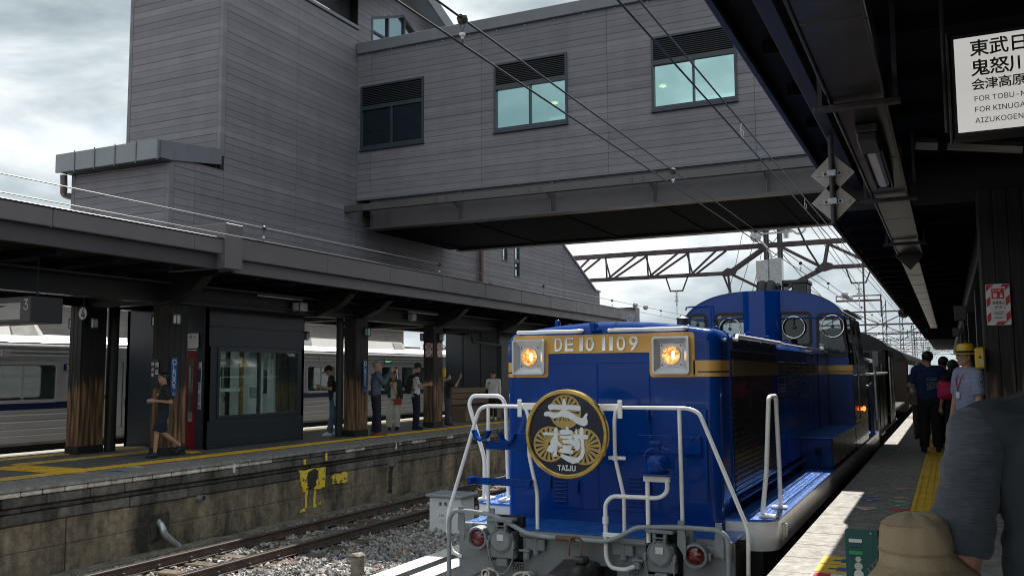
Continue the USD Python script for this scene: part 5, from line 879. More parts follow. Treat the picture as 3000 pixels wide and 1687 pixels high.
for ch, xx, wd_ in (('D', -3.45, .080), ('E', -3.342, .088), ('1', -3.19, .034), ('0', -3.126, .082), ('1', -2.962, .034), ('1', -2.888, .034), ('0', -2.814, .084), ('9', -2.692, .088)):
    g_ = sbox(0, 0, .3, 1) if ch == '1' else latin_poly(ch, True)
    b_ = g_.bounds; g_ = affinity.affine_transform(g_, [wd_ / (b_[2] - b_[0]), 0, 0, .132 / (b_[3] - b_[1]), xx - b_[0] * wd_ / (b_[2] - b_[0]), 1.706 - b_[1] * .132 / (b_[3] - b_[1])]).simplify(.001)
    L('number_letter', MB().ext(g_, .004, .012, F).ext(g_.buffer(-.004), .012, .017, F), 'chrome')
for a, b in ((-3.83, -3.17), (-2.88, -2.16)): L('grab_bar', MB().tube([(a, 8.2, 1.90), (a, 8.10, 1.895), (b, 8.10, 1.895), (b, 8.2, 1.90)], .019, 10, bend=.03), 'rail_white', 50)
L('lamp_bracket', MB().cb(-3.075, -3.015, 8.10, 8.2, 1.885, 1.975, .008).cb(-3.02, -2.97, 8.11, 8.16, 1.885, 1.92, .008), 'loco_blue')
for (x0, x1, z0, z1) in ((-3.525, -3.015, .22, 1.59), (-3.005, -2.50, .22, 1.59)):
    d = L('nose_door', MB().cb(x0, x1, 8.143, 8.16, z0, z1, .006), 'loco_blue')
    for x, z in ((x0 + .02 if x0 < -3.2 else x1 - .02, 1.12), (x0 + .02 if x0 < -3.2 else x1 - .02, .45), ((x1 - .21) if x0 < -3.2 else x0 + .21, 1.13), ((x1 - .21) if x0 < -3.2 else x0 + .21, .42)):
        L('door_hinge', MB().tube([(x, 8.135, z - .055), (x, 8.128, z - .045), (x, 8.128, z + .045), (x, 8.135, z + .055)], .014, 8), 'loco_blue', 50, parent=d)
    lx = -3.46 if x0 < -3.2 else -2.71
    lv = MB()
    for z in np.arange(.28, .56, .036): lv.mesh(hull([(lx, 8.14, z), (lx + .12, 8.14, z)], .011, 10))
    L('louvers', lv, 'loco_blue', 60, parent=d)
for x in (-1.99,): L('corner_rail', MB().tube([(x, 8.2, .35), (x, 8.14, .38), (x, 8.14, 1.15), (x, 8.2, 1.18)], .016, 8), 'loco_blue', 50)
L('equipment_plate', MB().cb(-2.62, -2.03, 8.125, 8.15, .76, .93, .006), 'loco_blue')
bl = MB()
for x in (-2.5, -2.3, -2.22, -2.12, -2.06): bl.lathe([(.014, 0), (.014, .012), (0, .014)], (x, 8.125, .905), (0, -1, 0), 8)
L('plate_bolts', bl, 'loco_blue')
# handrails of the front platform
def rail(pts, r=.0172, bend=.06, mt='rail_white', name='handrail'): return L(name, MB().tube(pts, r, 10, bend=bend), mt, 50)
YF = 7.60
hr = rail([(-1.55, YF, -.55), (-1.53, YF, .22), (-1.91, YF, 1.16), (-2.0, YF, 1.195), (-2.64, YF, 1.195), (-2.66, YF - .0, 1.10), (-2.66, YF, .76), (-2.585, YF, .44), (-2.585, YF, .02)])
rail([(-4.18, YF, -.20), (-4.29, YF, -.17), (-4.33, YF, -.02), (-4.33, YF, .19), (-4.00, YF, 1.16), (-3.93, YF, 1.195), (-3.52, YF, 1.195), (-3.485, YF, 1.10), (-3.485, YF, .76), (-3.405, YF, .42), (-3.405, YF, .0)])
rail([(-2.08, YF, 1.19), (-2.07, YF - .01, .18), (-2.05, YF - .02, .12)], bend=.03); rail([(-3.90, YF, 1.19), (-3.90, YF - .01, .18), (-3.88, YF - .02, .10)], bend=.03)
L('cross_bar', MB().cb(-3.56, -2.60, YF - .01, YF + .012, 1.165, 1.225, .004), 'rail_white')
for x in (-3.565, -2.60): L('bar_clamp', MB().cb(x - .022, x + .022, YF - .03, YF - .018, 1.10, 1.26, .006), 'rail_white')
for x in (-3.43, -2.66): L('sign_clamp', MB().cb(x - .06, x + .10, YF - .012, YF + .005, .745, .775, .004).lathe([(.026, -.02), (.026, .02)], (x, YF, .76), (0, 0, 1), 12), 'rail_white')
for x, z in ((-3.405, -.02), (-2.585, .0)): L('rail_foot', MB().cb(x - .10, x + .09, YF - .05, YF - .03, z - .06, z + .05, .02).lathe([(.03, -.09), (.03, .07)], (x, YF - .03, z), (0, 0, 1), 12), 'beam_grey')
for x, z in ((-2.03, .12), (-3.86, .11)):
    L('rail_foot', MB().cb(x - .045, x + .055, YF - .04, YF - .015, z - .14, z + .08, .015), 'beam_grey')
    for dz in (-.09, .03): L('rail_bolt', MB().lathe([(.018, 0), (.018, .012), (.0, .02)], (x + .01, YF - .04, z + dz), (0, -1, 0), 8), 'beam_grey')
# cab-signal pipe loop on the right and lamp stand
rail([(-2.17, 7.50, .60), (-2.17, 7.50, .50), (-2.24, 7.50, .45), (-2.66, 7.50, .445), (-2.72, 7.50, .38), (-2.72, 7.50, -.08), (-2.68, 7.50, -.155), (-2.55, 7.50, -.165), (-2.47, 7.55, -.13), (-2.46, 7.6, -.12)], .019, .07, name='drain_hose_pipe')
rail([(-2.34, 7.50, .60), (-2.34, 7.50, .08)], .019, name='lamp_stand')
L('stand_clamp', MB().cb(-2.37, -2.14, 7.47, 7.485, .585, .635, .006).lathe([(.027, -.025), (.027, .025)], (-2.34, 7.5, .61), (0, 0, 1), 12).lathe([(.027, -.025), (.027, .025)], (-2.17, 7.5, .61), (0, 0, 1), 12), 'rail_white')
L('pipe_clamp', MB().cb(-2.74, -2.56, 7.475, 7.49, .10, .14, .005).lathe([(.027, -.03), (.027, .03)], (-2.72, 7.5, .24), (0, 0, 1), 12), 'rail_white')
L('lamp_tray', MB().cb(-2.38, -2.12, 7.42, 7.66, .64, .652, .004), 'loco_blue')
L('lamp_stand_cup', MB().lathe([(.0, 0), (.085, .0), (.10, .04), (.10, .10), (.085, .13), (.05, .15), (.0, .155)], (-2.25, 7.54, .66), (0, 0, 1), 20), 'loco_blue', 40)
L('lamp_stand_cup', MB().tube([(-2.36, 7.54, .68), (-2.37, 7.54, .82), (-2.30, 7.54, .86), (-2.2, 7.54, .86), (-2.13, 7.54, .82), (-2.13, 7.54, .68)], .014, 8, bend=.04).tube([(-2.24, 7.54, .80), (-2.26, 7.52, .92)], .016, 8).cb(-2.32, -2.22, 7.5, 7.54, .88, .92, .01).tube([(-2.20, 7.54, .86), (-2.16, 7.52, .99)], .006, 6), 'loco_blue', 40)
# blue brackets on the left rail
def hook(x, y, z, s): return MB().ext(Polygon([(-.09, .10), (-.06, .03), (0, 0), (.06, .03), (.09, .10), (.075, .105), (.045, .045), (0, .018), (-.045, .045), (-.075, .105)]), -.04, .04, ((x, y, z), (1, 0, 0), (0, 0, 1), (0, -1, 0)))
b = L('pole_bracket', MB().cb(-3.92, -3.50, 7.565, 7.575, .80, .875, .004).cb(-3.62, -3.50, 7.565, 7.575, .87, .955, .004), 'loco_blue')
L('pole_hook', hook(-3.95, 7.56, .87, 1), 'loco_blue', parent=b); L('pole_hook', hook(-3.68, 7.56, .85, 1), 'loco_blue', parent=b)
b = L('pole_bracket', MB().cb(-4.02, -3.46, 7.565, 7.576, .475, .54, .004), 'loco_blue')
L('pole_hook', MB().cb(-4.06, -4.02, 7.47, 7.576, .475, .55, .008).cb(-3.47, -3.43, 7.50, 7.576, .47, .545, .008), 'loco_blue', parent=b)
# grey air pipe across the beam
L('air_pipe', MB().tube([(-4.25, 7.48, -.45), (-4.25, 7.48, .16), (-4.20, 7.48, .235), (-4.05, 7.48, .24), (-3.80, 7.48, .22), (-3.66, 7.48, .17), (-3.46, 7.48, .08), (-3.25, 7.47, .065), (-2.72, 7.47, .065), (-2.63, 7.47, .09), (-2.44, 7.48, .20), (-2.1, 7.48, .225), (-1.75, 7.48, .225), (-1.67, 7.48, .17), (-1.665, 7.48, -.45)], .021, 10, bend=.05), 'pipe_grey', 50)
L('pipe_rust', MB().tube([(-3.17, 7.47, .0655), (-2.98, 7.47, .0655)], .0225, 10), 'rust', 50)
for x in (-4.12, -3.80, -2.05, -1.74):
    L('pipe_bracket', MB().ext(Polygon([(x - .03, .28), (x + .02, .28), (x + .035, .1), (x + .03, -.02), (x - .04, .08)]), .06, .075, FXZ(7.55)), 'beam_grey')
L('pipe_bracket', MB().cb(-4.14, -3.94, 7.57, 7.6, -.0, .08, .01).cb(-1.90, -1.66, 7.57, 7.6, -.02, .07, .01), 'beam_grey')
for x, r in ((-3.965, .083), (-1.945, .083)):
    t = L('tail_lamp', MB().lathe([(r + .022, -.08), (r + .024, .055), (r + .016, .075), (r, .078), (r - .01, .05)], (x, 7.56, .0), (0, -1, 0), 28), 'beam_grey', 35)
    L('red_lens', MB().lathe([(r, .045), (r * .8, .060), (r * .4, .072), (0, .075)], (x, 7.56, .0), (0, -1, 0), 28), 'red_lens', 60, parent=t)
    L('lamp_catch', MB().cb(x + r + .02, x + r + .045, 7.5, 7.56, -.03, .03, .006), 'beam_grey', parent=t)
for x in (-3.71, -2.235):
    L('jumper_recess', MB().bx(x - .16, x + .16, 7.60, 7.66, -.2, .2), 'dark_void')
    j = L('jumper_box', MB().mesh(m3.Manifold.hull(hull([(x - .09, 7.50, .05), (x + .09, 7.50, .05), (x - .12, 7.50, -.14), (x + .12, 7.50, -.14)], .02, 8) + hull([(x - .09, 7.6, .05), (x + .09, 7.6, .05), (x - .1, 7.6, -.14), (x + .1, 7.6, -.14)], .02, 8))), 'beam_grey', 40)
    L('jumper_lid', MB().lathe([(.0, .03), (.085, .03), (.095, .022), (.10, .03), (.108, .02), (.11, -.06)], (x - .005, 7.49, .0), (0, -1, 0), 24), 'beam_grey', 35, parent=j)
    L('jumper_plate', MB().bx(x - .035, x + .03, 7.455, 7.461, .0, .055), 'sign_grey', parent=j)
    L('jumper_hinge', MB().tube([(x - .05, 7.47, .02), (x - .05, 7.46, .13), (x + .05, 7.46, .13), (x + .05, 7.47, .02)], .008, 6).cb(x - .12, x + .12, 7.45, 7.58, .165, .195, .006).cb(x - .06, x - .03, 7.46, 7.5, .09, .17, .005).cb(x + .03, x + .06, 7.46, 7.5, .09, .17, .005), 'beam_grey', parent=j)
    L('jumper_base', MB().cb(x - .055, x + .055, 7.48, 7.6, -.23, -.16, .008).tube([(x - .13, 7.46, -.05), (x - .10, 7.46, -.2), (x - .03, 7.45, -.29), (x + .05, 7.45, -.28), (x + .12, 7.46, -.17), (x + .125, 7.46, -.03)], .008, 6, bend=.03).cb(x - .14, x - .115, 7.45, 7.5, -.06, 0, .005).cb(x + .115, x + .14, 7.45, 7.5, -.06, 0, .005), 'beam_grey', parent=j)
    L('valve', MB().cb(x + (.19 if x < -3 else -.25), x + (.25 if x < -3 else -.19), 7.52, 7.59, -.16, -.06, .012).tube([(x + (.16 if x < -3 else -.16), 7.52, -.08), (x + (.26 if x < -3 else -.26), 7.52, -.08)], .012, 8), 'beam_grey')
for s, x, z in (('CP', -3.885, -.205), ('MR', -3.63, -.265), ('BP', -2.535, -.225), ('SR', -2.04, -.28)):
    L('stencil', MB().ext(latin(s, x, z, .062, squeeze=.85), .0505, .0525, F if False else FXZ(7.6)), 'sign_ink')
# coupler, lifting link, hoses
L('coupler', MB().mesh(hull([(-3.06, 7.05, -.20), (-2.84, 7.05, -.24), (-3.03, 7.35, -.13), (-2.82, 7.4, -.13), (-3.05, 7.3, -.45), (-2.84, 7.5, -.45)], .045, 12)).mesh(hull([(-2.86, 7.2, -.16), (-2.86, 7.8, -.22), (-2.86, 7.8, -.45)], .065, 12)).cb(-2.92, -2.83, 7.26, 7.40, -.10, -.05, .015), 'iron_dark', 35)
L('coupler_knuckle', hull([(-3.10, 7.04, -.20), (-2.99, 6.98, -.18), (-3.09, 7.04, -.42), (-2.98, 6.98, -.42)], .042, 12), 'rust', 35)
L('lifting_link', MB().tube([(-3.03, 7.42, -.07), (-3.03, 7.44, .06), (-3.0, 7.44, .09), (-2.95, 7.44, .09), (-2.92, 7.44, .06), (-2.92, 7.42, -.07)], .009, 8, bend=.02).lathe([(.0, 0), (.03, 0), (.03, .06), (0, .06)], (-2.925, 7.36, -.12), (0, 0, 1), 10), 'rust', 50)
for x, mx in ((-3.86, 1), (-3.45, -1)):
    L('air_hose', MB().tube([(x, 7.6, -.30), (x, 7.48, -.30), (x + .02 * mx, 7.42, -.34), (x + .05 * mx, 7.36, -.5), (x + .12 * mx, 7.33, -.7)], .024, 10, bend=.06), 'hose_cream', 50)
    L('hose_cock', MB().lathe([(.03, -.05), (.045, -.05), (.045, .05), (.03, .05)], (x, 7.5, -.30), (0, 1, 0), 12).tube([(x, 7.5, -.26), (x + .12 * mx, 7.46, -.27), (x + .17 * mx, 7.44, -.4)], .012, 8, bend=.05), 'hose_cream', 40)
ch = MB()
for k in range(9): ch.tube([(-4.05 + k * .022 + .012 * math.cos(a), 7.53 + (.006 * math.sin(a) if k % 2 else 0), -.36 + k * .011 + (0 if k % 2 else .008 * math.sin(a))) for a in np.linspace(0, 2 * PI, 9)[:-1]], .004, 5, closed=True)
L('chain', ch, 'iron_dark')
# step handrails
def step_rail(xs, y0):
    x = xs
    L('step_handrail', MB().tube([(x - .07, y0, .20), (x - .02, y0 + .01, .62), (x, y0 + .12, 1.27), (x, y0 + .50, 1.27), (x + .0, y0 + .56, .62), (x + .0, y0 + .57, .20)], .021, 10, bend=.07), 'rail_white', 50)
    for yy in (y0, y0 + .57): L('rail_foot', MB().cb(x - .09, x + .06, yy - .05, yy + .05, .203, .235, .01), 'rail_white')
step_rail(-1.50, 8.42)
L('step_handrail', MB().tube([(-4.36, 8.40, .2), (-4.36, 8.41, .62), (-4.55, 8.42, 1.18), (-4.52, 8.44, 1.265), (-4.20, 8.46, 1.265), (-4.15, 8.48, 1.18), (-4.13, 8.5, .2)], .021, 10, bend=.07), 'rail_white', 50)
for x in (-4.36, -4.13): L('rail_foot', MB().cb(x - .06, x + .06, 8.36, 8.55, .203, .235, .01), 'rail_white')
# tank / battery box on each side with doors
for s in (1, -1):
    x0, x1 = XC + s * 1.07, XC + s * 1.47
    tk = L('side_tank', MB().cb(x0, x1, 12.9, 16.95, .2, .60, .01), 'loco_blue')
    L('tank_top', MB().cb(x0, x1 + s * .035, 12.86, 17.0, .60, .618, .005), 'loco_deck', parent=tk)
    for k in range(5):
        y = 12.96 + k * .79; L('tank_door', MB().cb(x1 - s * .005, x1 + s * .012, y, y + .775, .23, .59, .006), 'loco_black', parent=tk)
        L('tank_catch', MB().cb(x1, x1 + s * .03, y + .30, y + .45, .19, .235, .01), 'iron_dark', parent=tk)
L('tank_inspection', MB().bx(-1.68, -1.59, 12.885, 12.905, .38, .47), 'dark_void')
# cab
def cab_section(k=0.0):
    top = [(x, 2.30 + .60 * (1 - abs(x / 1.40) ** 2.8) ** .55) for x in 1.40 * np.sin(np.linspace(-PI / 2, PI / 2, 31))]
    return Polygon([(-1.47, .2), (-1.47, 1.45)] + top + [(1.47, 1.45), (1.47, .2)])
YC = 16.2
fw = [(-1.28, -.98, 1.80, 2.52), (-.80, -.28, 1.95, 2.52), (.28, .82, 1.95, 2.50), (.93, 1.40, 1.78, 2.50)]
fp = [rrect(a, b, c, d, .07) for a, b, c, d in fw[:3]] + [Polygon([(.95, 2.46), (1.30, 2.46), (1.405, 1.80), (1.38, 1.77), (.93, 1.77)]).buffer(-.05).buffer(.05, 4)]
FC = ((XC, YC, 0), (1, 0, 0), (0, 0, 1), (0, -1, 0))
sec = cab_section(); fr = sec
for p in fp: fr = fr.difference(p)
L('cab_front', MB().ext(fr, 0, -.04, FC), 'loco_blue')
side = sec.difference(cab_section(.03).buffer(-.03)) if False else sec.difference(sec.buffer(-.04)); 
inner = sec.buffer(-.035)
shell = sec.difference(inner)
rearw = unary_union([rrect(a, b, 1.85, 2.5, .06) for a, b in ((-1.25, -.5), (.5, 1.25))])
L('cab_shell', MB().ext(shell.difference(sbox(-2, 1.6, 2, 2.45)), -.04, -2.6, FC), 'loco_blue', 30)
L('cab_rear', MB().ext(sec.difference(rearw), -2.6, -2.64, FC), 'loco_blue')
L('roof_edge', MB().ext(cab_section().buffer(.018).difference(cab_section()).intersection(sbox(-1.6, 2.5, 1.6, 3.2)), .012, -2.66, FC), 'loco_blue', 30)
for s in (1, -1):     # cab side between the window bands, black lower side
    X0 = XC + s
    sd = MB(); ax = lambda z: XC + s * (1.47 - .09 * (z - 1.45) / 1.1)
    def quad(y0, y1, z0, z1): sd.add([[ax(z0), y0, z0], [ax(z0), y1, z0], [ax(z1), y1, z1], [ax(z1), y0, z1], [ax(z0) - s * .03, y0, z0], [ax(z0) - s * .03, y1, z0], [ax(z1) - s * .03, y1, z1], [ax(z1) - s * .03, y0, z1]], BOXF if s < 0 else BOXF[:, ::-1])
    for q in ((YC, YC + .12, 1.6, 2.45), (YC + .95, YC + 1.05, 1.6, 2.45), (YC + 1.75, YC + 2.6, 1.6, 2.45)): quad(*q)
    L('cab_side', sd, 'loco_blue_dark')
    for y0, y1 in ((YC + .12, YC + .95), (YC + 1.05, YC + 1.75)):
        w = MB().add([[ax(1.6) - s * .015, y0, 1.6], [ax(1.6) - s * .015, y1, 1.6], [ax(2.45) - s * .015, y1, 2.45], [ax(2.45) - s * .015, y0, 2.45]], [[0, 1, 2, 3]])
        L('side_window', w, 'glass_cab')
    L('gutter', MB().cb(XC + s * 1.36, XC + s * 1.44, YC - .05, YC + 2.7, 2.50, 2.53, .008), 'loco_black')
    L('side_panel', MB().cb(XC + s * 1.465, XC + s * 1.485, YC + .02, YC + 2.6, .2, 1.44, .008), 'loco_black')
    L('cab_grab', MB().tube([(XC + s * 1.49, YC + .35, .7), (XC + s * 1.53, YC + .35, .72), (XC + s * 1.53, YC + .35, 1.6), (XC + s * 1.49, YC + .35, 1.62)], .015, 8), 'steel_galv', 50)
L('marker_lamp', MB().lathe([(.055, -.03), (.055, .03), (.045, .04)], (XC + 1.50, YC + 1.35, .83), (.6, -.8, 0), 16), 'loco_black')
L('marker_lamp', MB().lathe([(.05, .02), (.03, .05), (.0, .058)], (XC + 1.50, YC + 1.35, .83), (.6, -.8, 0), 16), 'lamp_red', 60)
L('marker_lamp', MB().lathe([(.022, .02), (.0, .03)], (XC + 1.50, YC + .95, .83), (.6, -.8, 0), 12), 'lamp_red', 60)
L('cab_inner', MB().bx(XC - 1.3, XC + 1.3, YC + .05, YC + 2.55, .3, 1.5).bx(XC - .5, XC + .5, YC + .06, YC + .6, 1.5, 1.9).cb(XC + .9, XC + 1.25, YC + 1.0, YC + 1.5, 1.5, 2.15, .05), 'train_inner')
L('gold_band', MB().bx(XC - 1.475, XC + 1.475, YC - .006, YC, 1.45, 1.60), 'loco_gold'); L('pin_stripe', MB().bx(XC - 1.475, XC + 1.475, YC - .009, YC - .006, 1.488, 1.502), 'navy_enamel')
for p, (a, b, c, d) in zip(fp, fw):
    w = L('cab_window', MB().ext(p.buffer(.025, 4).difference(p.buffer(-.02)), -.02, .018, FC), 'rubber')
    L('pane', MB().ext(p.buffer(-.005), -.025, -.018, FC), 'glass_cab', parent=w)
    ccx = (a + b) / 2 + (.02 if a > .5 else 0); ccz = 2.255
    if a > -1:
        L('clear_view_ring', MB().tube([(XC + ccx + .185 * math.cos(t), YC - .045, ccz + .185 * math.sin(t)) for t in np.linspace(0, 2 * PI, 33)[:-1]], .013, 8, closed=True), 'chrome', 60, parent=w)
        L('clear_view_hub', MB().lathe([(.03, 0), (.03, .02), (0, .03)], (XC + ccx, YC - .04, ccz), (0, -1, 0), 12).cb(XC + ccx - .006, XC + ccx + .006, YC - .05, YC - .04, ccz, ccz + .18, .002), 'iron_dark', parent=w)
    L('wiper_bar', MB().tube([(XC + a - .06, YC - .06, d - .09), (XC + b + .04, YC - .06, d - .085)], .010, 6), 'loco_blue')
L('exhaust_casing', MB().ext(Polygon([(-.30, 0), (-.27, .22), (-.16, .34), (.10, .34), (.24, .20), (.30, 0)]).buffer(.02, 3), 1.8, 2.885, ((XC + .02, YC + .02, 0), (1, 0, 0), (0, -1, 0), (0, 0, 1))), 'loco_blue', 35)
L('window_visor', MB().tube([(XC - 1.33, YC - .02, 2.62), (XC - 1.3, YC - .12, 2.66), (XC - .86, YC - .12, 2.68), (XC - .84, YC - .12, 2.0)], .014, 8, bend=.05), 'loco_blue', 50)
for x in (.06, .21): L('air_horn', MB().lathe([(.0, 0), (.10, .0), (.10, .16), (.085, .22), (.05, .25), (0, .26)], (XC + x - .08, YC + .25, 2.86), (0, .15, 1), 16), 'soot_black', 40)
L('whistle', MB().lathe([(.10, 0), (.10, .04), (.05, .06), (.05, .14), (.07, .15), (.02, .21), (0, .22)], (XC + .24, YC + .4, 2.86), (0, 0, 1), 14), 'soot_black', 40)
L('roof_unit', MB().cb(XC + .29, XC + .32, YC + .5, YC + 1.1, 2.85, 3.12, .006).cb(XC + .29, XC + .74, YC + .5, YC + 1.1, 3.06, 3.13, .012).cb(XC + .46, XC + .72, YC + .5, YC + 1.05, 2.82, 3.06, .012).beam((XC + .32, YC + .8, 2.88), (XC + .46, YC + .8, 3.0), .03), 'soot_black')
# short rear hood and rear rails
L('rear_hood', hood(18.84, 21.0, 1.04, 1.95, 1.86, .12, False), 'loco_blue', 35)
rail([(-1.53, 21.2, .2), (-1.53, 21.2, 1.18), (-2.6, 21.2, 1.18), (-2.6, 21.2, .1)], .02, .08)
rail([(-1.48, 20.0, .2), (-1.48, 20.02, 1.22), (-1.48, 20.5, 1.25), (-1.48, 20.56, .2)], .02, .06, 'steel_galv', 'step_handrail')

# ------------------------------------------------------------------ head board
hx, hz, hy, RX, RZ = -3.075, .962, 7.50, .392, .392
hb = Thing('head_board', 'round black and gold head board with white brush lettering on the locomotive handrail', 'head board', (hx, hy, hz))
FH = ((hx, hy, hz), (1, 0, 0), (0, 0, 1), (0, -1, 0))
hb.part('disc', MB().lathe([(.0, .0), (.375, .0), (.375, -.03), (0, -.03)], (hx, hy, hz), (0, -1, 0), 64), 'navy_enamel')
hb.part('rim', MB().lathe([(.352, -.002), (.352, .014), (.360, .022), (.384, .022), (.392, .012), (.392, -.03), (.36, -.035)], (hx, hy, hz), (0, -1, 0), 72), 'gold_metal', 35)
def drive_wheel(cx, cz, r, up):
    ring = disc(cx, cz, r, 14).difference(disc(cx, cz, r * .90, 14)); sp = [ring, disc(cx, cz, r * .20).difference(disc(cx, cz, r * .10))]
    for k in range(18):
        a = 2 * PI * k / 18 + .1; ca, sa = math.cos(a), math.sin(a)
        w0, w1 = r * .055, r * .04
        sp.append(Polygon([(cx + ca * r * .18 - sa * w1, cz + sa * r * .18 + ca * w1), (cx + ca * r * .86 - sa * w0 * 1.6, cz + sa * r * .86 + ca * w0 * 1.6), (cx + ca * r * .93 - sa * w0 * 3, cz + sa * r * .93 + ca * w0 * 3), (cx + ca * r * .93 + sa * w0 * 3, cz + sa * r * .93 - ca * w0 * 3), (cx + ca * r * .86 + sa * w0 * 1.6, cz + sa * r * .86 - ca * w0 * 1.6), (cx + ca * r * .18 + sa * w1, cz + sa * r * .18 - ca * w1)]))
    sp.append(disc(cx, cz, r * .9).intersection(sbox(cx - r, cz - r, cx + r, cz - r * .55) if up else disc(cx - r * .5 * (1 if cx > 0 else -1), cz + r * .45, r * .45)))
    return unary_union(sp)
for (cx, cz, r, up) in ((-.008, .196, .150, True), (-.160, -.092, .156, False), (.165, -.105, .158, False)):
    hb.part('wheel_emblem', MB().ext(drive_wheel(cx, cz, r, up).intersection(disc(0, 0, .352, 16)), .0005, .002, FH), 'gold_print')
def zpoly(pts): return Polygon([((x - 638) / 577 * .392, -(y - 730) / 632 * .392) for x, y in pts]).buffer(.0015).buffer(0)
dai = [[(385, 350), (395, 325), (420, 312), (480, 318), (595, 322), (645, 322), (760, 322), (838, 335), (845, 360), (838, 398), (760, 390), (640, 382), (500, 385), (420, 390), (395, 380)],
       [(598, 245), (610, 228), (625, 240), (640, 290), (642, 330), (637, 400), (590, 400), (595, 330), (590, 290)],
       [(325, 465), (335, 430), (370, 415), (410, 418), (450, 435), (500, 440), (545, 425), (590, 385), (640, 385), (690, 415), (750, 450), (800, 485), (850, 505), (880, 495), (900, 455), (930, 430), (940, 445), (925, 490), (940, 560), (930, 590), (890, 612), (840, 600), (780, 570), (720, 525), (660, 500), (610, 488), (570, 480), (520, 500), (460, 508), (410, 490), (380, 475), (345, 482)]]
ju = [[(312, 735), (325, 715), (400, 715), (470, 718), (545, 725), (550, 740), (480, 750), (400, 750), (330, 750)],
      [(470, 720), (475, 660), (495, 640), (513, 645), (516, 700), (518, 800), (515, 900), (497, 1050), (450, 1048), (465, 960), (470, 890)],
      [(470, 760), (515, 760), (520, 880), (480, 930), (440, 1000), (400, 985), (358, 970), (370, 950), (395, 910), (415, 880), (425, 820)],
      [(515, 820), (555, 870), (580, 880), (570, 905), (520, 895)],
      [(550, 690), (570, 670), (640, 665), (640, 640), (655, 620), (670, 640), (672, 668), (725, 685), (728, 735), (700, 728), (600, 740), (560, 735)],
      [(550, 760), (600, 755), (720, 745), (725, 790), (620, 795), (560, 785)],
      [(580, 825), (640, 806), (700, 798), (742, 802), (750, 850), (740, 895), (700, 868), (640, 862), (600, 855)],
      [(580, 890), (720, 885), (700, 950), (735, 960), (730, 1005), (640, 1000), (560, 985), (535, 965), (555, 940), (600, 935)],
      [(735, 735), (800, 735), (930, 735), (942, 760), (940, 790), (860, 795), (760, 790), (730, 760)],
      [(772, 660), (782, 655), (790, 690), (790, 740), (770, 740)],
      [(755, 790), (810, 795), (835, 870), (830, 910), (800, 960), (770, 950), (750, 900)],
      [(830, 660), (845, 630), (868, 635), (880, 680), (880, 800), (890, 900), (892, 990), (860, 1060), (800, 1120), (730, 1142), (650, 1110), (570, 1060), (560, 1030), (580, 1015), (650, 1035), (720, 1055), (790, 1055), (835, 1010), (850, 930), (845, 850), (825, 760)]]
hb.part('brush_letter', MB().ext(unary_union([zpoly(p) for p in dai]), .002, .006, FH), 'white_enamel')
hb.part('brush_letter', MB().ext(unary_union([zpoly(p) for p in ju]), .002, .0062, FH), 'white_enamel')
hb.part('lettering', MB().ext(latin('TAIJU', -.088, -.318, .045, bold=True, squeeze=.92), .0005, .003, FH), 'white_enamel')

# ------------------------------------------------------------------ steam engine and coaches behind the diesel
tn = Thing('steam_locomotive', 'black steam locomotive with coal in its tender coupled behind the blue diesel', 'steam locomotive', (XC, 21.8, -1.12))
T = lambda n, m, mt, sm=False, parent=None: tn.part(n, m, mt, sm, None, parent)
T('tender_tank', MB().cb(XC - 1.33, XC + 1.33, 22.0, 27.5, -.35, 1.42, .02), 'soot_black')
T('tender_deck', MB().bx(XC - 1.30, XC + 1.30, 22.05, 27.45, 1.42, 1.45), 'tender_steel')
T('coal_bunker', MB().cb(XC - .95, XC + .95, 22.5, 27.0, 1.45, 1.80, .02), 'soot_black')
pts = []
for x in np.linspace(-.9, .9, 13):
    for y in np.linspace(22.5, 27, 22): pts.append((XC + x, y, 1.72 + .42 * math.cos(x * 1.5) * (.75 + .25 * math.sin(y * 1.7)) + rng.uniform(-.05, .05)))
i, j = np.meshgrid(np.arange(12), np.arange(21), indexing='ij')
T('coal', MB().add(pts, np.stack([i * 22 + j, (i + 1) * 22 + j, (i + 1) * 22 + j + 1, i * 22 + j + 1], -1).reshape(-1, 4)), 'coal')
T('ladder', MB().tube([(-1.55, 22.3, 1.92), (-1.55, 22.35, .15)], .02, 6).tube([(-1.55, 22.75, 1.80), (-1.55, 22.75, .15)], .02, 6).bx(-1.57, -1.45, 22.25, 22.4, 1.6, 1.95), 'tender_steel')
for z in np.arange(.35, 1.5, .28): T('ladder_rung', MB().tube([(-1.55, 22.33, z), (-1.55, 22.75, z)], .014, 6), 'tender_steel')
T('foot_step', MB().cb(-1.75, -1.42, 22.1, 23.2, .05, .10, .01), 'tender_steel'); T('mesh_guard', MB().bx(-1.66, -1.64, 22.0, 23.0, .12, .75), 'tender_steel')
for y in (23.4, 25.0, 26.6):
    T('tender_wheel', MB().lathe([(0, -.06), (.42, -.06), (.45, .06), (0, .06)], (XC + .56, y, -.67), (1, 0, 0), 24), 'iron_dark', 40)
cs = Polygon([(-1.36, .0), (-1.38, 2.12), (-1.2, 2.30), (-.8, 2.52), (-.4, 2.65), (0, 2.70), (.4, 2.65), (.8, 2.52), (1.2, 2.30), (1.38, 2.12), (1.36, .0)])
FS = ((XC, 28.0, 0), (1, 0, 0), (0, 0, 1), (0, -1, 0))
T('cab_end', MB().ext(cs.difference(unary_union([rrect(-1.2, -.25, 1.25, 2.2, .08), rrect(.25, 1.2, 1.25, 2.2, .08)])), 0, -.05, FS), 'soot_black')
T('cab_shell', MB().ext(cs.difference(cs.buffer(-.05)).difference(sbox(-2, 1.35, 2, 1.95)), -.05, -2.6, FS), 'soot_black', 30)
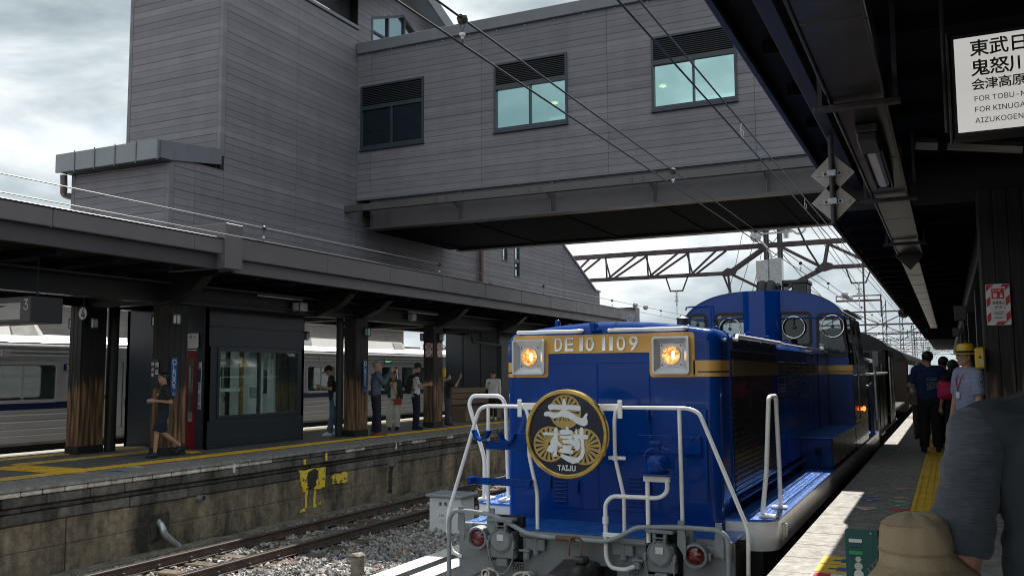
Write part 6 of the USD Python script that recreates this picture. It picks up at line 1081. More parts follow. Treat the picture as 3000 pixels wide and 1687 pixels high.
T('cab_roof', MB().ext(cs.intersection(sbox(-2, 2.15, 2, 3)).buffer(.06), .15, -2.8, FS), 'soot_black', 30)
T('cab_post', MB().bx(XC + 1.30, XC + 1.38, 28.0, 28.2, 0, 2.15).bx(XC + 1.30, XC + 1.38, 29.2, 29.4, 0, 2.15).bx(XC + 1.30, XC + 1.38, 30.4, 30.6, 0, 2.15), 'soot_black')
T('backhead', MB().lathe([(0, 0), (.75, 0), (.75, .3), (0, .3)], (XC, 30.0, 1.35), (0, -1, 0), 24), 'iron_dark')
T('handrail', MB().tube([(XC + 1.40, 22.1, 1.5), (XC + 1.42, 22.1, .4)], .018, 6).tube([(XC + 1.40, 27.9, 1.9), (XC + 1.42, 27.9, .2)], .018, 6).tube([(XC + 1.40, 29.3, 1.9), (XC + 1.42, 29.3, .2)], .018, 6).tube([(XC + 1.38, 22.1, 1.46), (XC + 1.38, 27.4, 1.46)], .014, 6), 'rail_white')
for y in (23.2, 24.5, 25.8, 27.1): T('tender_rib', MB().cb(XC + 1.325, XC + 1.345, y - .03, y + .03, -.3, 1.40, .006), 'soot_black')
T('side_edge', MB().cb(XC + 1.30, XC + 1.40, 22, 31, -.02, .02, .006).cb(XC + 1.30, XC + 1.37, 22, 27.5, 1.40, 1.435, .006), 'tender_steel')  # pale trims added as highlights along the black edges
T('toolbox', MB().cb(XC + .3, XC + 1.2, 27.0, 27.5, 1.45, 1.75, .02), 'soot_black'); T('gauge', MB().lathe([(0, 0), (.1, 0), (.1, .05)], (XC + .9, 27.9, 1.55), (0, -1, 0), 14), 'sign_white')
T('number_plate', MB().cb(XC + 1.12, XC + 1.36, 27.98, 27.99, 2.24, 2.30, .003), 'sign_grey')
T('boiler', MB().lathe([(0, 0), (.8, 0), (.8, 7.2), (.6, 7.4), (0, 7.4)], (XC, 30.5, 1.2), (0, 1, 0), 28), 'soot_black', 40)
T('running_plate', MB().cb(XC - 1.35, XC + 1.35, 27.6, 38, .25, .32, .01), 'soot_black')
for y in (30.4, 32.0, 33.6): T('driving_wheel', MB().lathe([(0, -.07), (.66, -.07), (.7, .07), (0, .07)], (XC + .56, y, -.42), (1, 0, 0), 28), 'iron_dark', 40)
T('side_rod', MB().cb(XC + .7, XC + .76, 30, 34.5, -.5, -.40, .01), 'tender_steel')
T('chimney', MB().lathe([(.22, 0), (.2, .5), (.27, .62), (.18, .62)], (XC, 37, 1.9), (0, 0, 1), 16), 'soot_black', 40)
csec = Polygon([(-1.4, -.1), (-1.42, 1.95), (-1.25, 2.2), (-.9, 2.4), (-.45, 2.52), (0, 2.56), (.45, 2.52), (.9, 2.4), (1.25, 2.2), (1.42, 1.95), (1.4, -.1)])
def coach(y0, label):
    t = Thing('passenger_coach', label, 'railway coach', (XC, y0, -1.12), 'old brown coaches of the steam train')
    f = ((XC, y0, 0), (1, 0, 0), (0, 0, 1), (0, 1, 0))
    t.part('body', MB().ext(csec.intersection(sbox(-2, -.2, 2, 1.98)), 0, 19.4, f), 'coach_brown', 30)
    t.part('roof', MB().ext(csec.intersection(sbox(-2, 1.96, 2, 3)).buffer(.03), -.05, 19.45, f), 'soot_black', 35)
    for k in range(14): t.part('window', MB().cb(XC + 1.415, XC + 1.43, y0 + 1.2 + k * 1.25, y0 + 1.95 + k * 1.25, 1.05, 1.75, .008), 'glass_cab')
    for y in (.5, 18.5): t.part('door', MB().cb(XC + 1.41, XC + 1.435, y0 + y - .3, y0 + y + .35, .05, 1.85, .01), 'coach_brown')
    for k in range(6): t.part('roof_vent', MB().cb(XC - .15, XC + .15, y0 + 1.8 + k * 3, y0 + 2.3 + k * 3, 2.56, 2.75, .05), 'soot_black')
    t.part('underframe', MB().bx(XC - 1.2, XC + 1.2, y0 + .3, y0 + 19.1, -.8, -.1), 'under_black')
coach(39.0, 'brown coach with curved roof, the first behind the steam locomotive'); coach(59.0, 'brown coach with curved roof, the farther one behind the steam locomotive')

# ------------------------------------------------------------------ silver commuter train at the far side of the island
XS = -16.9
cm = Thing('commuter_train', 'silver commuter car with a navy waist band standing behind the far platform columns', 'train', (-18.3, 10.9, -1.1))
C = lambda n, m, mt, sm=False, parent=None: cm.part(n, m, mt, sm, None, parent)
wins = [(11.55, 13.1), (15.6, 16.9), (17.3, 18.6), (21.36, 22.70), (25.2, 26.3), (26.42, 28.0), (30.0, 30.56)]
doors = [(13.5, 14.8), (19.2, 20.5), (23.1, 24.4), (28.35, 29.25)]
side = sbox(10.95, .16, 30.95, 2.06)
for a, b in wins: side = side.difference(rrect(a, b, 1.0, 1.74, .07))
for a, b in doors: side = side.difference(sbox(a, .34, b, 1.80))
C('side_wall', MB().ext(side, -.05, 0, FYZ(XS)), 'train_silver')
far = sbox(10.95, .16, 30.95, 2.06)
for a, b in wins + doors: far = far.difference(rrect(a, b, 1.0, 1.74, .07))
C('side_wall', MB().ext(far, -.05, 0, FYZ(XS - 2.75)), 'train_silver')
rs = Polygon([(0, 2.06), (-.03, 2.16), (-.12, 2.25), (-.35, 2.33), (-.8, 2.39), (-1.4, 2.41), (-2.0, 2.39), (-2.45, 2.33), (-2.7, 2.22), (-2.8, 2.06)])
FR = ((XS, 10.95, 0), (1, 0, 0), (0, 0, 1), (0, 1, 0))
C('roof', MB().ext(rs, 0, 20, FR), 'train_roof', 35)
C('end_wall', MB().ext(Polygon([(0, .16), (0, 2.06), (-2.8, 2.06), (-2.8, .16)]), 19.94, 20.0, FR).ext(Polygon([(0, .16), (0, 2.06), (-2.8, 2.06), (-2.8, .16)]), 0, .05, FR), 'train_silver')
C('floor', MB().bx(XS - 2.75, XS - .05, 11, 30.9, .1, .2), 'train_inner'); C('seat_row', MB().bx(XS - .5, XS - .06, 15, 28, .2, .75).bx(XS - 2.7, XS - 2.25, 15, 28, .2, .75), 'train_inner')
for y in (15.2, 20.8, 24.6): C('seat_end', MB().bx(XS - .55, XS - .06, y, y + .04, .2, 1.7), 'far_white')
C('navy_band', MB().bx(XS, XS + .006, 10.95, 13.48, .82, .96).bx(XS, XS + .006, 14.82, 19.18, .82, .96).bx(XS, XS + .006, 20.52, 23.08, .82, .96).bx(XS, XS + .006, 24.42, 30.95, .82, .96), 'train_navy')
for z in (1.92, 2.0, 2.10, .72, .58, .42, .30):
    for a, b in ((10.95, 13.45), (14.85, 19.15), (20.55, 23.05), (24.45, 30.9)): C('corrugation', MB().cb(XS - .01, XS + .028, a, b, z - .014, z + .014, .008), 'far_white')  # beads paler than the side wall, a highlight put into their colour
C('gutter', MB().cb(XS - .02, XS + .04, 10.95, 30.95, 2.15, 2.19, .008), 'train_silver')
for a, b in wins:
    w = C('window', MB().ext(rrect(a - .05, b + .05, .95, 1.79, .10).difference(rrect(a + .02, b - .02, 1.02, 1.72, .06)), -.02, .018, FYZ(XS)), 'train_silver')
    C('pane', MB().ext(rrect(a, b, 1.0, 1.74, .07), -.03, -.02, FYZ(XS)), 'glass_clear', parent=w)
    if b - a > 1: C('window_bar', MB().bx(XS - .02, XS + .006, (a + b) / 2 - .02, (a + b) / 2 + .02, 1.0, 1.74), 'train_silver', parent=w)
for a, b in doors:
    m_ = (a + b) / 2; w = b - a
    for p, q in (((a + .01, m_ - .006), (m_ + .006, b - .01)) if w > 1 else ((a + .01, b - .01),)):
        d = C('door', MB().ext(sbox(p, .34, q, 1.79).difference(rrect(p + .13, q - .13, .98, 1.64, .06)), -.045, -.012, FYZ(XS)), 'train_door')
        C('door_pane', MB().ext(rrect(p + .12, q - .12, .97, 1.65, .06), -.035, -.028, FYZ(XS)), 'glass_clear', parent=d)
    C('door_frame', MB().ext(rrect(a - .05, b + .05, .30, 1.85, .06).difference(sbox(a, .34, b, 1.80)), -.02, .016, FYZ(XS)), 'train_silver')
for y0, y1 in ((8.9 + 2.1, 13.1), (22.1, 24.6), (24.9, 27.4)):
    u = C('air_conditioner', MB().mesh(m3.Manifold.hull_points(np.array([(x, y, z) for x, z, e in ((XS - .40, 2.30, 0), (XS - .55, 2.60, .12), (XS - 2.2, 2.60, .12), (XS - 2.4, 2.30, 0)) for y in (y0 + e, y1 - e)]))), 'far_white')
    C('intake_grille', MB().add([[XS - .40, y1 - .75, 2.34], [XS - .40, y1 - .15, 2.34], [XS - .525, y1 - .2, 2.57], [XS - .525, y1 - .75, 2.57]], [[0, 1, 2, 3]]).bx(XS - .41, XS - .395, y1 - .76, y1 - .15, 2.32, 2.34), 'train_inner', parent=u)
C('destination_display', MB().cb(XS, XS + .02, 25.35, 25.85, 1.86, 1.97, .004), 'sign_black'); C('destination_lights', MB().ext(unary_union([sbox(25.4, 1.925, 25.8, 1.94), sbox(25.42, 1.885, 25.7, 1.90)]), .02, .022, FYZ(XS)), 'led_green')
C('roof_bracket', MB().cb(XS - .02, XS + .05, 11.8, 12.0, 1.88, 2.03, .01).cb(XS - .02, XS + .05, 21.9, 22.0, 1.88, 2.03, .01).cb(XS - .02, XS + .05, 27.9, 28.05, 1.88, 2.03, .01), 'train_silver')
C('number_plate', MB().cb(XS, XS + .006, 13.25, 13.42, 1.60, 1.75, .002), 'train_navy'); C('car_number', MB().ext(latin('1', 13.30, 1.625, .10, True), .006, .009, FYZ(XS)), 'sign_white')
C('car_number', MB().ext(latin('23421', 29.45, 1.52, .09), 0, .003, FYZ(XS)), 'train_navy')
for k in range(6): C('door_notice', MB().bx(XS, XS + .004, 14.92, 15.13, .98 + k * .075, 1.03 + k * .075), 'mark_yellow')
C('door_notice', MB().bx(XS, XS + .004, 29.35, 29.6, 1.28, 1.40).bx(XS, XS + .004, 29.35, 29.6, 1.16, 1.26), 'mark_yellow'); C('door_notice', MB().bx(XS, XS + .004, 29.75, 29.95, 1.2, 1.36).bx(XS, XS + .004, 29.75, 29.95, 1.02, 1.16), 'sign_blue')
C('window_notice', MB().bx(XS - .018, XS - .012, 30.06, 30.42, 1.42, 1.70), 'sign_blue')
C('script_mark', MB().ext(unary_union([sbox(15.15, 1.49, 15.75, 1.497), latin('tobu', 15.32, 1.47, .075)]), 0, .003, FYZ(XS)), 'mark_blue')
C('underframe', MB().bx(XS - 2.6, XS - .12, 11.2, 30.7, -.9, .16), 'under_black')
for y in (12.5, 14.5, 27.5, 29.5): C('wheel', MB().lathe([(0, -.06), (.4, -.06), (.43, .06), (0, .06)], (XS - .85, y, -.69), (1, 0, 0), 20), 'iron_dark', 40)
C('roof_gear', MB().tube([(XS - .6, 29, 2.45), (XS - .6, 30.7, 2.45)], .04, 6).tube([(XS - 1.9, 29, 2.5), (XS - 1.9, 30.7, 2.5)], .04, 6).tube([(XS - .8, 29.2, 2.4), (XS - 1.2, 30, 2.75), (XS - .8, 30.6, 2.42)], .03, 6).bx(XS - 1.0, XS - .7, 29.5, 29.8, 2.36, 2.6), 'iron_dark')
cm.copy((-18.3, -9.25, -1.1), 'silver commuter car to the left, mostly outside the picture')

# ------------------------------------------------------------------ lift shaft on the far platform
ev = Thing('lift_shaft', 'dark grey lift shaft with red doors and a glazed machine window', 'lift', (-14.5, 15.5, 0))
E = lambda n, m, mt, sm=False, parent=None: ev.part(n, m, mt, sm, None, parent)
XF = -13.6
ew = sbox(14.0, 0, 17.07, 3.3).difference(sbox(14.30, .62, 16.88, 2.02))
E('wall', MB().ext(ew, -.08, 0, FYZ(XF)), 'elevator_wall')
for a, b, c, d in ((14.02, 17.05, .02, .56), (14.02, 17.05, 2.50, 3.28), (14.02, 17.05, 2.08, 2.48)): E('wall_panel', MB().cb(XF, XF + .012, a, b, c, d, .005), 'elevator_wall')
fw_ = sbox(-15.9, 0, -13.6, 3.3).difference(sbox(-14.62, 0, -13.90, 2.02))
E('wall', MB().ext(fw_, -.08, 0, FXZ(14.0)), 'elevator_wall')
bw_ = sbox(-15.9, 0, -13.6, 3.3).difference(sbox(-15.8, .15, -13.7, 3.2)); E('wall', MB().ext(bw_, -.08, 0, FXZ(17.07, 1)), 'elevator_wall')
E('wall', MB().ext(sbox(14.0, 0, 17.07, 3.3).difference(sbox(14.1, .15, 16.97, 3.2)), -.08, 0, FYZ(-15.9, -1)), 'elevator_wall')
E('window_frame', MB().ext(sbox(14.28, .60, 16.90, 2.04).difference(unary_union([sbox(14.34, .66, 15.53, 1.98), sbox(15.58, .66, 16.84, 1.98)])), -.05, .02, FYZ(XF)), 'window_frame')
for a, b in ((14.33, 15.54), (15.57, 16.85)): E('pane', MB().ext(sbox(a, .65, b, 1.99), -.035, -.028, FYZ(XF)), 'glass_clear')
E('pane', MB().ext(sbox(14.09, .14, 16.98, 3.21), -.035, -.028, FYZ(-15.9, -1)), 'glass_clear'); E('pane', MB().ext(sbox(-15.81, .14, -13.69, 3.21), -.035, -.028, FXZ(17.07, 1)), 'glass_clear')
for x0, x1 in ((-14.61, -14.27), (-14.255, -13.91)):
    d = E('door', MB().ext(sbox(x0, .01, x1, 2.01).difference(sbox(x0 + .08, .55, x1 - .10, 1.83)), -.07, -.03, FXZ(14.0)), 'elevator_red')
    E('door_pane', MB().ext(sbox(x0 + .075, .54, x1 - .095, 1.84), -.055, -.045, FXZ(14.0)), 'glass_clear', parent=d)
E('call_panel', MB().cb(-13.82, -13.74, 13.975, 14.0, .80, 1.76, .006), 'steel_galv'); E('call_button', MB().lathe([(.022, 0), (.018, .012), (0, .014)], (-13.78, 13.975, 1.15), (0, -1, 0), 12).lathe([(.022, 0), (.018, .012), (0, .014)], (-13.78, 13.975, .92), (0, -1, 0), 12), 'sign_white')
E('call_display', MB().bx(-13.81, -13.75, 13.970, 13.976, 1.35, 1.62), 'sign_black')
mc = E('hoist_frame', MB().bx(-13.98, -13.90, 14.62, 14.70, .5, 1.45).bx(-13.97, -13.92, 14.62, 15.42, 1.14, 1.21).bx(-14.6, -14.5, 15.15, 15.25, .4, 2.6), 'machine_white')
E('hoist_motor', MB().lathe([(0, -.18), (.36, -.18), (.38, .0), (.36, .18), (0, .18)], (-14.35, 14.72, 1.0), (1, 0, 0), 24).cb(-14.5, -14.1, 14.55, 14.9, 1.35, 1.62, .02).cb(-14.4, -14.15, 14.7, 15.0, .55, .8, .02), 'machine_grey', 40)
E('guide_rail', MB().bx(-13.95, -13.89, 15.30, 15.38, .3, 2.3), 'rust_yellow'); E('guide_notice', MB().bx(-13.88, -13.875, 15.25, 15.50, 1.68, 1.78), 'mark_yellow')
E('cabinet', MB().cb(-14.6, -14.05, 15.72, 16.2, .2, 2.3, .01), 'machine_white'); E('cabinet_box', MB().cb(-14.05, -14.0, 15.76, 16.0, 1.0, 1.22, .01), 'machine_grey')
E('guide_rail', MB().bx(-14.2, -14.1, 16.5, 16.6, .3, 2.3).bx(-14.5, -14.4, 14.95, 15.0, .3, 2.3).bx(-14.9, -14.8, 16.3, 16.4, .3, 2.3), 'machine_white')
E('cable', MB().tube([(-13.8, 15.66, 2.2), (-13.78, 15.70, 1.7), (-13.8, 15.74, 1.2), (-13.79, 15.70, .7)], .012, 6, bend=.1).tube([(-13.8, 16.32, 2.2), (-13.78, 16.30, 1.5), (-13.8, 16.34, .7)], .008, 6), 'rubber')
E('ceiling', MB().bx(-15.8, -13.7, 14.1, 17, 3.2, 3.25), 'machine_white'); E('floor', MB().bx(-15.8, -13.7, 14.1, 17, .0, .3), 'machine_grey')

# ------------------------------------------------------------------ signs
def board(name, label, cat, x0, x1, z0, z1, y, mt='sign_white', th=.03, group=None, frame=None, frame_mt='sign_black'):
    t = Thing(name, label, cat, ((x0 + x1) / 2, y, z0), group)
    t.part('panel', MB().cb(x0, x1, y, y + th, z0, z1, .004), mt); return t
ls = board('lift_sign', 'white sign in black writing over the red lift doors', 'sign', -14.45, -13.83, 2.04, 2.35, 13.94)
ls.part('lettering', MB().ext(cjk('エレベーター', -14.43, 2.235, .092), .0005, .002, FXZ(13.94)), 'sign_ink'); ls.part('small_lettering', MB().ext(cjk('待合室 通路', -14.30, 2.155, .036), .0005, .002, FXZ(13.94)), 'sign_ink'); ls.part('small_lettering', MB().ext(cjk('通路行', -14.25, 2.075, .06), .0005, .002, FXZ(13.94)), 'sign_ink')
# round number sign
t = Thing('platform_number_sign', 'round white sign with a black 4 hanging before the scorched column', 'sign', (-14.84, 12.0, 2.55))
t.part('disc', MB().lathe([(0, 0), (.115, 0), (.115, .03), (0, .03)], (-14.80, 12.0, 2.675), (0, -1, 0), 28), 'sign_white'); t.part('rim', MB().lathe([(.112, .026), (.112, .034), (.128, .034), (.128, -.004), (.112, -.004)], (-14.80, 12.0, 2.675), (0, -1, 0), 28), 'sign_black', 40)
t.part('numeral', MB().ext(latin('4', -14.853, 2.59, .17, True, .78), .0305, .033, FXZ(12.0)), 'sign_ink'); t.part('hanger', MB().tube([(-14.80, 12.0, 2.8), (-14.80, 12.0, 3.36)], .022, 8), 'canopy_dark')
# blue station name strips
def name_strip(x, y, z0, z1, frame, label):
    t = Thing('station_name_sign', label, 'sign', (x, y, z0))
    o, U, W, N = frame; w = .075; h = z1 - z0
    t.part('panel', MB().ext(sbox(-w, 0, w, h), 0, .02, frame), 'sign_blue')
    t.part('emblem', MB().ext(rrect(-.045, .045, h - .14, h - .04, .02).difference(rrect(-.033, .033, h - .128, h - .052, .014)), .0205, .023, frame), 'sign_white')
    t.part('lettering', MB().ext(cjk('しもいまいち', -.05, h - .245, .10, True, (h - .33) / 6), .0205, .0225, frame), 'sign_white')
    t.part('small_lettering', MB().ext(unary_union([sbox(-.05, .03, .05, .037), sbox(-.04, .06, .04, .067)]), .0205, .0225, frame), 'sign_white')
    return t
name_strip(-13.19, 12.75, 1.10, 1.83, ((-13.185, 12.70, 1.10), (0, 1, 0), (0, 0, 1), (1, 0, 0)), 'narrow blue sign with white writing on the column beside the walking boy')
name_strip(-12.95, 18.56, 1.04, 1.84, ((-12.945, 18.58, 1.04), (0, 1, 0), (0, 0, 1), (1, 0, 0)), 'narrow blue sign on the column left of the man in the grey jacket')
t = board('kiosk_sign', 'small black sign with white upright writing on the column above the boy', 'sign', -13.60, -13.40, 1.26, 1.80, 12.545, 'sign_black', .02)
t.part('lettering', MB().ext(cjk('売店', -13.495, 1.66, .10, True, .14), .0005, .002, FXZ(12.545)), 'sign_white'); t.part('lettering', MB().ext(cjk('待合室', -13.592, 1.68, .075, True, .10), .0005, .002, FXZ(12.545)), 'sign_white')
# striped emergency notices
def notice(x0, x1, z0, z1, frame, label):
    t = Thing('emergency_notice', label, 'sign', tuple(np.array(frame[0]) + np.array(frame[1]) * (x0 + x1) / 2 + np.array(frame[2]) * z0))
    w, h = x1 - x0, z1 - z0
    t.part('panel', MB().ext(rrect(x0, x1, z0, z1, .012), 0, .006, frame), 'sign_white')
    st = unary_union([Polygon([(x0 - h + k * .17, z0), (x0 - h + k * .17 + .085, z0), (x0 + k * .17 + .085, z1), (x0 + k * .17, z1)]) for k in range(0, 9)]).intersection(rrect(x0 + .004, x1 - .004, z0 + .004, z1 - .004, .01))
    inn = rrect(x0 + w * .19, x1 - w * .19, z0 + h * .09, z1 - h * .07, .008)
    t.part('stripe', MB().ext(st.difference(inn), .0062, .0082, frame), 'sign_red'); t.part('inner_panel', MB().ext(inn, .0062, .0085, frame), 'sign_grey')
    t.part('emblem', MB().ext(sbox(x0 + w * .24, z1 - h * .36, x1 - w * .24, z1 - h * .11).difference(unary_union([latin('STOP', x0 + w * .27, z1 - h * .185, h * .055, True, .95), rrect(x0 + w * .30, x0 + w * .46, z1 - h * .33, z1 - h * .22, .004), disc(x0 + w * .64, z1 - h * .30, h * .035), sbox(x0 + w * .62, z1 - h * .29, x0 + w * .655, z1 - h * .21)])), .0087, .0100, frame), 'sign_red')
    t.part('lettering', MB().ext(unary_union([cjk('非常停止', x0 + w * .26, z1 - h * .49, h * .085, squeeze=.95 * w / h * 1.6 if w < h * .8 else .95), cjk('ボタン', x0 + w * .34, z1 - h * .60, h * .085), sbox(x0 + w * .28, z1 - h * .70, x1 - w * .28, z1 - h * .685), sbox(x0 + w * .32, z1 - h * .745, x1 - w * .32, z1 - h * .73), sbox(x0 + w * .32, z1 - h * .83, x1 - w * .32, z1 - h * .81)]), .0087, .0100, frame), 'sign_ink')
notice(.39, .62, 1.98, 2.42, FXZ(10.985), 'red striped emergency notice on the near scorched column')
notice(-13.33, -13.09, 1.97, 2.36, FXZ(22.085), 'red striped emergency notice, left one of two on the far column')
notice(22.30, 22.56, 1.97, 2.36, ((-13.062, 0, 0), (0, 1, 0), (0, 0, 1), (1, 0, 0)), 'red striped emergency notice, right one of two on the far column')
# hanging direction sign near the camera
hs = Thing('hanging_direction_sign', 'hanging sign in black frame with Japanese and English destinations', 'sign', (.7, 6.0, 2.88))
sx0, sx1, sz0, sz1 = .115, 1.65, 2.925, 3.505
hs.part('frame', MB().cb(sx0 - .03, sx1 + .03, 6.005, 6.14, sz0 - .035, sz1 + .035, .012), 'sign_black'); hs.part('face', MB().cb(sx0, sx1, 5.998, 6.01, sz0, sz1, .003), 'sign_glow')
hs.part('side_strip', MB().cb(sx0 - .045, sx0 - .031, 5.99, 6.13, sz0 - .04, sz1 + .04, .004), 'iron_dark')
for x in (.055, 1.6): hs.part('hanger_pole', MB().tube([(x, 6.07, 2.95 if x < 1 else 3.5), (x, 6.07, 3.96)], .012, 8), 'iron_dark')
for s, z, h, sp in (('東武日光', 3.392, .106, .104), ('鬼怒川温泉', 3.270, .106, .101), ('会津高原尾瀬口', 3.180, .074, .071)): hs.part('lettering', MB().ext(cjk(s, .198, z, h, pitch=sp), .0005, .002, FXZ(5.998)), 'sign_ink')
for s, z in (('FOR TOBU-NIKKO', 3.105), ('FOR KINUGAWA-ONSEN', 3.039), ('AIZUKOGEN-OZEGUCHI', 2.972)): hs.part('lettering', MB().ext(latin(s, .208, z, .031), .0005, .002, FXZ(5.998)), 'sign_ink')
# departure box on the far platform
t = Thing('departure_board', 'dark hanging board numbered 3 at the left edge of the far platform', 'sign', (-15.6, 8.9, 2.3))
p0 = at_y(91, 865, 9.0); p1 = at_y(91, 943, 9.0); X0 = p0[0]
t.part('box', MB().cb(X0 - 1.5, X0, 9.0, 9.55, p1[2], p0[2], .01), 'sign_black'); t.part('face', MB().bx(X0 - 1.48, X0 - .01, 8.994, 9.0, p1[2] + .02, p0[2] - .02), 'canopy_metal')
t.part('screen', MB().bx(X0 - 1.2, X0 - .22, 8.988, 8.994, p1[2] + .05, p0[2] - .10), 'sign_grey'); t.part('landscape', MB().ext(Polygon([(X0 - 1.2, p0[2] - .10), (X0 - .5, p0[2] - .14), (X0 - .8, p0[2] - .18), (X0 - 1.0, p0[2] - .15), (X0 - 1.2, p0[2] - .2)]), .0065, .0085, FXZ(8.994)), 'sign_black')
t.part('numeral', MB().ext(latin('3', X0 - .16, p0[2] - .21, .16, False, .9), .0005, .003, FXZ(8.994)), 'sign_grey')
for x in (X0 - 1.3, X0 - .2): t.part('hanger', MB().tube([(x, 9.25, p0[2]), (x, 9.25, 3.36)], .015, 6), 'canopy_dark')
# diamond boards seen from behind on their pole
dm = Thing('diamond_signal_board', 'back of twin diamond plates clamped to a hanging pole under the near roof', 'railway sign', (-.92, 9.0, 2.9))
for zc in (3.372, 3.102):
    p = dm.part('diamond_plate', MB().ext(Polygon([(-1.125, zc), (-.92, zc + .205), (-.712, zc), (-.92, zc - .205)]).buffer(-.004, join_style=2), 0, -.008, FXZ(9.0)), 'sign_back')
    dm.part('clamp', MB().cb(-.958, -.882, 8.945, 8.957, zc - .028, zc + .032, .004).cb(-1.01, -.955, 8.99, 8.998, zc - .022, zc + .024, .003).cb(-.885, -.83, 8.99, 8.998, zc - .022, zc + .024, .003), 'steel_galv', parent=p)
    dm.part('clamp_bolt', MB().lathe([(.013, 0), (.013, .014), (0, .017)], (-.985, 8.99, zc), (0, -1, 0), 8).lathe([(.013, 0), (.013, .014), (0, .017)], (-.857, 8.99, zc), (0, -1, 0), 8), 'iron_dark', parent=p)
    dm.part('slot_rail', MB().cb(-1.07, -.77, 8.993, 9.0, zc - .016, zc + .014, .003), 'sign_back', parent=p)
dm.part('pole', MB().tube([(-.92, 8.972, 2.89), (-.925, 8.972, 3.96)], .026, 12), 'iron_dark', 50)
dm2 = Thing('diamond_signal_board', 'small pale diamond plate hanging further along under the duct', 'railway sign', (-.5, 17, 3))
c_ = at_y(2664, 745, 17.0); dm2.part('diamond_plate', MB().ext(Polygon([(-.24, 0), (0, .24), (.24, 0), (0, -.24)]), 0, .01, ((c_[0], 17.0, c_[2]), (1, 0, 0), (0, 0, 1), (0, -1, 0))), 'sign_back'); dm2.part('pole', MB().tube([(c_[0] + .02, 16.97, c_[2] - .25), (c_[0] + .02, 16.97, 3.46)], .025, 8), 'iron_dark')

# ------------------------------------------------------------------ lamps and small fittings
def tube_light(name, label, x, y0, y1, z, lit=None):
    t = Thing(name, label, 'lamp', (x, (y0 + y1) / 2, z))
    t.part('housing', MB().cb(x - .06, x + .06, y0, y1, z, z + .06, .008), 'iron_dark'); t.part('tube', MB().tube([(x, y0 + .05, z - .018), (x, y1 - .05, z - .018)], .018, 8), lit or 'sign_grey', 50)
    return t
tube_light('canopy_lamp', 'unlit strip lamp under the far roof above the lift window', -13.0, 14.72, 16.28, 3.17)
tube_light('canopy_lamp', 'unlit strip lamp under the far roof above the red and white posters', -13.0, 20.6, 22.8, 3.17)
q0, q1 = at_y(1352, 838, 25.0), at_y(1441, 836, 25.0)
t = Thing('canopy_lamp', 'orange lit strip lamp under the far end of the far roof', 'lamp', tuple(q0)); t.part('housing', MB().beam(q0 + [0, 0, .05], q1 + [0, 0, .05], .08, .04), 'iron_dark'); t.part('tube', MB().tube([q0, q1], .022, 8), 'lamp_orange')
t = Thing('canopy_lamp', 'strip lamp with pale cover hanging below the near cable duct', 'lamp', (-.46, 8, 3.2))
t.part('housing', MB().cb(-.545, -.385, 6.95, 9.05, 3.235, 3.298, .01), 'iron_dark'); t.part('cover', MB().cb(-.515, -.42, 7.45, 8.95, 3.19, 3.24, .03), 'sign_white'); t.part('end_cap', MB().cb(-.535, -.395, 6.97, 7.42, 3.17, 3.24, .01).cb(-.52, -.41, 8.95, 9.03, 3.185, 3.24, .008), 'sign_black')
for k in (-.53, -.39): t.part('lamp_rail', MB().cb(k - .008, k + .008, 7.4, 9.0, 3.18, 3.235, .004), 'iron_dark')
for lab, a, b, y in (('short pale strip lamp under the near roof left of the hanging sign', (2683, 428), (2747, 430), 10.2), ('long dim strip lamp under the near roof below the hanging sign', (2776, 430), (2996, 440), 10.8), ('pale strip lamp deeper under the near roof', (2694, 646), (2766, 648), 14.5)):
    q0, q1 = at_y(*a, y), at_y(*b, y); t = Thing('canopy_lamp', lab, 'lamp', tuple(q0)); t.part('housing', MB().beam(q0 + [0, .03, .06], q1 + [0, .03, .06], .10, .05), 'iron_dark'); t.part('cover', MB().beam(q0, q1, .08, .06), 'sign_back')
def lantern(x, y, z, label, face='x'):
    t = Thing('wall_lantern', label, 'lantern', (x, y, z))
    t.part('body', MB().cb(x - .06, x + .06, y - .07, y + .07, z + .17, z + .20, .006).cb(x - .05, x + .05, y - .06, y + .06, z - .02, z, .006).bx(x - .055, x - .045, y - .06, y + .06, z, z + .17), 'iron_dark')
    for dx, dy in ((.05, .055), (.05, -.055), (-.05, .055), (-.05, -.055)): t.part('post', MB().bx(x + dx - .006, x + dx + .006, y + dy - .006, y + dy + .006, z, z + .17), 'iron_dark')
    t.part('lamp_glass', MB().cb(x - .043, x + .043, y - .05, y + .05, z + .002, z + .168, .01), 'lantern_glass')
lantern(-15.47, 12.3, 2.42, 'wall lantern on the left side of the column with the round number sign')
lantern(-14.93, 12.35, 2.42, 'wall lantern on the right side of the column with the round number sign')
lantern(-13.68, 12.7, 2.44, 'wall lantern on the left side of the column by the walking boy')
lantern(-13.08, 12.65, 2.46, 'wall lantern on the right side of the column by the walking boy')
lantern(-13.38, 18.3, 2.44, 'wall lantern left of the column beside the capped man')
lantern(-12.88, 18.6, 2.44, 'wall lantern on the column above the narrow blue sign left of the grey jacket')
lantern(-15.0, 18.9, 2.40, 'wall lantern on the rear charred column')
lantern(-13.48, 22.2, 2.44, 'wall lantern left of the column with two posters')
lantern(-12.98, 22.4, 2.44, 'wall lantern right of the column with two posters')
t = Thing('loudspeaker', 'square grey loudspeaker under the far roof beside the lift', 'loudspeaker', (-13, 16.15, 2.9)); t.part('box', MB().cb(-13.1, -12.9, 16.0, 16.3, 2.88, 3.10, .01), 'sign_black'); t.part('grille', MB().bx(-13.08, -12.92, 15.99, 16.0, 2.90, 3.08).bx(-12.9, -12.893, 16.03, 16.27, 2.9, 3.08), 'machine_grey')
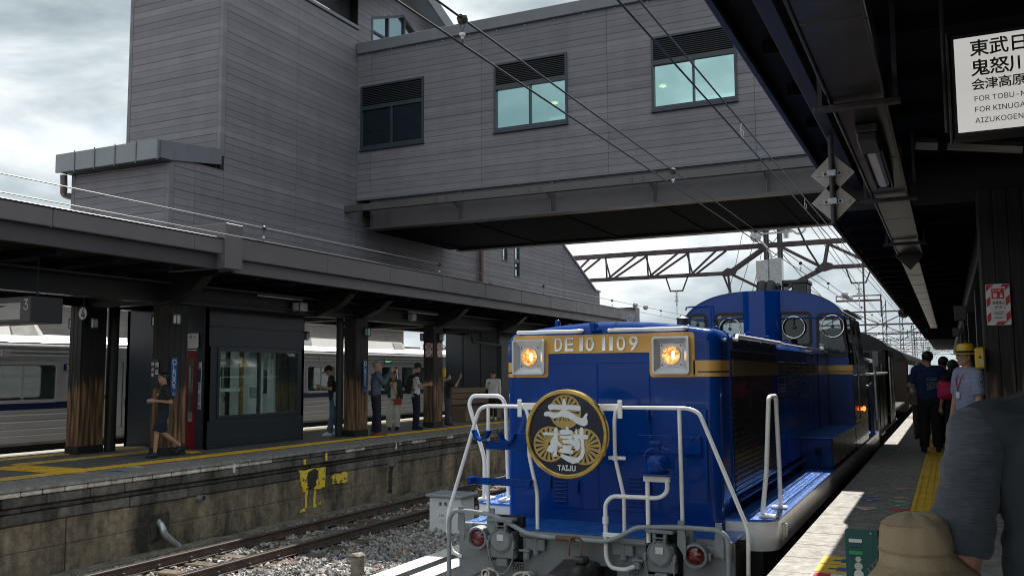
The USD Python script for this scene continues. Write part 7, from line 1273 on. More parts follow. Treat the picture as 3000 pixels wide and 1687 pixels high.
t = Thing('loudspeaker', 'square loudspeaker under the far roof near the posters', 'loudspeaker', (-13, 20.9, 2.9)); t.part('box', MB().cb(-13.08, -12.92, 20.75, 20.95, 2.92, 3.1, .01), 'machine_grey'); t.part('grille', MB().bx(-13.06, -12.94, 20.74, 20.75, 2.94, 3.08), 'sign_back')
t = Thing('loudspeaker', 'round dark horn loudspeaker at the step of the near roof', 'loudspeaker', (-1.35, 34, 3.3)); t.part('horn', MB().lathe([(.06, -.3), (.10, -.1), (.17, .0), (.18, .02), (.15, .0), (.05, -.05), (0, -.05)], (-1.32, 33.9, 3.48), (0, -1, 0), 24), 'iron_dark', 40); t.part('bracket', MB().tube([(-1.32, 34.1, 3.5), (-1.32, 34.1, 3.9)], .02, 6), 'iron_dark')
t = Thing('emergency_phone_box', 'yellow emergency button box on the near column edge beside the station guard', 'emergency box', (.31, 11, 1.5)); t.part('box', MB().cb(.255, .352, 10.88, 11.1, 1.52, 1.745, .018), 'phone_yellow'); t.part('label', MB().bx(.285, .335, 10.872, 10.88, 1.57, 1.61), 'mark_pale'); t.part('button', MB().lathe([(.012, 0), (.012, .008), (0, .01)], (.30, 10.88, 1.64), (0, -1, 0), 10), 'sign_black')
t = Thing('emergency_phone_box', 'yellow box on the far column beneath the posters', 'emergency box', (-13.0, 22.75, 1.45)); t.part('box', MB().cb(-13.07, -12.99, 22.55, 22.68, 1.40, 1.66, .012), 'phone_yellow'); t.part('lid', MB().cb(-12.99, -12.98, 22.57, 22.66, 1.42, 1.64, .004), 'phone_yellow')
t = Thing('wall_box', 'grey box and pipe mounted high beyond the near column', 'electrical box', (.8, 15, 2.2))
for (a, b, c, d) in ((2794, 895, 2833, 938), (2790, 960, 2812, 985)): p0, p1 = at_y(a, b, 15.0), at_y(c, d, 15.0); t.part('box', MB().cb(p0[0], p1[0], 15.0, 15.15, p1[2], p0[2], .01), 'iron_dark')
t.part('pipe', MB().tube([at_y(2822, 930, 15.1), at_y(2830, 1030, 15.1)], .02, 6), 'iron_dark')

# ------------------------------------------------------------------ bench, boxes and posts
t = Thing('platform_bench', 'brown wooden high-backed bench on the far platform behind the man in black', 'bench', (-14.05, 26, 0))
t.part('seat', MB().cb(-14.05, -13.55, 24.9, 27.4, .40, .46, .01), 'bench_wood')
for z in (.52, .70, .88): t.part('back_board', MB().cb(-14.10, -14.05, 24.9, 27.4, z, z + .16, .008), 'bench_wood')
t.part('front_board', MB().cb(-13.60, -13.56, 24.9, 27.4, .02, .39, .008), 'bench_wood')
for y in (24.95, 27.35): t.part('side_board', MB().cb(-14.08, -13.58, y - .03, y + .03, .0, .44, .008), 'bench_wood')
t = Thing('lineside_cabinet', 'white lineside cabinet with a grey lid left of the locomotive', 'cabinet', (-8.05, 14.3, -1.3))
t.part('body', MB().cb(-8.42, -7.78, 14.1, 14.6, -1.3, -.67, .015), 'box_white'); t.part('lid', MB().cb(-8.47, -7.73, 14.05, 14.66, -.67, -.62, .012), 'pipe_grey')
t.part('lettering', MB().ext(cjk('速', -8.23, -.81, .075), .0005, .002, FXZ(14.1)), 'sign_ink'); t.part('lettering', MB().ext(cjk('照', -8.12, -.81, .075), .0005, .002, FXZ(14.1)), 'sign_ink'); t.part('small_lettering', MB().ext(latin('10K', -8.22, -1.0, .04), .0005, .002, FXZ(14.1)), 'sign_ink'); t.part('label', MB().bx(-8.20, -8.12, 14.095, 14.1, -1.1, -1.04), 'sign_grey')
t = Thing('marker_post', 'square concrete post with a rough top standing in the ballast', 'post', (-8.05, 11.0, -1.35)); pz = at_y(1047, 1626, 10.6)
t.part('shaft', MB().cb(pz[0] - .075, pz[0] + .075, 10.53, 10.68, -1.36, pz[2], .02), 'post_concrete'); t.part('cap', MB().mesh(m3.Manifold.hull_points(np.array([(pz[0] + dx, 10.6 + dy, pz[2] + dz) for dx, dy, dz in ((-.09, -.08, 0), (.09, -.085, .0), (.085, .08, .0), (-.08, .085, 0), (-.06, -.05, .035), (.07, -.03, .03), (.03, .06, .04))]))), 'post_concrete')
t = Thing('cable_trough', 'white steel checker plate trough lids beside the near track', 'cable trough', (-6.6, 12, -1.3))
for x0, x1 in ((-6.93, -6.64), (-6.46, -6.17)):
    for k in range(7):
        y = 7.0 + k * 1.8; p = t.part('lid', MB().cb(x0, x1, y, y + 1.79, -1.13, -1.115, .004), 'trough_plate')
    t.part('trough_side', MB().bx(x0 + .005, x0 + .02, 7, 19.6, -1.32, -1.13).bx(x1 - .02, x1 - .005, 7, 19.6, -1.32, -1.13), 'pipe_grey')

# ------------------------------------------------------------------ floor markings of the near platform
def floor_poly(name, label, pts, mt, ink=None, group=None):
    P3 = [at_z(*z6(a, b), .002)[:2] for a, b in pts]; c = np.mean(P3, 0)
    t = Thing(name, label, 'floor marking', (c[0], c[1], 0), group); t.part('sticker', MB().ext(Polygon([tuple(p) for p in P3]), 0, .002, FXY(.0015)), mt)
    return t, c
def z6(a, b): return 2150 + a * 600 / 1989, 1250 + b * 600 / 1989
def mark(t, s, c, h, mt='sign_white', dx=0): t.part('lettering', MB().ext((latin(s, c[0] + dx, c[1] - h / 2, h, True) if s.isascii() else cjk(s, c[0] + dx, c[1] - h / 2, h)), .0021, .003, FXY(.0015)), mt)
for lab, pts, mt, s, h in (('pale triangle marking nearest the far end of the group', [(1530, 585), (1712, 592), (1615, 609)], 'mark_pink', '', .05),
    ('blue triangle marking lettered with a character and 4', [(1205, 655), (1442, 668), (1320, 690)], 'mark_blue', '小4', .09), ('orange triangle marking numbered 100', [(1490, 669), (1717, 684), (1600, 702)], 'mark_orange', '100', .06),
    ('blue triangle marking with a single 4', [(1205, 698), (1440, 709), (1325, 730)], 'mark_blue', '4', .08), ('bright green triangle marking', [(1478, 705), (1735, 718), (1600, 739)], 'mark_green', '', .06), ('dark green triangle marking numbered 6', [(1485, 748), (1732, 760), (1600, 777)], 'mark_green', '6', .07),
    ('white and red triangle marking lettered J R', [(1150, 768), (1405, 783), (1270, 808)], 'sign_white', 'JR', .07), ('red triangle marking nearest the bucket hat', [(1480, 783), (1706, 797), (1590, 824)], 'mark_red', '', .06)):
    t, c = floor_poly('floor_marker', lab + ' on the near platform', pts, mt)
    if s: mark(t, s, c, h, 'mark_red' if s == 'JR' else 'sign_white', -.05)
    elif mt == 'mark_green': t.part('oval', MB().ext(affinity.scale(disc(c[0] + .01, c[1], .05), 1.3, .8), .0021, .003, FXY(.0015)), 'mark_pale')
for lab, y0, y1, mt in (('upper yellow square floor sticker with a dark arrow', 7.62, 7.93, 'mark_yellow'), ('lower yellow square floor sticker with a dark arrow', 7.29, 7.60, 'mark_yellow'), ('red and white square floor sticker at the bottom edge', 6.96, 7.27, 'sign_white')):
    t = Thing('floor_marker', lab + ' on the near platform', 'floor marking', (-.8, (y0 + y1) / 2, 0)); t.part('sticker', MB().ext(rrect(-.99, -.64, y0, y1, .02), 0, .002, FXY(.0015)), mt)
    if mt == 'mark_yellow': t.part('arrow', MB().ext(unary_union([sbox(-.90, y0 + .12, -.80, y0 + .17), sbox(-.84, y0 + .07, -.76, y0 + .22), Polygon([(-.76, y0 + .06), (-.68, y0 + .04), (-.68, y0 + .08), (-.76, y0 + .22)])]), .0021, .003, FXY(.0015)), 'mark_blue')
    else: t.part('arrow', MB().ext(unary_union([sbox(-.98, y0 + .02, -.86, y1 - .02)]), .0021, .003, FXY(.0015)), 'mark_red')
for lab, (zx, zy), mt in (('pale green triangle marking', (1150, 535), 'mark_pale'), ('pink triangle marking', (695, 585), 'mark_pink'), ('blue triangle marking', (990, 573), 'mark_blue')):
    c = at_z(zx * .34983, 1180 + zy * .34983, .004); t = Thing('floor_marker', lab + ' beside the yellow strip of the far platform', 'floor marking', (c[0], c[1], 0)); t.part('sticker', MB().ext(Polygon([(c[0] - .17, c[1] - .12), (c[0] - .15, c[1] + .14), (c[0] + .17, c[1])]), 0, .002, FXY(.0035)), mt)

# ------------------------------------------------------------------ overhead line
def gantry(y, label, detailed=False):
    t = Thing('catenary_gantry', label, 'gantry', (-6.05, y, -1.3))
    q = lambda px, py, dy=0: at_y(px, py, y) + [0, dy, 0]
    s = 1.0
    zu, zl = 6.42, 5.42; xm = -6.02
    for dy in (0, .5):
        t.part('top_chord', MB().beam((-15.5, y + dy, zu - .0), (2.0, y + dy, zu + .03), .10, .13), 'truss_steel')
        t.part('bottom_chord', MB().beam((-15.0, y + dy, zl), (-7.75, y + dy, zl), .09, .10).beam((-4.15, y + dy, zl + .03), (2, y + dy, zl), .09, .10), 'truss_steel')
        for x0, x1 in ((-14.6, -13.3), (-12.75, -11.2), (-10.95, -9.45), (-9.2, -7.9)):
            t.part('diagonal', MB().beam((x0, y + dy, zl + .03), (x1 - .25 + dy * .5, y + dy, zu - .05), .06, .08), 'truss_steel'); t.part('vertical', MB().beam((x0 - .08, y + dy, zl), (x0 - .12 - dy * .4, y + dy, zu - .05), .05, .06), 'truss_steel')
        t.part('diagonal', MB().beam((-7.75, y + dy, zl), (-6.35, y + dy, zu - .08), .08, .10).beam((-7.75, y + dy, zl), (-6.25, y + dy, 4.60), .08, .10).beam((-4.15, y + dy, zl), (-5.75, y + dy, zu - .05), .08, .10).beam((-4.15, y + dy, zl), (-5.85, y + dy, 4.6), .08, .10).beam((-4.15, y + dy, zl), (-3.95, y + dy, zu), .07, .07).beam((-2.3, y + dy, zl), (-4.0, y + dy, zu - .05), .06, .08), 'truss_steel')
    for x in (-6.27, -5.75):
        for dy in (0, .5): t.part('mast_leg', MB().beam((x, y + dy, -1.3), (x, y + dy, 7.45), .11), 'truss_steel')
    for k in range(14):
        z = -1 + k * .6; t.part('lattice', MB().beam((-6.27, y, z), (-5.75, y, z + .55), .05, .02).beam((-5.75, y, z), (-6.27, y, z + .55), .05, .02), 'truss_steel')
    t.part('gusset', MB().ext(Polygon([(-8.1, 5.36), (-7.75, 5.60), (-7.35, 5.50), (-7.45, 5.30), (-7.9, 5.25)]), 0, .05, FXZ(y - .06)).ext(Polygon([(-4.45, 5.36), (-4.1, 5.65), (-3.8, 5.55), (-3.7, 5.36), (-4.1, 5.25)]), 0, .05, FXZ(y - .06)), 'truss_steel')
    for x, zz_ in ((-9.85, 5.4), (-2.9, 5.4)):
        t.part('hanger', MB().beam((x - .45, y, zz_), (x - .25, y, zz_ - .62), .05).beam((x + .5, y, zz_), (x + .25, y, zz_ - .62), .05).beam((x - .28, y, zz_ - .62), (x + .28, y, zz_ - .62), .05), 'truss_steel')
        t.part('insulator', MB().lathe([(.02, 0), (.05, .1), (.02, .12), (.05, .22), (.13, .24), (.02, .26), (.06, .40), (.13, .45), (.02, .47), (.04, .62), (.015, .64), (.015, 1.0)], (x, y, zz_ - .60), (0, 0, -1), 12), 'insulator', 40)
    t.part('brace', MB().beam((-7.95, y, 5.38), (-7.45, y, 4.0), .07).beam((-7.75, y, 5.38), (-7.95 + .35, y, 3.9), .08), 'truss_steel')
    if detailed:
        t.part('transformer', MB().cb(-6.55, -6.10, y - .55, y - .12, 3.9, 5.78, .02).cb(-6.06, -5.58, y - .55, y - .12, 3.9, 5.84, .02), 'steel_galv')
        t.part('switch_gear', MB().cb(-6.85, -6.35, y - .5, y + .2, 6.95, 7.25, .03).cb(-5.75, -5.3, y - .4, y + .2, 6.95, 7.2, .03).beam((-6.7, y - .3, 6.82), (-5.2, y - .3, 6.84), .06).lathe([(0, 0), (.20, .02), (.22, .08), (.05, .12), (0, .12)], (-6.5, y - .6, 6.68), (0, -1, 0), 16), 'machine_grey')
        t.part('bushing', MB().lathe([(.03, 0), (.13, .02), (.05, .06), (.13, .10), (.05, .14), (.13, .18), (.05, .22), (.12, .26), (.03, .3), (.03, .4)], (-5.42, y - .3, 6.60), (0, 0, 1), 12).tube([(-5.3, y, 7.0), (-5.0, y, 6.75), (-4.75, y, 6.9), (-4.7, y, 7.4)], .05, 8, bend=.2).tube([(-6.6, y - .4, 6.7), (-6.2, y - .45, 6.4), (-5.9, y - .45, 5.8)], .04, 8, bend=.2), 'insulator', 40)
    return t
gd = gantry(36.0, 'nearest lattice gantry and mast with transformers above the blue locomotive', True)
def far_gantry(y, x0, x1, zt, zb, label, xm=-4.6):
    t = Thing('catenary_gantry', label, 'gantry', (xm, y, -1.3), 'distant overhead line gantries')
    t.part('top_chord', MB().beam((x0, y, zt), (x1, y, zt), .12), 'truss_steel'); t.part('bottom_chord', MB().beam((x0, y, zb), (x1, y, zb), .12), 'truss_steel')
    n = max(3, int((x1 - x0) / 2.2)); dx = (x1 - x0) / n
    for k in range(n): t.part('diagonal', MB().beam((x0 + k * dx, y, zb if k % 2 else zt), (x0 + (k + 1) * dx, y, zt if k % 2 else zb), .08), 'truss_steel')
    for xx in (xm, x1 - .3):
        for k in (-.14, .14): t.part('mast_leg', MB().beam((xx + k, y, -1.3), (xx + k, y, zt + .9), .07), 'truss_steel')
        for k in range(16): t.part('lattice', MB().beam((xx - .14, y, -1 + k * .5), (xx + .14, y, -.5 + k * .5), .04), 'truss_steel')
    for xx in (-2.9, -7.2): t.part('hanger', MB().beam((xx - .4, y, zb), (xx - .25, y, zb - .5), .06).beam((xx + .4, y, zb), (xx + .25, y, zb - .5), .06).beam((xx, y, zb - .5), (xx, y, zb - 1.2), .07), 'truss_steel')
for k, (y, a) in enumerate(((80, -16), (104, -20), (130, -22), (158, -22), (190, -24), (228, -26), (270, -28))):
    far_gantry(y, a, 4 + k, 6.35 + .1 * k, 5.28 + .1 * k, f'{("first", "second", "third", "fourth", "fifth", "sixth", "farthest")[k]} of the distant lattice gantries receding over the tracks', -4.6 + .25 * (k % 3))
t = Thing('catenary_gantry', 'rectangular frame gantry between the near mast and the distant ones', 'gantry', (-4.6, 60, -1.3))
t.part('frame', MB().beam((-6.2, 60, 5.86), (-3.55, 60, 5.84), .12).beam((-6.2, 60, 6.15), (-3.55, 60, 6.15), .07).beam((-3.6, 60, 6.15), (-3.6, 60, 4.8), .08).beam((-6.2, 60, 6.15), (-6.2, 60, 5.86), .06), 'truss_steel'); t.part('mast', MB().beam((-4.55, 60, -1.3), (-4.55, 60, 9), .10), 'truss_steel')
# wires
def wire(label, x, zm, zc, ys, drop, bright=False, y0=-2, y1=160, xm=None):
    t = Thing('overhead_wire', label, 'overhead wire', (x, 10, zc)); mt = 'wire_bright' if bright else 'wire'; xm = xm or x
    yy = np.linspace(y0, y1, 40); t.part('messenger_wire', MB().tube(np.c_[np.full(40, xm), yy, np.full(40, zm)], .0085, 6), mt, 50); t.part('contact_wire', MB().tube(np.c_[np.full(40, x), yy, np.full(40, zc)], .0085, 6), mt, 50)
    for y in ys:
        if drop == 'bell':
            t.part('dropper', MB().lathe([(0, -.03), (.03, -.03), (.042, 0), (.03, .03), (0, .03)], (xm, y, zm - .005), (0, 1, 0), 10).tube([(xm - .012, y, zm - .03), (xm - .016, y, zm - .06), (xm, y, zm - .095), (xm + .016, y, zm - .06), (xm + .012, y, zm - .03)], .0035, 5), 'wire')
            t.part('dropper_insulator', MB().lathe([(0, 0), (.022, .004), (.022, .02), (.008, .03), (.008, .05)], ((x + xm) / 2, y, zc + .085), (0, 0, -1), 12), 'insulator', 40); t.part('dropper_clamp', MB().tube([(x, y, zc + .04), (x, y, zc)], .009, 6), 'wire')
        else: t.part('dropper', MB().tube([(xm, y, zm), ((x + xm) / 2 - .012, y, zm * .6 + zc * .4), ((x + xm) / 2 - .012, y, zc + .055), (x, y, zc), ((x + xm) / 2 + .016, y, zc + .03), ((x + xm) / 2 + .016, y, zc + .085), ((x + xm) / 2 - .008, y, zm * .6 + zc * .4)], .0035, 5), 'wire_bright' if True else mt)
    return t
wa = wire('dark overhead wire pair running above the blue locomotive', -3.02, 4.02, 3.83, [5.5, 11.0, 16.4, 21.9, 27.3, 32.8, 38.3, 43.7, 49, 55, 60], 'bell')
pb = at_x(2476, 837, -3.0)
for q in ((2476, 837), (2489, 842)): wa.part('ball_insulator', MB().lathe([(0, -.13), (.09, -.10), (.13, 0), (.09, .10), (0, .13)], (-3.02, at_x(*q, -3.0)[1], 4.02), (0, 1, 0), 16), 'insulator_ball', 60)
wire('pair of overhead wires close to the near platform roof edge', -1.85, 4.12, 3.93, [9.5, 14.2, 19.5, 25, 31, 37], 'hex', xm=-1.86)
wc = wire('bright overhead wire pair along the far platform roof', -9.85, 3.85, 3.63, [11.3, 16.9, 22.5, 28.1, 33.7, 39.5, 45], 'bell', True)
pb = at_x(1861, 876, -9.85)
for q in ((1861, 872), (1891, 876)): wc.part('ball_insulator', MB().lathe([(0, -.10), (.07, -.08), (.10, 0), (.07, .08), (0, .10)], (-9.85, at_x(*q, -9.85)[1], 3.85), (0, 1, 0), 14), 'insulator_ball', 60)
def feeder(label, a, b, r=.012):
    single('feeder_cable', MB().tube([a, (np.array(a) + np.array(b)) / 2 - [0, 0, .12], b], r, 6), 'wire', label, 'cable')
feeder('thin slack cable falling from the gantry mast, leftmost', at_y(2180, 660, 36), at_y(2133, 862, 36)); feeder('thin slack cable falling from the gantry mast, middle one', at_y(2212, 690, 36), at_y(2165, 862, 36)); feeder('thin slack cable falling from the gantry mast, beside the transformer', at_y(2248, 655, 36), at_y(2204, 855, 36))
feeder('long feeder cable slanting right of the mast towards the distance', at_y(2332, 655, 34), at_y(2404, 785, 34), .04); feeder('feeder cable sloping from mast to the right behind the cab', at_y(2280, 730, 36), at_y(2405, 865, 60), .02)
feeder('high feeder cable over the right track', at_y(2365, 650, 40), at_y(2560, 905, 100), .02); feeder('second high feeder cable over the right track', at_y(2385, 650, 40), at_y(2580, 925, 100), .02); feeder('lower cross cable at the far end', at_y(2330, 820, 70), at_y(2560, 960, 110), .03)

# ------------------------------------------------------------------ far surroundings
wr = Thing('waiting_room', 'dark clad waiting room at the far end of the island platform', 'shelter', (-14.8, 30.5, 0))
wr.part('wall', MB().bx(-16.0, -13.92, 27.9, 35.0, 0, 3.3), 'elevator_wall')
for k in range(6): wr.part('wall_panel', MB().cb(-13.93, -13.90, 27.95 + k * 1.18, 29.1 + k * 1.18, .1, 3.2, .008), 'elevator_wall')
for k in range(3): wr.part('wall_panel', MB().cb(-15.95 + k * .68, -15.30 + k * .68, 27.87, 27.9, .1, 3.2, .008), 'elevator_wall')
wr.part('downpipe', MB().tube([(-13.4, 25.0, 3.2), (-13.4, 25.0, 2.5), (-13.8, 27.8, 2.45), (-13.8, 27.8, 0)], .06, 8, bend=.1), 'canopy_dark')
t = Thing('far_building', 'pale clad low building behind the silver train', 'building', (-24, 20, -1))
t.part('core', MB().bx(-30, -22.03, 8, 34.6, -1.2, 3.4), 'far_white'); t.part('roof', MB().ext(Polygon([(-30.5, 3.45), (-21.2, 3.45), (-21.2, 3.6), (-26, 5.4), (-30.5, 3.6)]), -7.5, -35.6, ((0, 0, 0), (1, 0, 0), (0, 0, 1), (0, -1, 0))), 'roof_metal')
cladding(t, sbox(8, -1.1, 34.6, 3.4), FYZ(-22.03), [14.0, 18.0, 22, 26, 30], (-1.1, 3.4), mt='siding_light', row=.6)
t.part('gutter', MB().cb(-21.3, -21.1, 7.5, 36.2, 3.36, 3.46, .02), 'far_white'); t.part('corner_wall', MB().bx(-22.6, -21.6, 19.7, 21.2, -1.2, 3.35), 'siding'); t.part('downpipe', MB().tube([(-21.9, 21.4, -1), (-21.9, 21.4, 3.4)], .07, 8), 'pipe_brown')
t = Thing('steel_pylon', 'distant lattice pylon seen under the far roof', 'pylon', (-62, 110, -1)); c0 = at_y(1329, 1015, 110)
for a, b in ((-1, -1), (1, -1), (1, 1), (-1, 1)): t.part('leg', MB().beam((c0[0] + a * 2.6, 110 + b * 2.6, -1), (c0[0] + a * .9, 110 + b * .9, 14), .25), 'truss_steel')
for k in range(7):
    z = k * 2.0; r0 = 2.6 - z * .113; r1 = 2.6 - (z + 2) * .113; t.part('lattice', MB().beam((c0[0] - r0, 110 - r0, z), (c0[0] + r1, 110 - r1, z + 2), .12).beam((c0[0] + r0, 110 - r0, z), (c0[0] - r1, 110 - r1, z + 2), .12).beam((c0[0] + r0, 110 + r0, z), (c0[0] + r1, 110 - r1, z + 2), .12), 'truss_steel')
def tree(x, y, h, r, label, seed):
    R = np.random.default_rng(seed); t = Thing('broadleaf_tree', label, 'tree', (x, y, -1.3), 'trees beyond the far tracks')
    t.part('trunk', MB().tube([(x, y, -1.3), (x + .1, y, h * .4), (x, y + .1, h * .75)], [.22, .16, .06], 7), 'bark'); m = MB()
    c = R.normal(size=(70, 3)); c /= np.linalg.norm(c, axis=1, keepdims=True); c = c * R.uniform(.4, 1, (70, 1)) * [r, r, h * .36] + [x, y, h * .62]
    P = (c[:, None] + R.normal(size=(70, 26, 3)) * r * .16).reshape(-1, 3); n = len(P); d1 = R.normal(size=(n, 3)); d1 /= np.linalg.norm(d1, axis=1, keepdims=True); d2 = np.cross(d1, R.normal(size=(n, 3))); d2 /= np.linalg.norm(d2, axis=1, keepdims=True)
    m.add(np.stack([P - d1 * .16, P + d2 * .09, P + d1 * .16, P - d2 * .09], 1).reshape(-1, 3), np.arange(4 * n).reshape(-1, 4)); t.part('crown', m, 'tree_leaf')
for k, (px, y, h) in enumerate(((1228, 90, 3.5), (1180, 94, 3.0), (1300, 98, 3.0), (1390, 104, 2.9))): c0 = at_y(px, 1040, y); tree(c0[0], y, h, 2.0, ('small green tree in the gap beside the far scorched columns', 'low green tree hidden mostly by the grey jacket column', 'low green tree under the distant pylon', 'low green tree farthest right of the silver train')[k], 20 + k)

# ------------------------------------------------------------------ people
def V(*a): return np.array(a, float)
def chain(pts, rad, seg=12):
    out = []
    for (a, ra), (b, rb) in zip(list(zip(pts, rad))[:-1], list(zip(pts, rad))[1:]):
        out.append(m3.Manifold.batch_hull([m3.Manifold.sphere(ra, seg).translate(tuple(map(float, a))), m3.Manifold.sphere(rb, seg).translate(tuple(map(float, b)))]))
    return out
def join(ms): return m3.Manifold.batch_boolean(ms, m3.OpType.Add)
def soft(man, edge=.03, it=8, lamb=.5):
    q = man.refine_to_length(edge).to_mesh(); t = trimesh.Trimesh(np.array(q.vert_properties[:, :3], float), np.array(q.tri_verts), process=False)
    trimesh.smoothing.filter_taubin(t, lamb=lamb, nu=lamb + .03, iterations=it); return t
def folds(t, amp=.007, fr=(8, 8, 15), seed=0):
    v = np.array(t.vertices); n = np.array(t.vertex_normals); k = meshkit.fbm(v * np.array(fr) + seed * 3.7, 3, seed) - .5
    k2 = meshkit.fbm(v * np.array((5, 5, 5)) + seed, 2, seed + 5) - .5; t.vertices = v + n * ((k * 1.4 + np.abs(k2) * 1.2) * 2 * amp)[:, None]; return t
def cut(man, p, d):      # keeps what lies before point p along direction d
    d = np.asarray(d, float) / np.linalg.norm(d); return man.trim_by_plane(tuple(-d), float(-d @ np.asarray(p, float)))
def unit(v): v = np.asarray(v, float); return v / (np.linalg.norm(v) + 1e-9)
def hand(w, d, palm, thumb_side, curl=.6, k=1.0):
    """palm, five jointed fingers; w wrist, d towards the fingertips, palm = the way the palm faces"""
    d = unit(d); palm = unit(palm - d * (palm @ d)); s = np.cross(d, palm) * thumb_side; ms = []
    cor = [(w + d * .012 + s * .018, .017), (w + d * .012 - s * .018, .016), (w + d * .085 + s * .032, .0135), (w + d * .080 - s * .034, .0125)]
    ms.append(m3.Manifold.batch_hull([m3.Manifold.sphere(r * k, 10).translate(tuple(w + (p - w) * k)) for p, r in cor]))
    for i, (off, ln) in enumerate(((.030, .074), (.010, .082), (-.011, .076), (-.031, .060))):
        p = w + (d * (.086 - .004 * i) + s * off) * k; a = 0.0; P = [p]
        for seg_, ln_ in enumerate((.45, .32, .23)):
            a += curl * (.55 if seg_ == 0 else .75); p = p + (d * math.cos(a) + palm * math.sin(a)) * ln * ln_ * k; P.append(p)
        ms += chain(P, [r * k for r in (.0095, .0088, .0080, .0070)], 8)
    t0 = w + (d * .028 + s * .024) * k; t1 = t0 + (d * .030 + s * .026 + palm * .012) * k; t2 = t1 + (d * .030 + s * .004 + palm * .016 * (1 + curl)) * k
    ms += chain([t0, t1, t2], [.0135 * k, .0105 * k, .0085 * k], 8)
    return join(ms)
def rot(ax, deg):
    return trimesh.transformations.rotation_matrix(math.radians(deg), ax)[:3, :3]

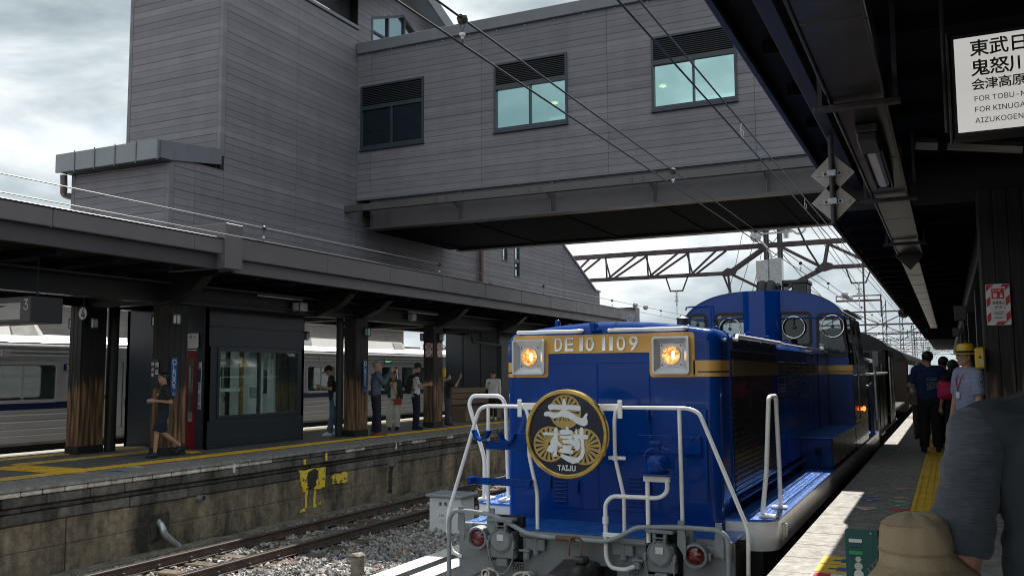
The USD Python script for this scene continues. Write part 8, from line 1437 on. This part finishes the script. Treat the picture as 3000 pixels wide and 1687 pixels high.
def person(label, X, Y, yaw, H, arms, legs=None, top=('cloth_black', 'short'), bottom=('cloth_navy', 'long', 1.0), shoes='shoe_black', hair=('hair_black', 'short'), hat=None, pitch=0, turn=0, lean=0.0, build=1.0, skin='skin', extras=(), edge=.035, z=0.0, group=None, curl=(.7, .7), palms=None, mask=False, collar=None, glasses=False, shw=1.0, shz=1.415, armr=(.050, .040, .026), fold=.007):
    t = Thing('person', label, 'person', (X, Y, z), group, rz=yaw); s = H / 1.75
    P = lambda n, m, mt, sm=40, parent=None: t.part(n, ((lambda a: (a[0] * s, a[1]))(va(m))), mt, sm, None, parent, local=True)
    hip = V(0, 0, .93); ln = V(0, lean, 0); B = build
    legs = legs or ((V(-.10, .03, .50), V(-.11, .0, .085), 0), (V(.10, .03, .50), V(.11, .0, .085), 0))
    sh = [V(-.178 * B * shw, lean * .9, shz), V(.178 * B * shw, lean * .9, shz)]
    # bare body: one continuous surface
    ms = [hull([V(-.08, 0, .95), V(.08, 0, .95), V(-.07, lean * .5, 1.12), V(.07, lean * .5, 1.12)], .085 * B, 10), hull([V(-.07, lean * .5, 1.12), V(.07, lean * .5, 1.12), V(-.09, lean * .8, 1.30), V(.09, lean * .8, 1.30)], .09 * B, 10), hull([V(-.09, lean * .8, 1.30), V(.09, lean * .8, 1.30), sh[0] + V(.03, 0, -.01), sh[1] + V(-.03, 0, -.01)], .062 * B, 10)]
    nb = V(0, lean - .01, 1.46); hc = V(0, lean + .015, 1.545)
    ms += chain([nb + V(0, 0, -.03), hc + V(0, -.005, .03)], [.062, .055])
    for i, (el, wr) in enumerate(arms): ms += chain([sh[i], el, wr], armr)
    for i, (kn, an, ft) in enumerate(legs): ms += chain([V((-1, 1)[i] * .09, 0, .90), kn, an], [.088 * B, .054, .036])
    Rh = rot((1, 0, 0), -pitch) if False else rot((0, 0, 1), turn) @ rot((1, 0, 0), -pitch)
    hd = lambda p: hc + Rh @ V(*p)
    head = m3.Manifold.batch_hull([m3.Manifold.sphere(r, 16).translate(tuple(hd(p))) for p, r in (((0, -.012, .105), .088), ((0, .030, .10), .074), ((0, .045, .02), .045), ((0, .062, -.005), .028), ((-.035, .02, .02), .04), ((.035, .02, .02), .04))])
    ft = [hull([hd((0, .098, .075)), hd((0, .108, .052)), hd((-.010, .100, .050)), hd((.010, .100, .050))], .009, 8), hull([hd((-.018, .092, .018)), hd((.018, .092, .018)), hd((0, .096, .016))], .007, 8)]
    for sx in (-1, 1): ft.append(hull([hd((sx * .086, .0, .085)), hd((sx * .090, -.008, .06)), hd((sx * .083, .004, .045))], .010, 8))
    body = soft(join(ms + [head]), edge, 8)
    b = m3.Manifold(m3.Mesh(np.array(body.vertices, np.float32), np.array(body.faces, np.uint32)))
    hs = []
    for i, (el, wr) in enumerate(arms):
        d = unit(wr - el); pm = V(*(palms[i] if palms else ((1, -1)[i], 0, 0)))
        if abs(pm @ d) > .9: pm = V(0, 0, -1.0)
        hs.append(hand(wr + d * .01, d, pm, (1, -1)[i] if not palms else (palms[i][3] if len(palms[i]) > 3 else (1, -1)[i]), curl[i]) if len(pm) == 3 else hand(wr + d * .01, d, pm[:3], pm[3], curl[i]))
    P('body', join([b] + ft + hs), skin, 50)
    ey = MB()
    for sx in (-1, 1): ey.mesh(hull([hd((sx * .030, .096, .088)), hd((sx * .036, .094, .088))], .0085, 8))
    P('eyes', ey, 'eye_dark')
    # clothes
    tm, sl = top; g = .012
    hem = .86 if sl != 'tucked' else .93
    sm_ = [hull([V(-.085, 0, hem - .06), V(.085, 0, hem - .06), V(-.075, lean * .5, 1.12), V(.075, lean * .5, 1.12)], .098 * B, 14), hull([V(-.075, lean * .5, 1.12), V(.075, lean * .5, 1.12), V(-.095, lean * .8, 1.30), V(.095, lean * .8, 1.30)], .104 * B, 14), hull([V(-.095, lean * .8, 1.30), V(.095, lean * .8, 1.30), sh[0] + V(.02, 0, 0), sh[1] + V(-.02, 0, 0)], .074 * B, 14), hull([sh[0] + V(.04, 0, .01), sh[1] + V(-.04, 0, .01), nb + V(0, 0, -.01)], .062, 14)]
    shirt = join(sm_).trim_by_plane((0, 0, 1), hem)
    sv = []
    for i, (el, wr) in enumerate(arms):
        if sl == 'long': a = chain([sh[i], el, wr - unit(wr - el) * .02], [.070, .056, .044], 14); sv += [a[0], cut(a[1], wr - unit(wr - el) * .03, wr - el)]
        else: e2 = sh[i] + (el - sh[i]) * (.40 if sl == 'tucked' else .80); sv.append(cut(chain([sh[i], e2], [.072, .058 if sl == 'tucked' else .066], 14)[0], e2, el - sh[i]))
    shirt = join([shirt] + sv) - chain([nb + V(0, 0, .012), nb + V(0, .03, .2)], [.058, .08])[0]
    P('shirt' if sl != 'long' else 'jacket', folds(soft(shirt, edge, 6), fold, seed=len(_used)), tm, 50)
    if collar: P('collar', soft(chain([nb + V(0, -.01, -.005), nb + V(0, .0, .03)], [.070, .066])[0].trim_by_plane((0, 0, 1), float(nb[2] - .03)).trim_by_plane((0, 0, -1), -float(nb[2] + .035)) - chain([nb + V(0, 0, -.1), nb + V(0, 0, .2)], [.058, .060])[0], .02, 2), collar)
    bm, ln_, wd = bottom; tr = [hull([V(-.085, 0, .93), V(.085, 0, .93), V(-.09, 0, .84), V(.09, 0, .84)], .098 * B, 14)]
    for i, (kn, an, ft_) in enumerate(legs):
        h0 = V((-1, 1)[i] * .088, 0, .88)
        if ln_ == 'short': e = kn + unit(h0 - kn) * .02; tr.append(cut(chain([h0, e], [.098 * B, .085 * wd], 14)[0], e, kn - h0))
        else:
            e = an + unit(kn - an) * .01; a = chain([h0, kn, e], [.098 * B, .074 * wd, .060 * wd], 14); tr += [a[0], cut(a[1], e, an - kn)]
    P('trousers' if ln_ != 'short' else 'shorts', folds(soft(join(tr).trim_by_plane((0, 0, -1), -1.0), edge, 6), fold, (9, 9, 11), len(_used) + 3), bm, 50)
    for i, (kn, an, toe) in enumerate(legs):
        f = rot((0, 0, 1), toe) @ V(0, 1, 0) if np.isscalar(toe) else unit(toe); up = unit(np.cross(np.cross(f, V(0, 0, 1)), f))
        ds = up * -.045
        P('shoe', soft(cut(hull([an - f * .045 + ds, an + f * .05 + ds * 1.0, an + f * .13 + ds * 1.15 + V((-1, 1)[i] * .015, 0, 0), an + f * .165 + ds * 1.3, an + up * .015], [.042, .042, .038, .026, .044], 12), an - up * .085, -up), .03, 3), shoes, 50)
    hm, st = hair
    if st != 'none':
        cap = m3.Manifold.batch_hull([m3.Manifold.sphere(r, 18).translate(tuple(hd(p))) for p, r in (((0, -.014, .108), .096), ((0, .024, .115), .078))])
        n = Rh @ unit(V(0, -.75, 1.0)); cap = cap.trim_by_plane(tuple(n), float(n @ hd((0, .03, .085)) if st != 'thin' else n @ hd((0, -.02, .09))))
        if st == 'bob': cap = join([cap, hull([hd((-.07, -.04, .09)), hd((.07, -.04, .09)), hd((-.075, -.045, -.03)), hd((.075, -.045, -.03))], .042, 12)])
        if st == 'pony': cap = join([cap] + chain([hd((0, -.10, .12)), hd((0, -.15, .06)), hd((0, -.14, -.06))], [.035, .035, .015]))
        P('hair', soft(cap, .02, 3), hm, 50)
    if hat:
        hm2, kind = hat
        if kind == 'cap':
            c = hull([hd((0, -.012, .115)), hd((0, .024, .12))], [.101, .082], 18); n = Rh @ V(0, -.12, 1.0); c = c.trim_by_plane(tuple(unit(n)), float(unit(n) @ hd((0, 0, .105))))
            br = m3.Manifold.batch_hull([m3.Manifold.sphere(.012, 8).translate(tuple(hd(p))) for p in ((-.07, .07, .115), (.07, .07, .115), (-.05, .165, .10), (.05, .165, .10), (0, .175, .10))]); P('hat', soft(join([c, br]), .02, 3), hm2, 50)
        else:
            ax = Rh @ V(0, 0, 1); m = MB().lathe([(.0, .115), (.06, .113), (.088, .10), (.098, .07), (.102, .0), (.155, -.012), (.158, -.018), (.10, -.012), (.096, .0)], hd((0, 0, .115)), ax, 28); P('hat', m, hm2, 40)
            P('hat_band', MB().lathe([(.1035, .0), (.1025, .025)], hd((0, 0, .115)), ax, 28), 'cloth_dkbrown', 40)
    if mask: P('face_mask', soft(hull([hd((-.05, .072, .05)), hd((.05, .072, .05)), hd((0, .108, .05)), hd((0, .088, -.005))], .018, 10), .02, 2), 'mask_white', 50)
    if glasses: P('glasses', MB().tube([hd((-.085, .02, .09)), hd((-.06, .10, .088)), hd((.06, .10, .088)), hd((.085, .02, .09))], .004, 6), 'eye_dark')
    for nm, m, mt in extras: P(nm, m, mt)
    return t
def held(name, label, cat, mesh_local, mt, X, Y, yaw, H, parts=()):
    """a thing that somebody holds or wears, given in that person's own coordinates"""
    t = Thing(name, label, cat, (X, Y, 0), rz=yaw); s = H / 1.75
    for n, m, q in ([('body', mesh_local, mt)] + list(parts)): t.part(n, (lambda a: (a[0] * s, a[1]))(va(m)), q, 40, None, None, True)
    return t
def phone(c, d, up, w=.075, h=.15, th=.01):
    c = np.array(c, float); d = unit(d); up = unit(np.array(up, float) - d * (np.array(up) @ d)); r = np.cross(d, up); m = MB()
    q = [c + r * i * w / 2 + up * j * h / 2 + d * k * th / 2 for k in (-1, 1) for i, j in ((-1, -1), (1, -1), (1, 1), (-1, 1))]
    return m.add(q, BOXF)
DOWN = lambda sx: (V(sx * .235, -.01, 1.13), V(sx * .24, .06, .88))

# far platform, left to right
person('boy in black shirt and shorts walking with a camera past the scorched column', -13.12, 12.42, 148, 1.56, ((V(-.23, -.10, 1.13), V(-.10, .16, 1.16)), (V(.23, -.02, 1.13), V(.13, .20, 1.14))),
    legs=((V(-.09, .13, .52), V(-.10, .16, .085), 0), (V(.09, -.02, .50), V(.09, -.40, .20), V(0, .8, -.55))), top=('cloth_black', 'short'), bottom=('cloth_navy', 'short', 1.15), turn=10, curl=(.9, .9), hair=('hair_black', 'short'), shoes='shoe_black',
    extras=(('chest_print', MB().ext(latin('OUTDOOR', -.10, 1.27, .034, True), .0, .004, ((0, .118, 0), (-1, 0, 0), (0, 0, 1), (0, 1, 0))), 'print_yellow'), ('sling', MB().tube([V(-.14, .05, 1.47), V(0.05, .12, 1.25), V(.14, .10, 1.05), V(.20, -.05, .90)], .008, 6), 'bag_tan')))
held('camera', 'small silver camera held by the walking boy', 'camera', MB().cb(-.06, .08, .22, .27, 1.12, 1.20, .01).lathe([(.03, 0), (.03, .05), (.0, .05)], (.01, .27, 1.16), (0, 1, 0), 14), 'machine_grey', -13.12, 12.42, 148, 1.56)
held('shoulder_bag', 'flat tan cloth bag hanging at the side of the walking boy', 'bag', MB().cb(.16, .19, -.14, .06, .66, .92, .012), 'bag_tan', -13.12, 12.42, 148, 1.56, (('flap', MB().cb(.19, .20, -.13, .05, .80, .92, .005), 'bag_tan'),))
person('man in dark cap, black shirt and jeans bent over a phone left of the column', -13.62, 18.25, 128, 1.72, ((V(-.22, .08, 1.16), V(-.06, .32, 1.22)), (V(.22, .08, 1.16), V(.06, .32, 1.20))), lean=.07, legs=((V(-.10, .02, .50), V(-.10, .10, .085), 0), (V(.10, -.04, .50), V(.11, -.14, .085), 0)),
    top=('cloth_black', 'short'), bottom=('cloth_jean', 'long', 1.12), shoes='shoe_white', hat=('cloth_black', 'cap'), pitch=28, curl=(.9, .9), extras=(('shirt_print', MB().ext(unary_union([disc(-.04 + .03 * k, 1.08 + .012 * (k % 3), .016) for k in range(4)]), 0, .004, ((0, .12, 0), (1, 0, 0), (0, 0, 1), (0, 1, 0))), 'print_pale'),))
held('mobile_phone', 'dark phone held by the bent man in the cap', 'phone', phone((0, .42, 1.25), (0, .8, -.5), (0, .5, .8)), 'phone_black', -13.62, 18.25, 128, 1.72)
held('plastic_bag', 'white plastic bag hanging behind the bent man in the cap', 'bag', soft(hull([V(-.2, -.10, .98), V(-.24, -.06, .78), V(-.2, -.18, .76), V(-.18, -.04, 1.05)], .05, 10), .03, 3), 'plastic_bag', -13.62, 18.25, 128, 1.72)
person('bald man in grey jacket and dark trousers raising a phone on the yellow strip', -12.66, 18.66, -44, 1.83, ((V(-.20, .20, 1.28), V(-.02, .38, 1.50)), (V(.22, .14, 1.22), V(.08, .36, 1.49))), legs=((V(-.09, .02, .50), V(-.09, -.03, .085), 8), (V(.09, .03, .50), V(.10, .06, .085), -8)),
    top=('cloth_suit', 'long'), bottom=('cloth_navy', 'long', 1.0), shoes='leather_brown', hair=('hair_grey', 'thin'), turn=-6, curl=(.9, .9), collar='cloth_white', build=1.04)
held('mobile_phone', 'phone raised by the man in the grey jacket', 'phone', phone((.03, .47, 1.57), (0, 1, .1), (1, 0, 0)), 'phone_black', -12.66, 18.66, -44, 1.83)
person('woman in white trousers and dark green jacket with a small red shoulder bag', -13.55, 20.79, -140, 1.58, (DOWN(-1), (V(.22, .06, 1.16), V(.10, .20, 1.33))), top=('cloth_green', 'long'), bottom=('cloth_cream', 'long', 1.55), shoes='shoe_black', hair=('hair_black', 'bob'), curl=(.5, .9),
    extras=(('blouse', soft(hull([V(-.05, .07, .95), V(.05, .07, .95), V(-.05, .075, 1.38), V(.05, .075, 1.38)], .05, 12), .03, 2), 'cloth_cream'), ('hat_scarf', soft(hull([V(0, -.02, 1.70), V(0, .02, 1.71)], .085, 12), .03, 2), 'cloth_black')))
held('shoulder_bag', 'small red shoulder bag on a long strap on the woman in white', 'bag', MB().cb(-.22, -.02, .13, .18, .76, .92, .02), 'cloth_red', -13.55, 20.79, -140, 1.58, (('strap', MB().tube([V(.10, .06, 1.47), V(.02, .15, 1.25), V(-.12, .155, .92)], .009, 6), 'leather_brown'), ('flap', MB().cb(-.21, -.03, .18, .187, .82, .915, .006), 'cloth_red')))
person('man in navy and white polo shirt with glasses looking down at his phone', -13.03, 21.10, -46, 1.79, ((V(-.21, .08, 1.15), V(-.06, .34, 1.20)), (V(.22, .06, 1.14), V(.10, .33, 1.18))), top=('cloth_white', 'short'), bottom=('cloth_navy', 'long', 1.0), shoes='cloth_navy', hat=('cloth_black', 'cap'), pitch=20, curl=(.9, .9), glasses=True,
    extras=(('shirt_yoke', soft(join([hull([V(-.09, 0, 1.28), V(.09, 0, 1.28), V(-.15, 0, 1.415), V(.15, 0, 1.415)], .083, 14)] + [cut(chain([V(sx * .178, 0, 1.415), V(sx * .205, .07, 1.21)], [.078, .072], 14)[0], V(sx * .205, .07, 1.21), V(sx * .02, .06, -.2)) for sx in (-1, 1)]).trim_by_plane((0, 0, 1), 1.22), .03, 4), 'cloth_navy'),))
held('backpack', 'black backpack on the man in the navy and white polo', 'backpack', soft(hull([V(-.11, -.17, 1.36), V(.11, -.17, 1.36), V(-.12, -.20, 1.0), V(.12, -.20, 1.0), V(0, -.24, 1.1)], .06, 12), .03, 4), 'cloth_black', -13.03, 21.10, -46, 1.79, (('strap', MB().tube([V(-.12, -.12, 1.40), V(-.13, .03, 1.50), V(-.13, .12, 1.32), V(-.14, .02, 1.10), V(-.14, -.12, 1.02)], .02, 6, bend=.05).tube([V(.12, -.12, 1.40), V(.13, .03, 1.50), V(.13, .12, 1.32), V(.14, .02, 1.10), V(.14, -.12, 1.02)], .02, 6, bend=.05), 'cloth_black'),))
held('mobile_phone', 'phone in the hands of the man in the navy and white polo', 'phone', phone((.03, .43, 1.24), (0, .7, .6), (.3, .6, -.5)), 'phone_black', -13.03, 21.10, -46, 1.79)
person('masked person in black shirt and grey trousers lifting a phone by the far column', -13.28, 23.25, -46, 1.52, ((V(-.22, .10, 1.16), V(-.06, .28, 1.32)), (V(.22, .24, 1.30), V(.12, .40, 1.56))), top=('cloth_black', 'short'), bottom=('cloth_grey', 'long', 1.05), hair=('hair_black', 'short'), mask=True, curl=(.8, .8), pitch=-8)
held('mobile_phone', 'phone lifted by the masked person in black', 'phone', phone((.13, .45, 1.66), (0, 1, .1), (0, 0, 1)), 'machine_grey', -13.28, 23.25, -46, 1.52)
person('woman in loose white blouse walking in front of the dark far wall', -13.36, 26.4, -160, 1.55, (DOWN(-1), (V(.23, -.02, 1.16), V(.16, .18, 1.30))), legs=((V(-.09, .06, .50), V(-.09, .16, .085), 0), (V(.09, 0, .50), V(.10, -.16, .10), 0)), top=('cloth_white', 'long'), bottom=('cloth_black', 'long', .9), shoes='shoe_white', hair=('hair_black', 'bob'), build=1.12, curl=(.5, .9))
held('handbag', 'black handbag on the arm of the woman in the white blouse', 'handbag', soft(hull([V(.24, -.04, 1.1), V(.27, .06, .92), V(.27, -.12, .92)], .05, 10), .03, 2), 'cloth_black', -13.36, 26.4, -160, 1.55)

# near platform
person('man in blue printed shirt and black trousers with his back turned on the near platform', -.36, 18.6, 8, 1.87, ((V(-.24, .05, 1.14), V(-.12, .28, 1.16)), (V(.25, .0, 1.13), V(.16, .24, 1.08))), top=('cloth_blue', 'short'), bottom=('cloth_black', 'long', 1.25), turn=22, build=1.12,
    extras=(('back_print', MB().ext(unary_union([sbox(-.07, 1.26, .11, 1.275), sbox(-.06, 1.235, .10, 1.25)] + [disc(-.05 + .035 * (k % 5), 1.20 - .03 * (k // 5), .010 + .004 * ((k * 7) % 3)) for k in range(22)]), 0, .006, ((.02, -.128, 0), (1, 0, 0), (0, 0, 1), (0, -1, 0))), 'print_pale'),))
held('sling_bag', 'pale pink bag held under the arm of the man in the blue shirt', 'bag', soft(hull([V(-.22, .16, 1.16), V(-.20, .22, 1.0), V(-.16, .26, 1.1), V(-.24, .14, 1.04)], .055, 10), .03, 3), 'cloth_pale', -.36, 18.6, 8, 1.87)
person('dark-clad man standing just right of the man in the blue shirt', -.10, 19.6, 10, 1.78, (DOWN(-1), DOWN(1)), top=('cloth_black', 'short'), bottom=('cloth_black', 'long', 1.2), build=1.1, turn=15)
person('dark-haired person in black half hidden behind the station guard', .06, 18.2, 35, 1.70, (DOWN(-1), DOWN(1)), top=('cloth_black', 'short'), bottom=('cloth_black', 'long', 1.1), hair=('hair_black', 'bob'))
held('shopping_bag', 'bright pink bag hanging between the dark figures', 'bag', soft(hull([V(-.12, -.05, 1.28), V(.08, -.05, 1.24), V(-.14, -.05, 1.06), V(.10, -.05, 1.04), V(0, -.10, 1.1)], .055, 12), .03, 3), 'cloth_pink', -.02, 17.6, 0, 1.75)
person('grey-haired man facing the camera and filming beside the coaches', -.60, 22.2, 172, 1.69, ((V(-.22, .12, 1.22), V(-.07, .32, 1.40)), (V(.22, .12, 1.22), V(.07, .32, 1.40))), top=('cloth_navy', 'short'), bottom=('cloth_dkbrown', 'long', 1.1), hair=('hair_grey', 'short'), curl=(.9, .9))
held('camera', 'black camera held up by the grey-haired man', 'camera', MB().cb(-.09, .09, .38, .45, 1.41, 1.50, .012).lathe([(.035, 0), (.035, .07), (0, .07)], (0, .45, 1.45), (0, 1, 0), 14), 'phone_black', -.60, 22.2, 172, 1.69)
held('shoulder_bag', 'olive shoulder bag hanging in front of the grey-haired man', 'bag', soft(hull([V(-.02, .16, .98), V(.20, .16, .98), V(0, .18, .84), V(.2, .18, .84)], .07, 12), .03, 3), 'cloth_olive', -.60, 22.2, 172, 1.69)
person('station guard in yellow hat and checked shirt with a red lanyard', .20, 12.15, 118, 1.80, ((V(-.25, .02, 1.12), V(-.22, .16, .92)), (V(.26, .02, 1.13), V(.27, .08, .88))), top=('cloth_check', 'short'), bottom=('cloth_navy', 'long', 1.1), hat=('phone_yellow', 'brim'), build=1.12, turn=-6, curl=(1.0, .6), collar='cloth_check', edge=.028,
    extras=(('lanyard', MB().tube([V(-.07, .03, 1.49), V(-.05, .12, 1.36), V(0, .135, 1.22), V(.05, .12, 1.36), V(.07, .03, 1.49)], .006, 6), 'cloth_red'), ('badge', MB().cb(-.035, .035, .13, .137, 1.14, 1.21, .003), 'sign_white'), ('armband', MB().lathe([(.072, -.03), (.074, .03)], (-.225, .0, 1.24), (-.15, .05, -1), 16), 'cloth_check')))
held('plastic_bag', 'translucent white plastic bag hanging from the hand of the station guard', 'bag', soft(hull([V(-.22, .22, .84), V(-.17, .30, .60), V(-.30, .24, .50), V(-.16, .26, .45), V(-.2, .32, .5)], .045, 12), .03, 3), 'plastic_bag', .20, 12.15, 118, 1.80)
held('clipboard', 'folded white paper in the hand of the station guard', 'paper', MB().add([V(-.24, .20, .94), V(-.15, .26, .92), V(-.13, .30, .78), V(-.22, .24, .80)], [[0, 1, 2, 3]]), 'sign_white', .20, 12.15, 118, 1.80)

# two people close to the camera
FX, FY, FYAW = .30, 3.06, 14
person('man in dark jersey with grey heather sleeve close to the camera at right', FX, FY, FYAW, 1.70, ((V(-.345, .05, .88), V(-.25, .27, .80)), (V(.27, .06, 1.02), V(.10, .36, 1.06))), top=('jersey_dark', 'tucked'), bottom=('cloth_navy', 'long', 1.15), skin='skin_near', build=1.13, shw=1.16, shz=1.375, armr=(.065, .083, .05), fold=.010, edge=.018, curl=(.8, .8), hair=('hair_black', 'short'))
_sh = V(-.233, 0, 1.375); _el = V(-.345, .05, .88)
_sl = soft(cut(join(chain([_sh + V(-.018, -.005, -.02), _sh + (_el - _sh) * .4, _sh + (_el - _sh) * .88], [.078, .086, .092], 18)), _sh + (_el - _sh) * .73, _el - _sh), .016, 6)
_sl = folds(_sl, .011, (7, 7, 16), 4)
fgp = stage.GetPrimAtPath('/World/person_016') if False else None
_t = [p for p in stage.GetPrimAtPath('/World').GetChildren() if p.GetCustomDataByKey('label') and 'heather sleeve' in p.GetCustomDataByKey('label')][0]
usdkit.mesh(stage, str(_t.GetPath()) + '/sleeve', (np.array(_sl.vertices) * (1.70 / 1.75), np.array(_sl.faces)), MATS['cloth_heather'], 60)
# the person in the bucket hat, low in the corner
BX, BY, BZ = -.108, 2.93, .985
person('small person in khaki bucket hat holding up a phone in the bottom right corner', BX, BY - .03, 12, 1.03, ((V(-.24, .10, 1.15), V(-.18, .30, 1.28)), (V(.23, .10, 1.15), V(.12, .30, 1.28))), top=('cloth_khaki', 'short'), bottom=('cloth_navy', 'long', 1.1), skin='skin_near', edge=.03)
bh = Thing('bucket_hat', 'khaki cotton bucket hat with stitched brim in the bottom right corner', 'hat', (BX, BY, BZ))
def hat_mesh(prof, wob=.0):
    m = MB().lathe(prof, (BX, BY, BZ), (-.10, .0, 1.0), 56); v, f = m.arr(); r = v - [BX, BY, BZ]; a = np.arctan2(r[:, 1], r[:, 0]); k = np.hypot(r[:, 0], r[:, 1])
    v[:, 2] += wob * np.clip((k - .095) / .05, 0, 1) * (np.sin(a * 3 + .6) * .012 - .006) + .0022 * np.sin(a * 7 + v[:, 2] * 50) ; q_ = meshkit.fbm(v * 16.0, 3, 2) - .5; v[:, 0] += q_ * .016 * np.clip(k / .09, 0, 1); v[:, 1] += (meshkit.fbm(v * 16.0 + 9, 3, 3) - .5) * .012; return (v, f)
bh.part('crown', hat_mesh([(.0, .104), (.035, .103), (.066, .096), (.084, .083), (.092, .068), (.099, .03), (.103, -.002), (.104, -.02)]), 'cloth_khaki', 60)
bh.part('brim', hat_mesh([(.103, -.005), (.108, -.025), (.125, -.05), (.152, -.078), (.155, -.082), (.150, -.080), (.12, -.052), (.102, -.03)], 1.0), 'cloth_khaki', 60)
for z, r in ((.077, .0895), (.002, .1045), (-.003, .1050)): bh.part('seam', MB().tube([(BX + r * math.cos(a) - .10 * z, BY + r * math.sin(a), BZ + z) for a in np.linspace(0, 2 * PI, 49)[:-1]], .0013, 5, closed=True), 'cloth_khaki', 50)
for k in range(3): bh.part('brim_stitch', MB().tube([(BX + (.118 + .011 * k) * math.cos(a) + .005, BY + (.118 + .011 * k) * math.sin(a), BZ - .042 - .011 * k) for a in np.linspace(0, 2 * PI, 49)[:-1]], .0010, 5, closed=True), 'cloth_khaki', 50)
pc = Thing('phone_case', 'teal folding phone case with cards held out beside the bucket hat', 'phone case', (-.28, 3.14, .8))
ptl = at_y(2192 + 490 * .5776, 850 + 1205 * .5776, 3.14); pcx, pcz = ptl[0], ptl[2]
FP = ((pcx, 3.14, pcz), (1.1, 0, 0), (0, 0, 1.1), (0, -1, 0))
pc.part('cover', MB().ext(rrect(0, .076, -.155, 0, .008), 0, .004, FP), 'case_teal'); pc.part('hinge', MB().ext(rrect(.074, .088, -.155, 0, .003), -.003, .003, FP), 'case_teal'); pc.part('phone_back', MB().ext(rrect(.086, .160, -.155, 0, .010), -.012, -.002, FP), 'phone_black')
for z0, z1, q in ((-.038, -.028, 'sign_white'), (-.072, -.062, 'mark_green')): pc.part('card', MB().ext(rrect(.010, .046, z0, z1, .002), .0042, .0055, FP), q)
for z in (-.052, -.078): pc.part('card_slot', MB().ext(sbox(.012, z - .0008, .048, z), .0042, .005, FP), 'phone_black')
pc.part('sticker', MB().ext(unary_union([disc(.034, -.105, .011), disc(.034, -.085, .008)]), .0042, .0052, FP), 'mark_pale'); pc.part('sticker', MB().ext(disc(.034, -.128, .013), .0042, .0052, FP), 'sign_white'); pc.part('snap', MB().ext(disc(.070, -.010, .0025), .0042, .0055, FP), 'steel_galv')
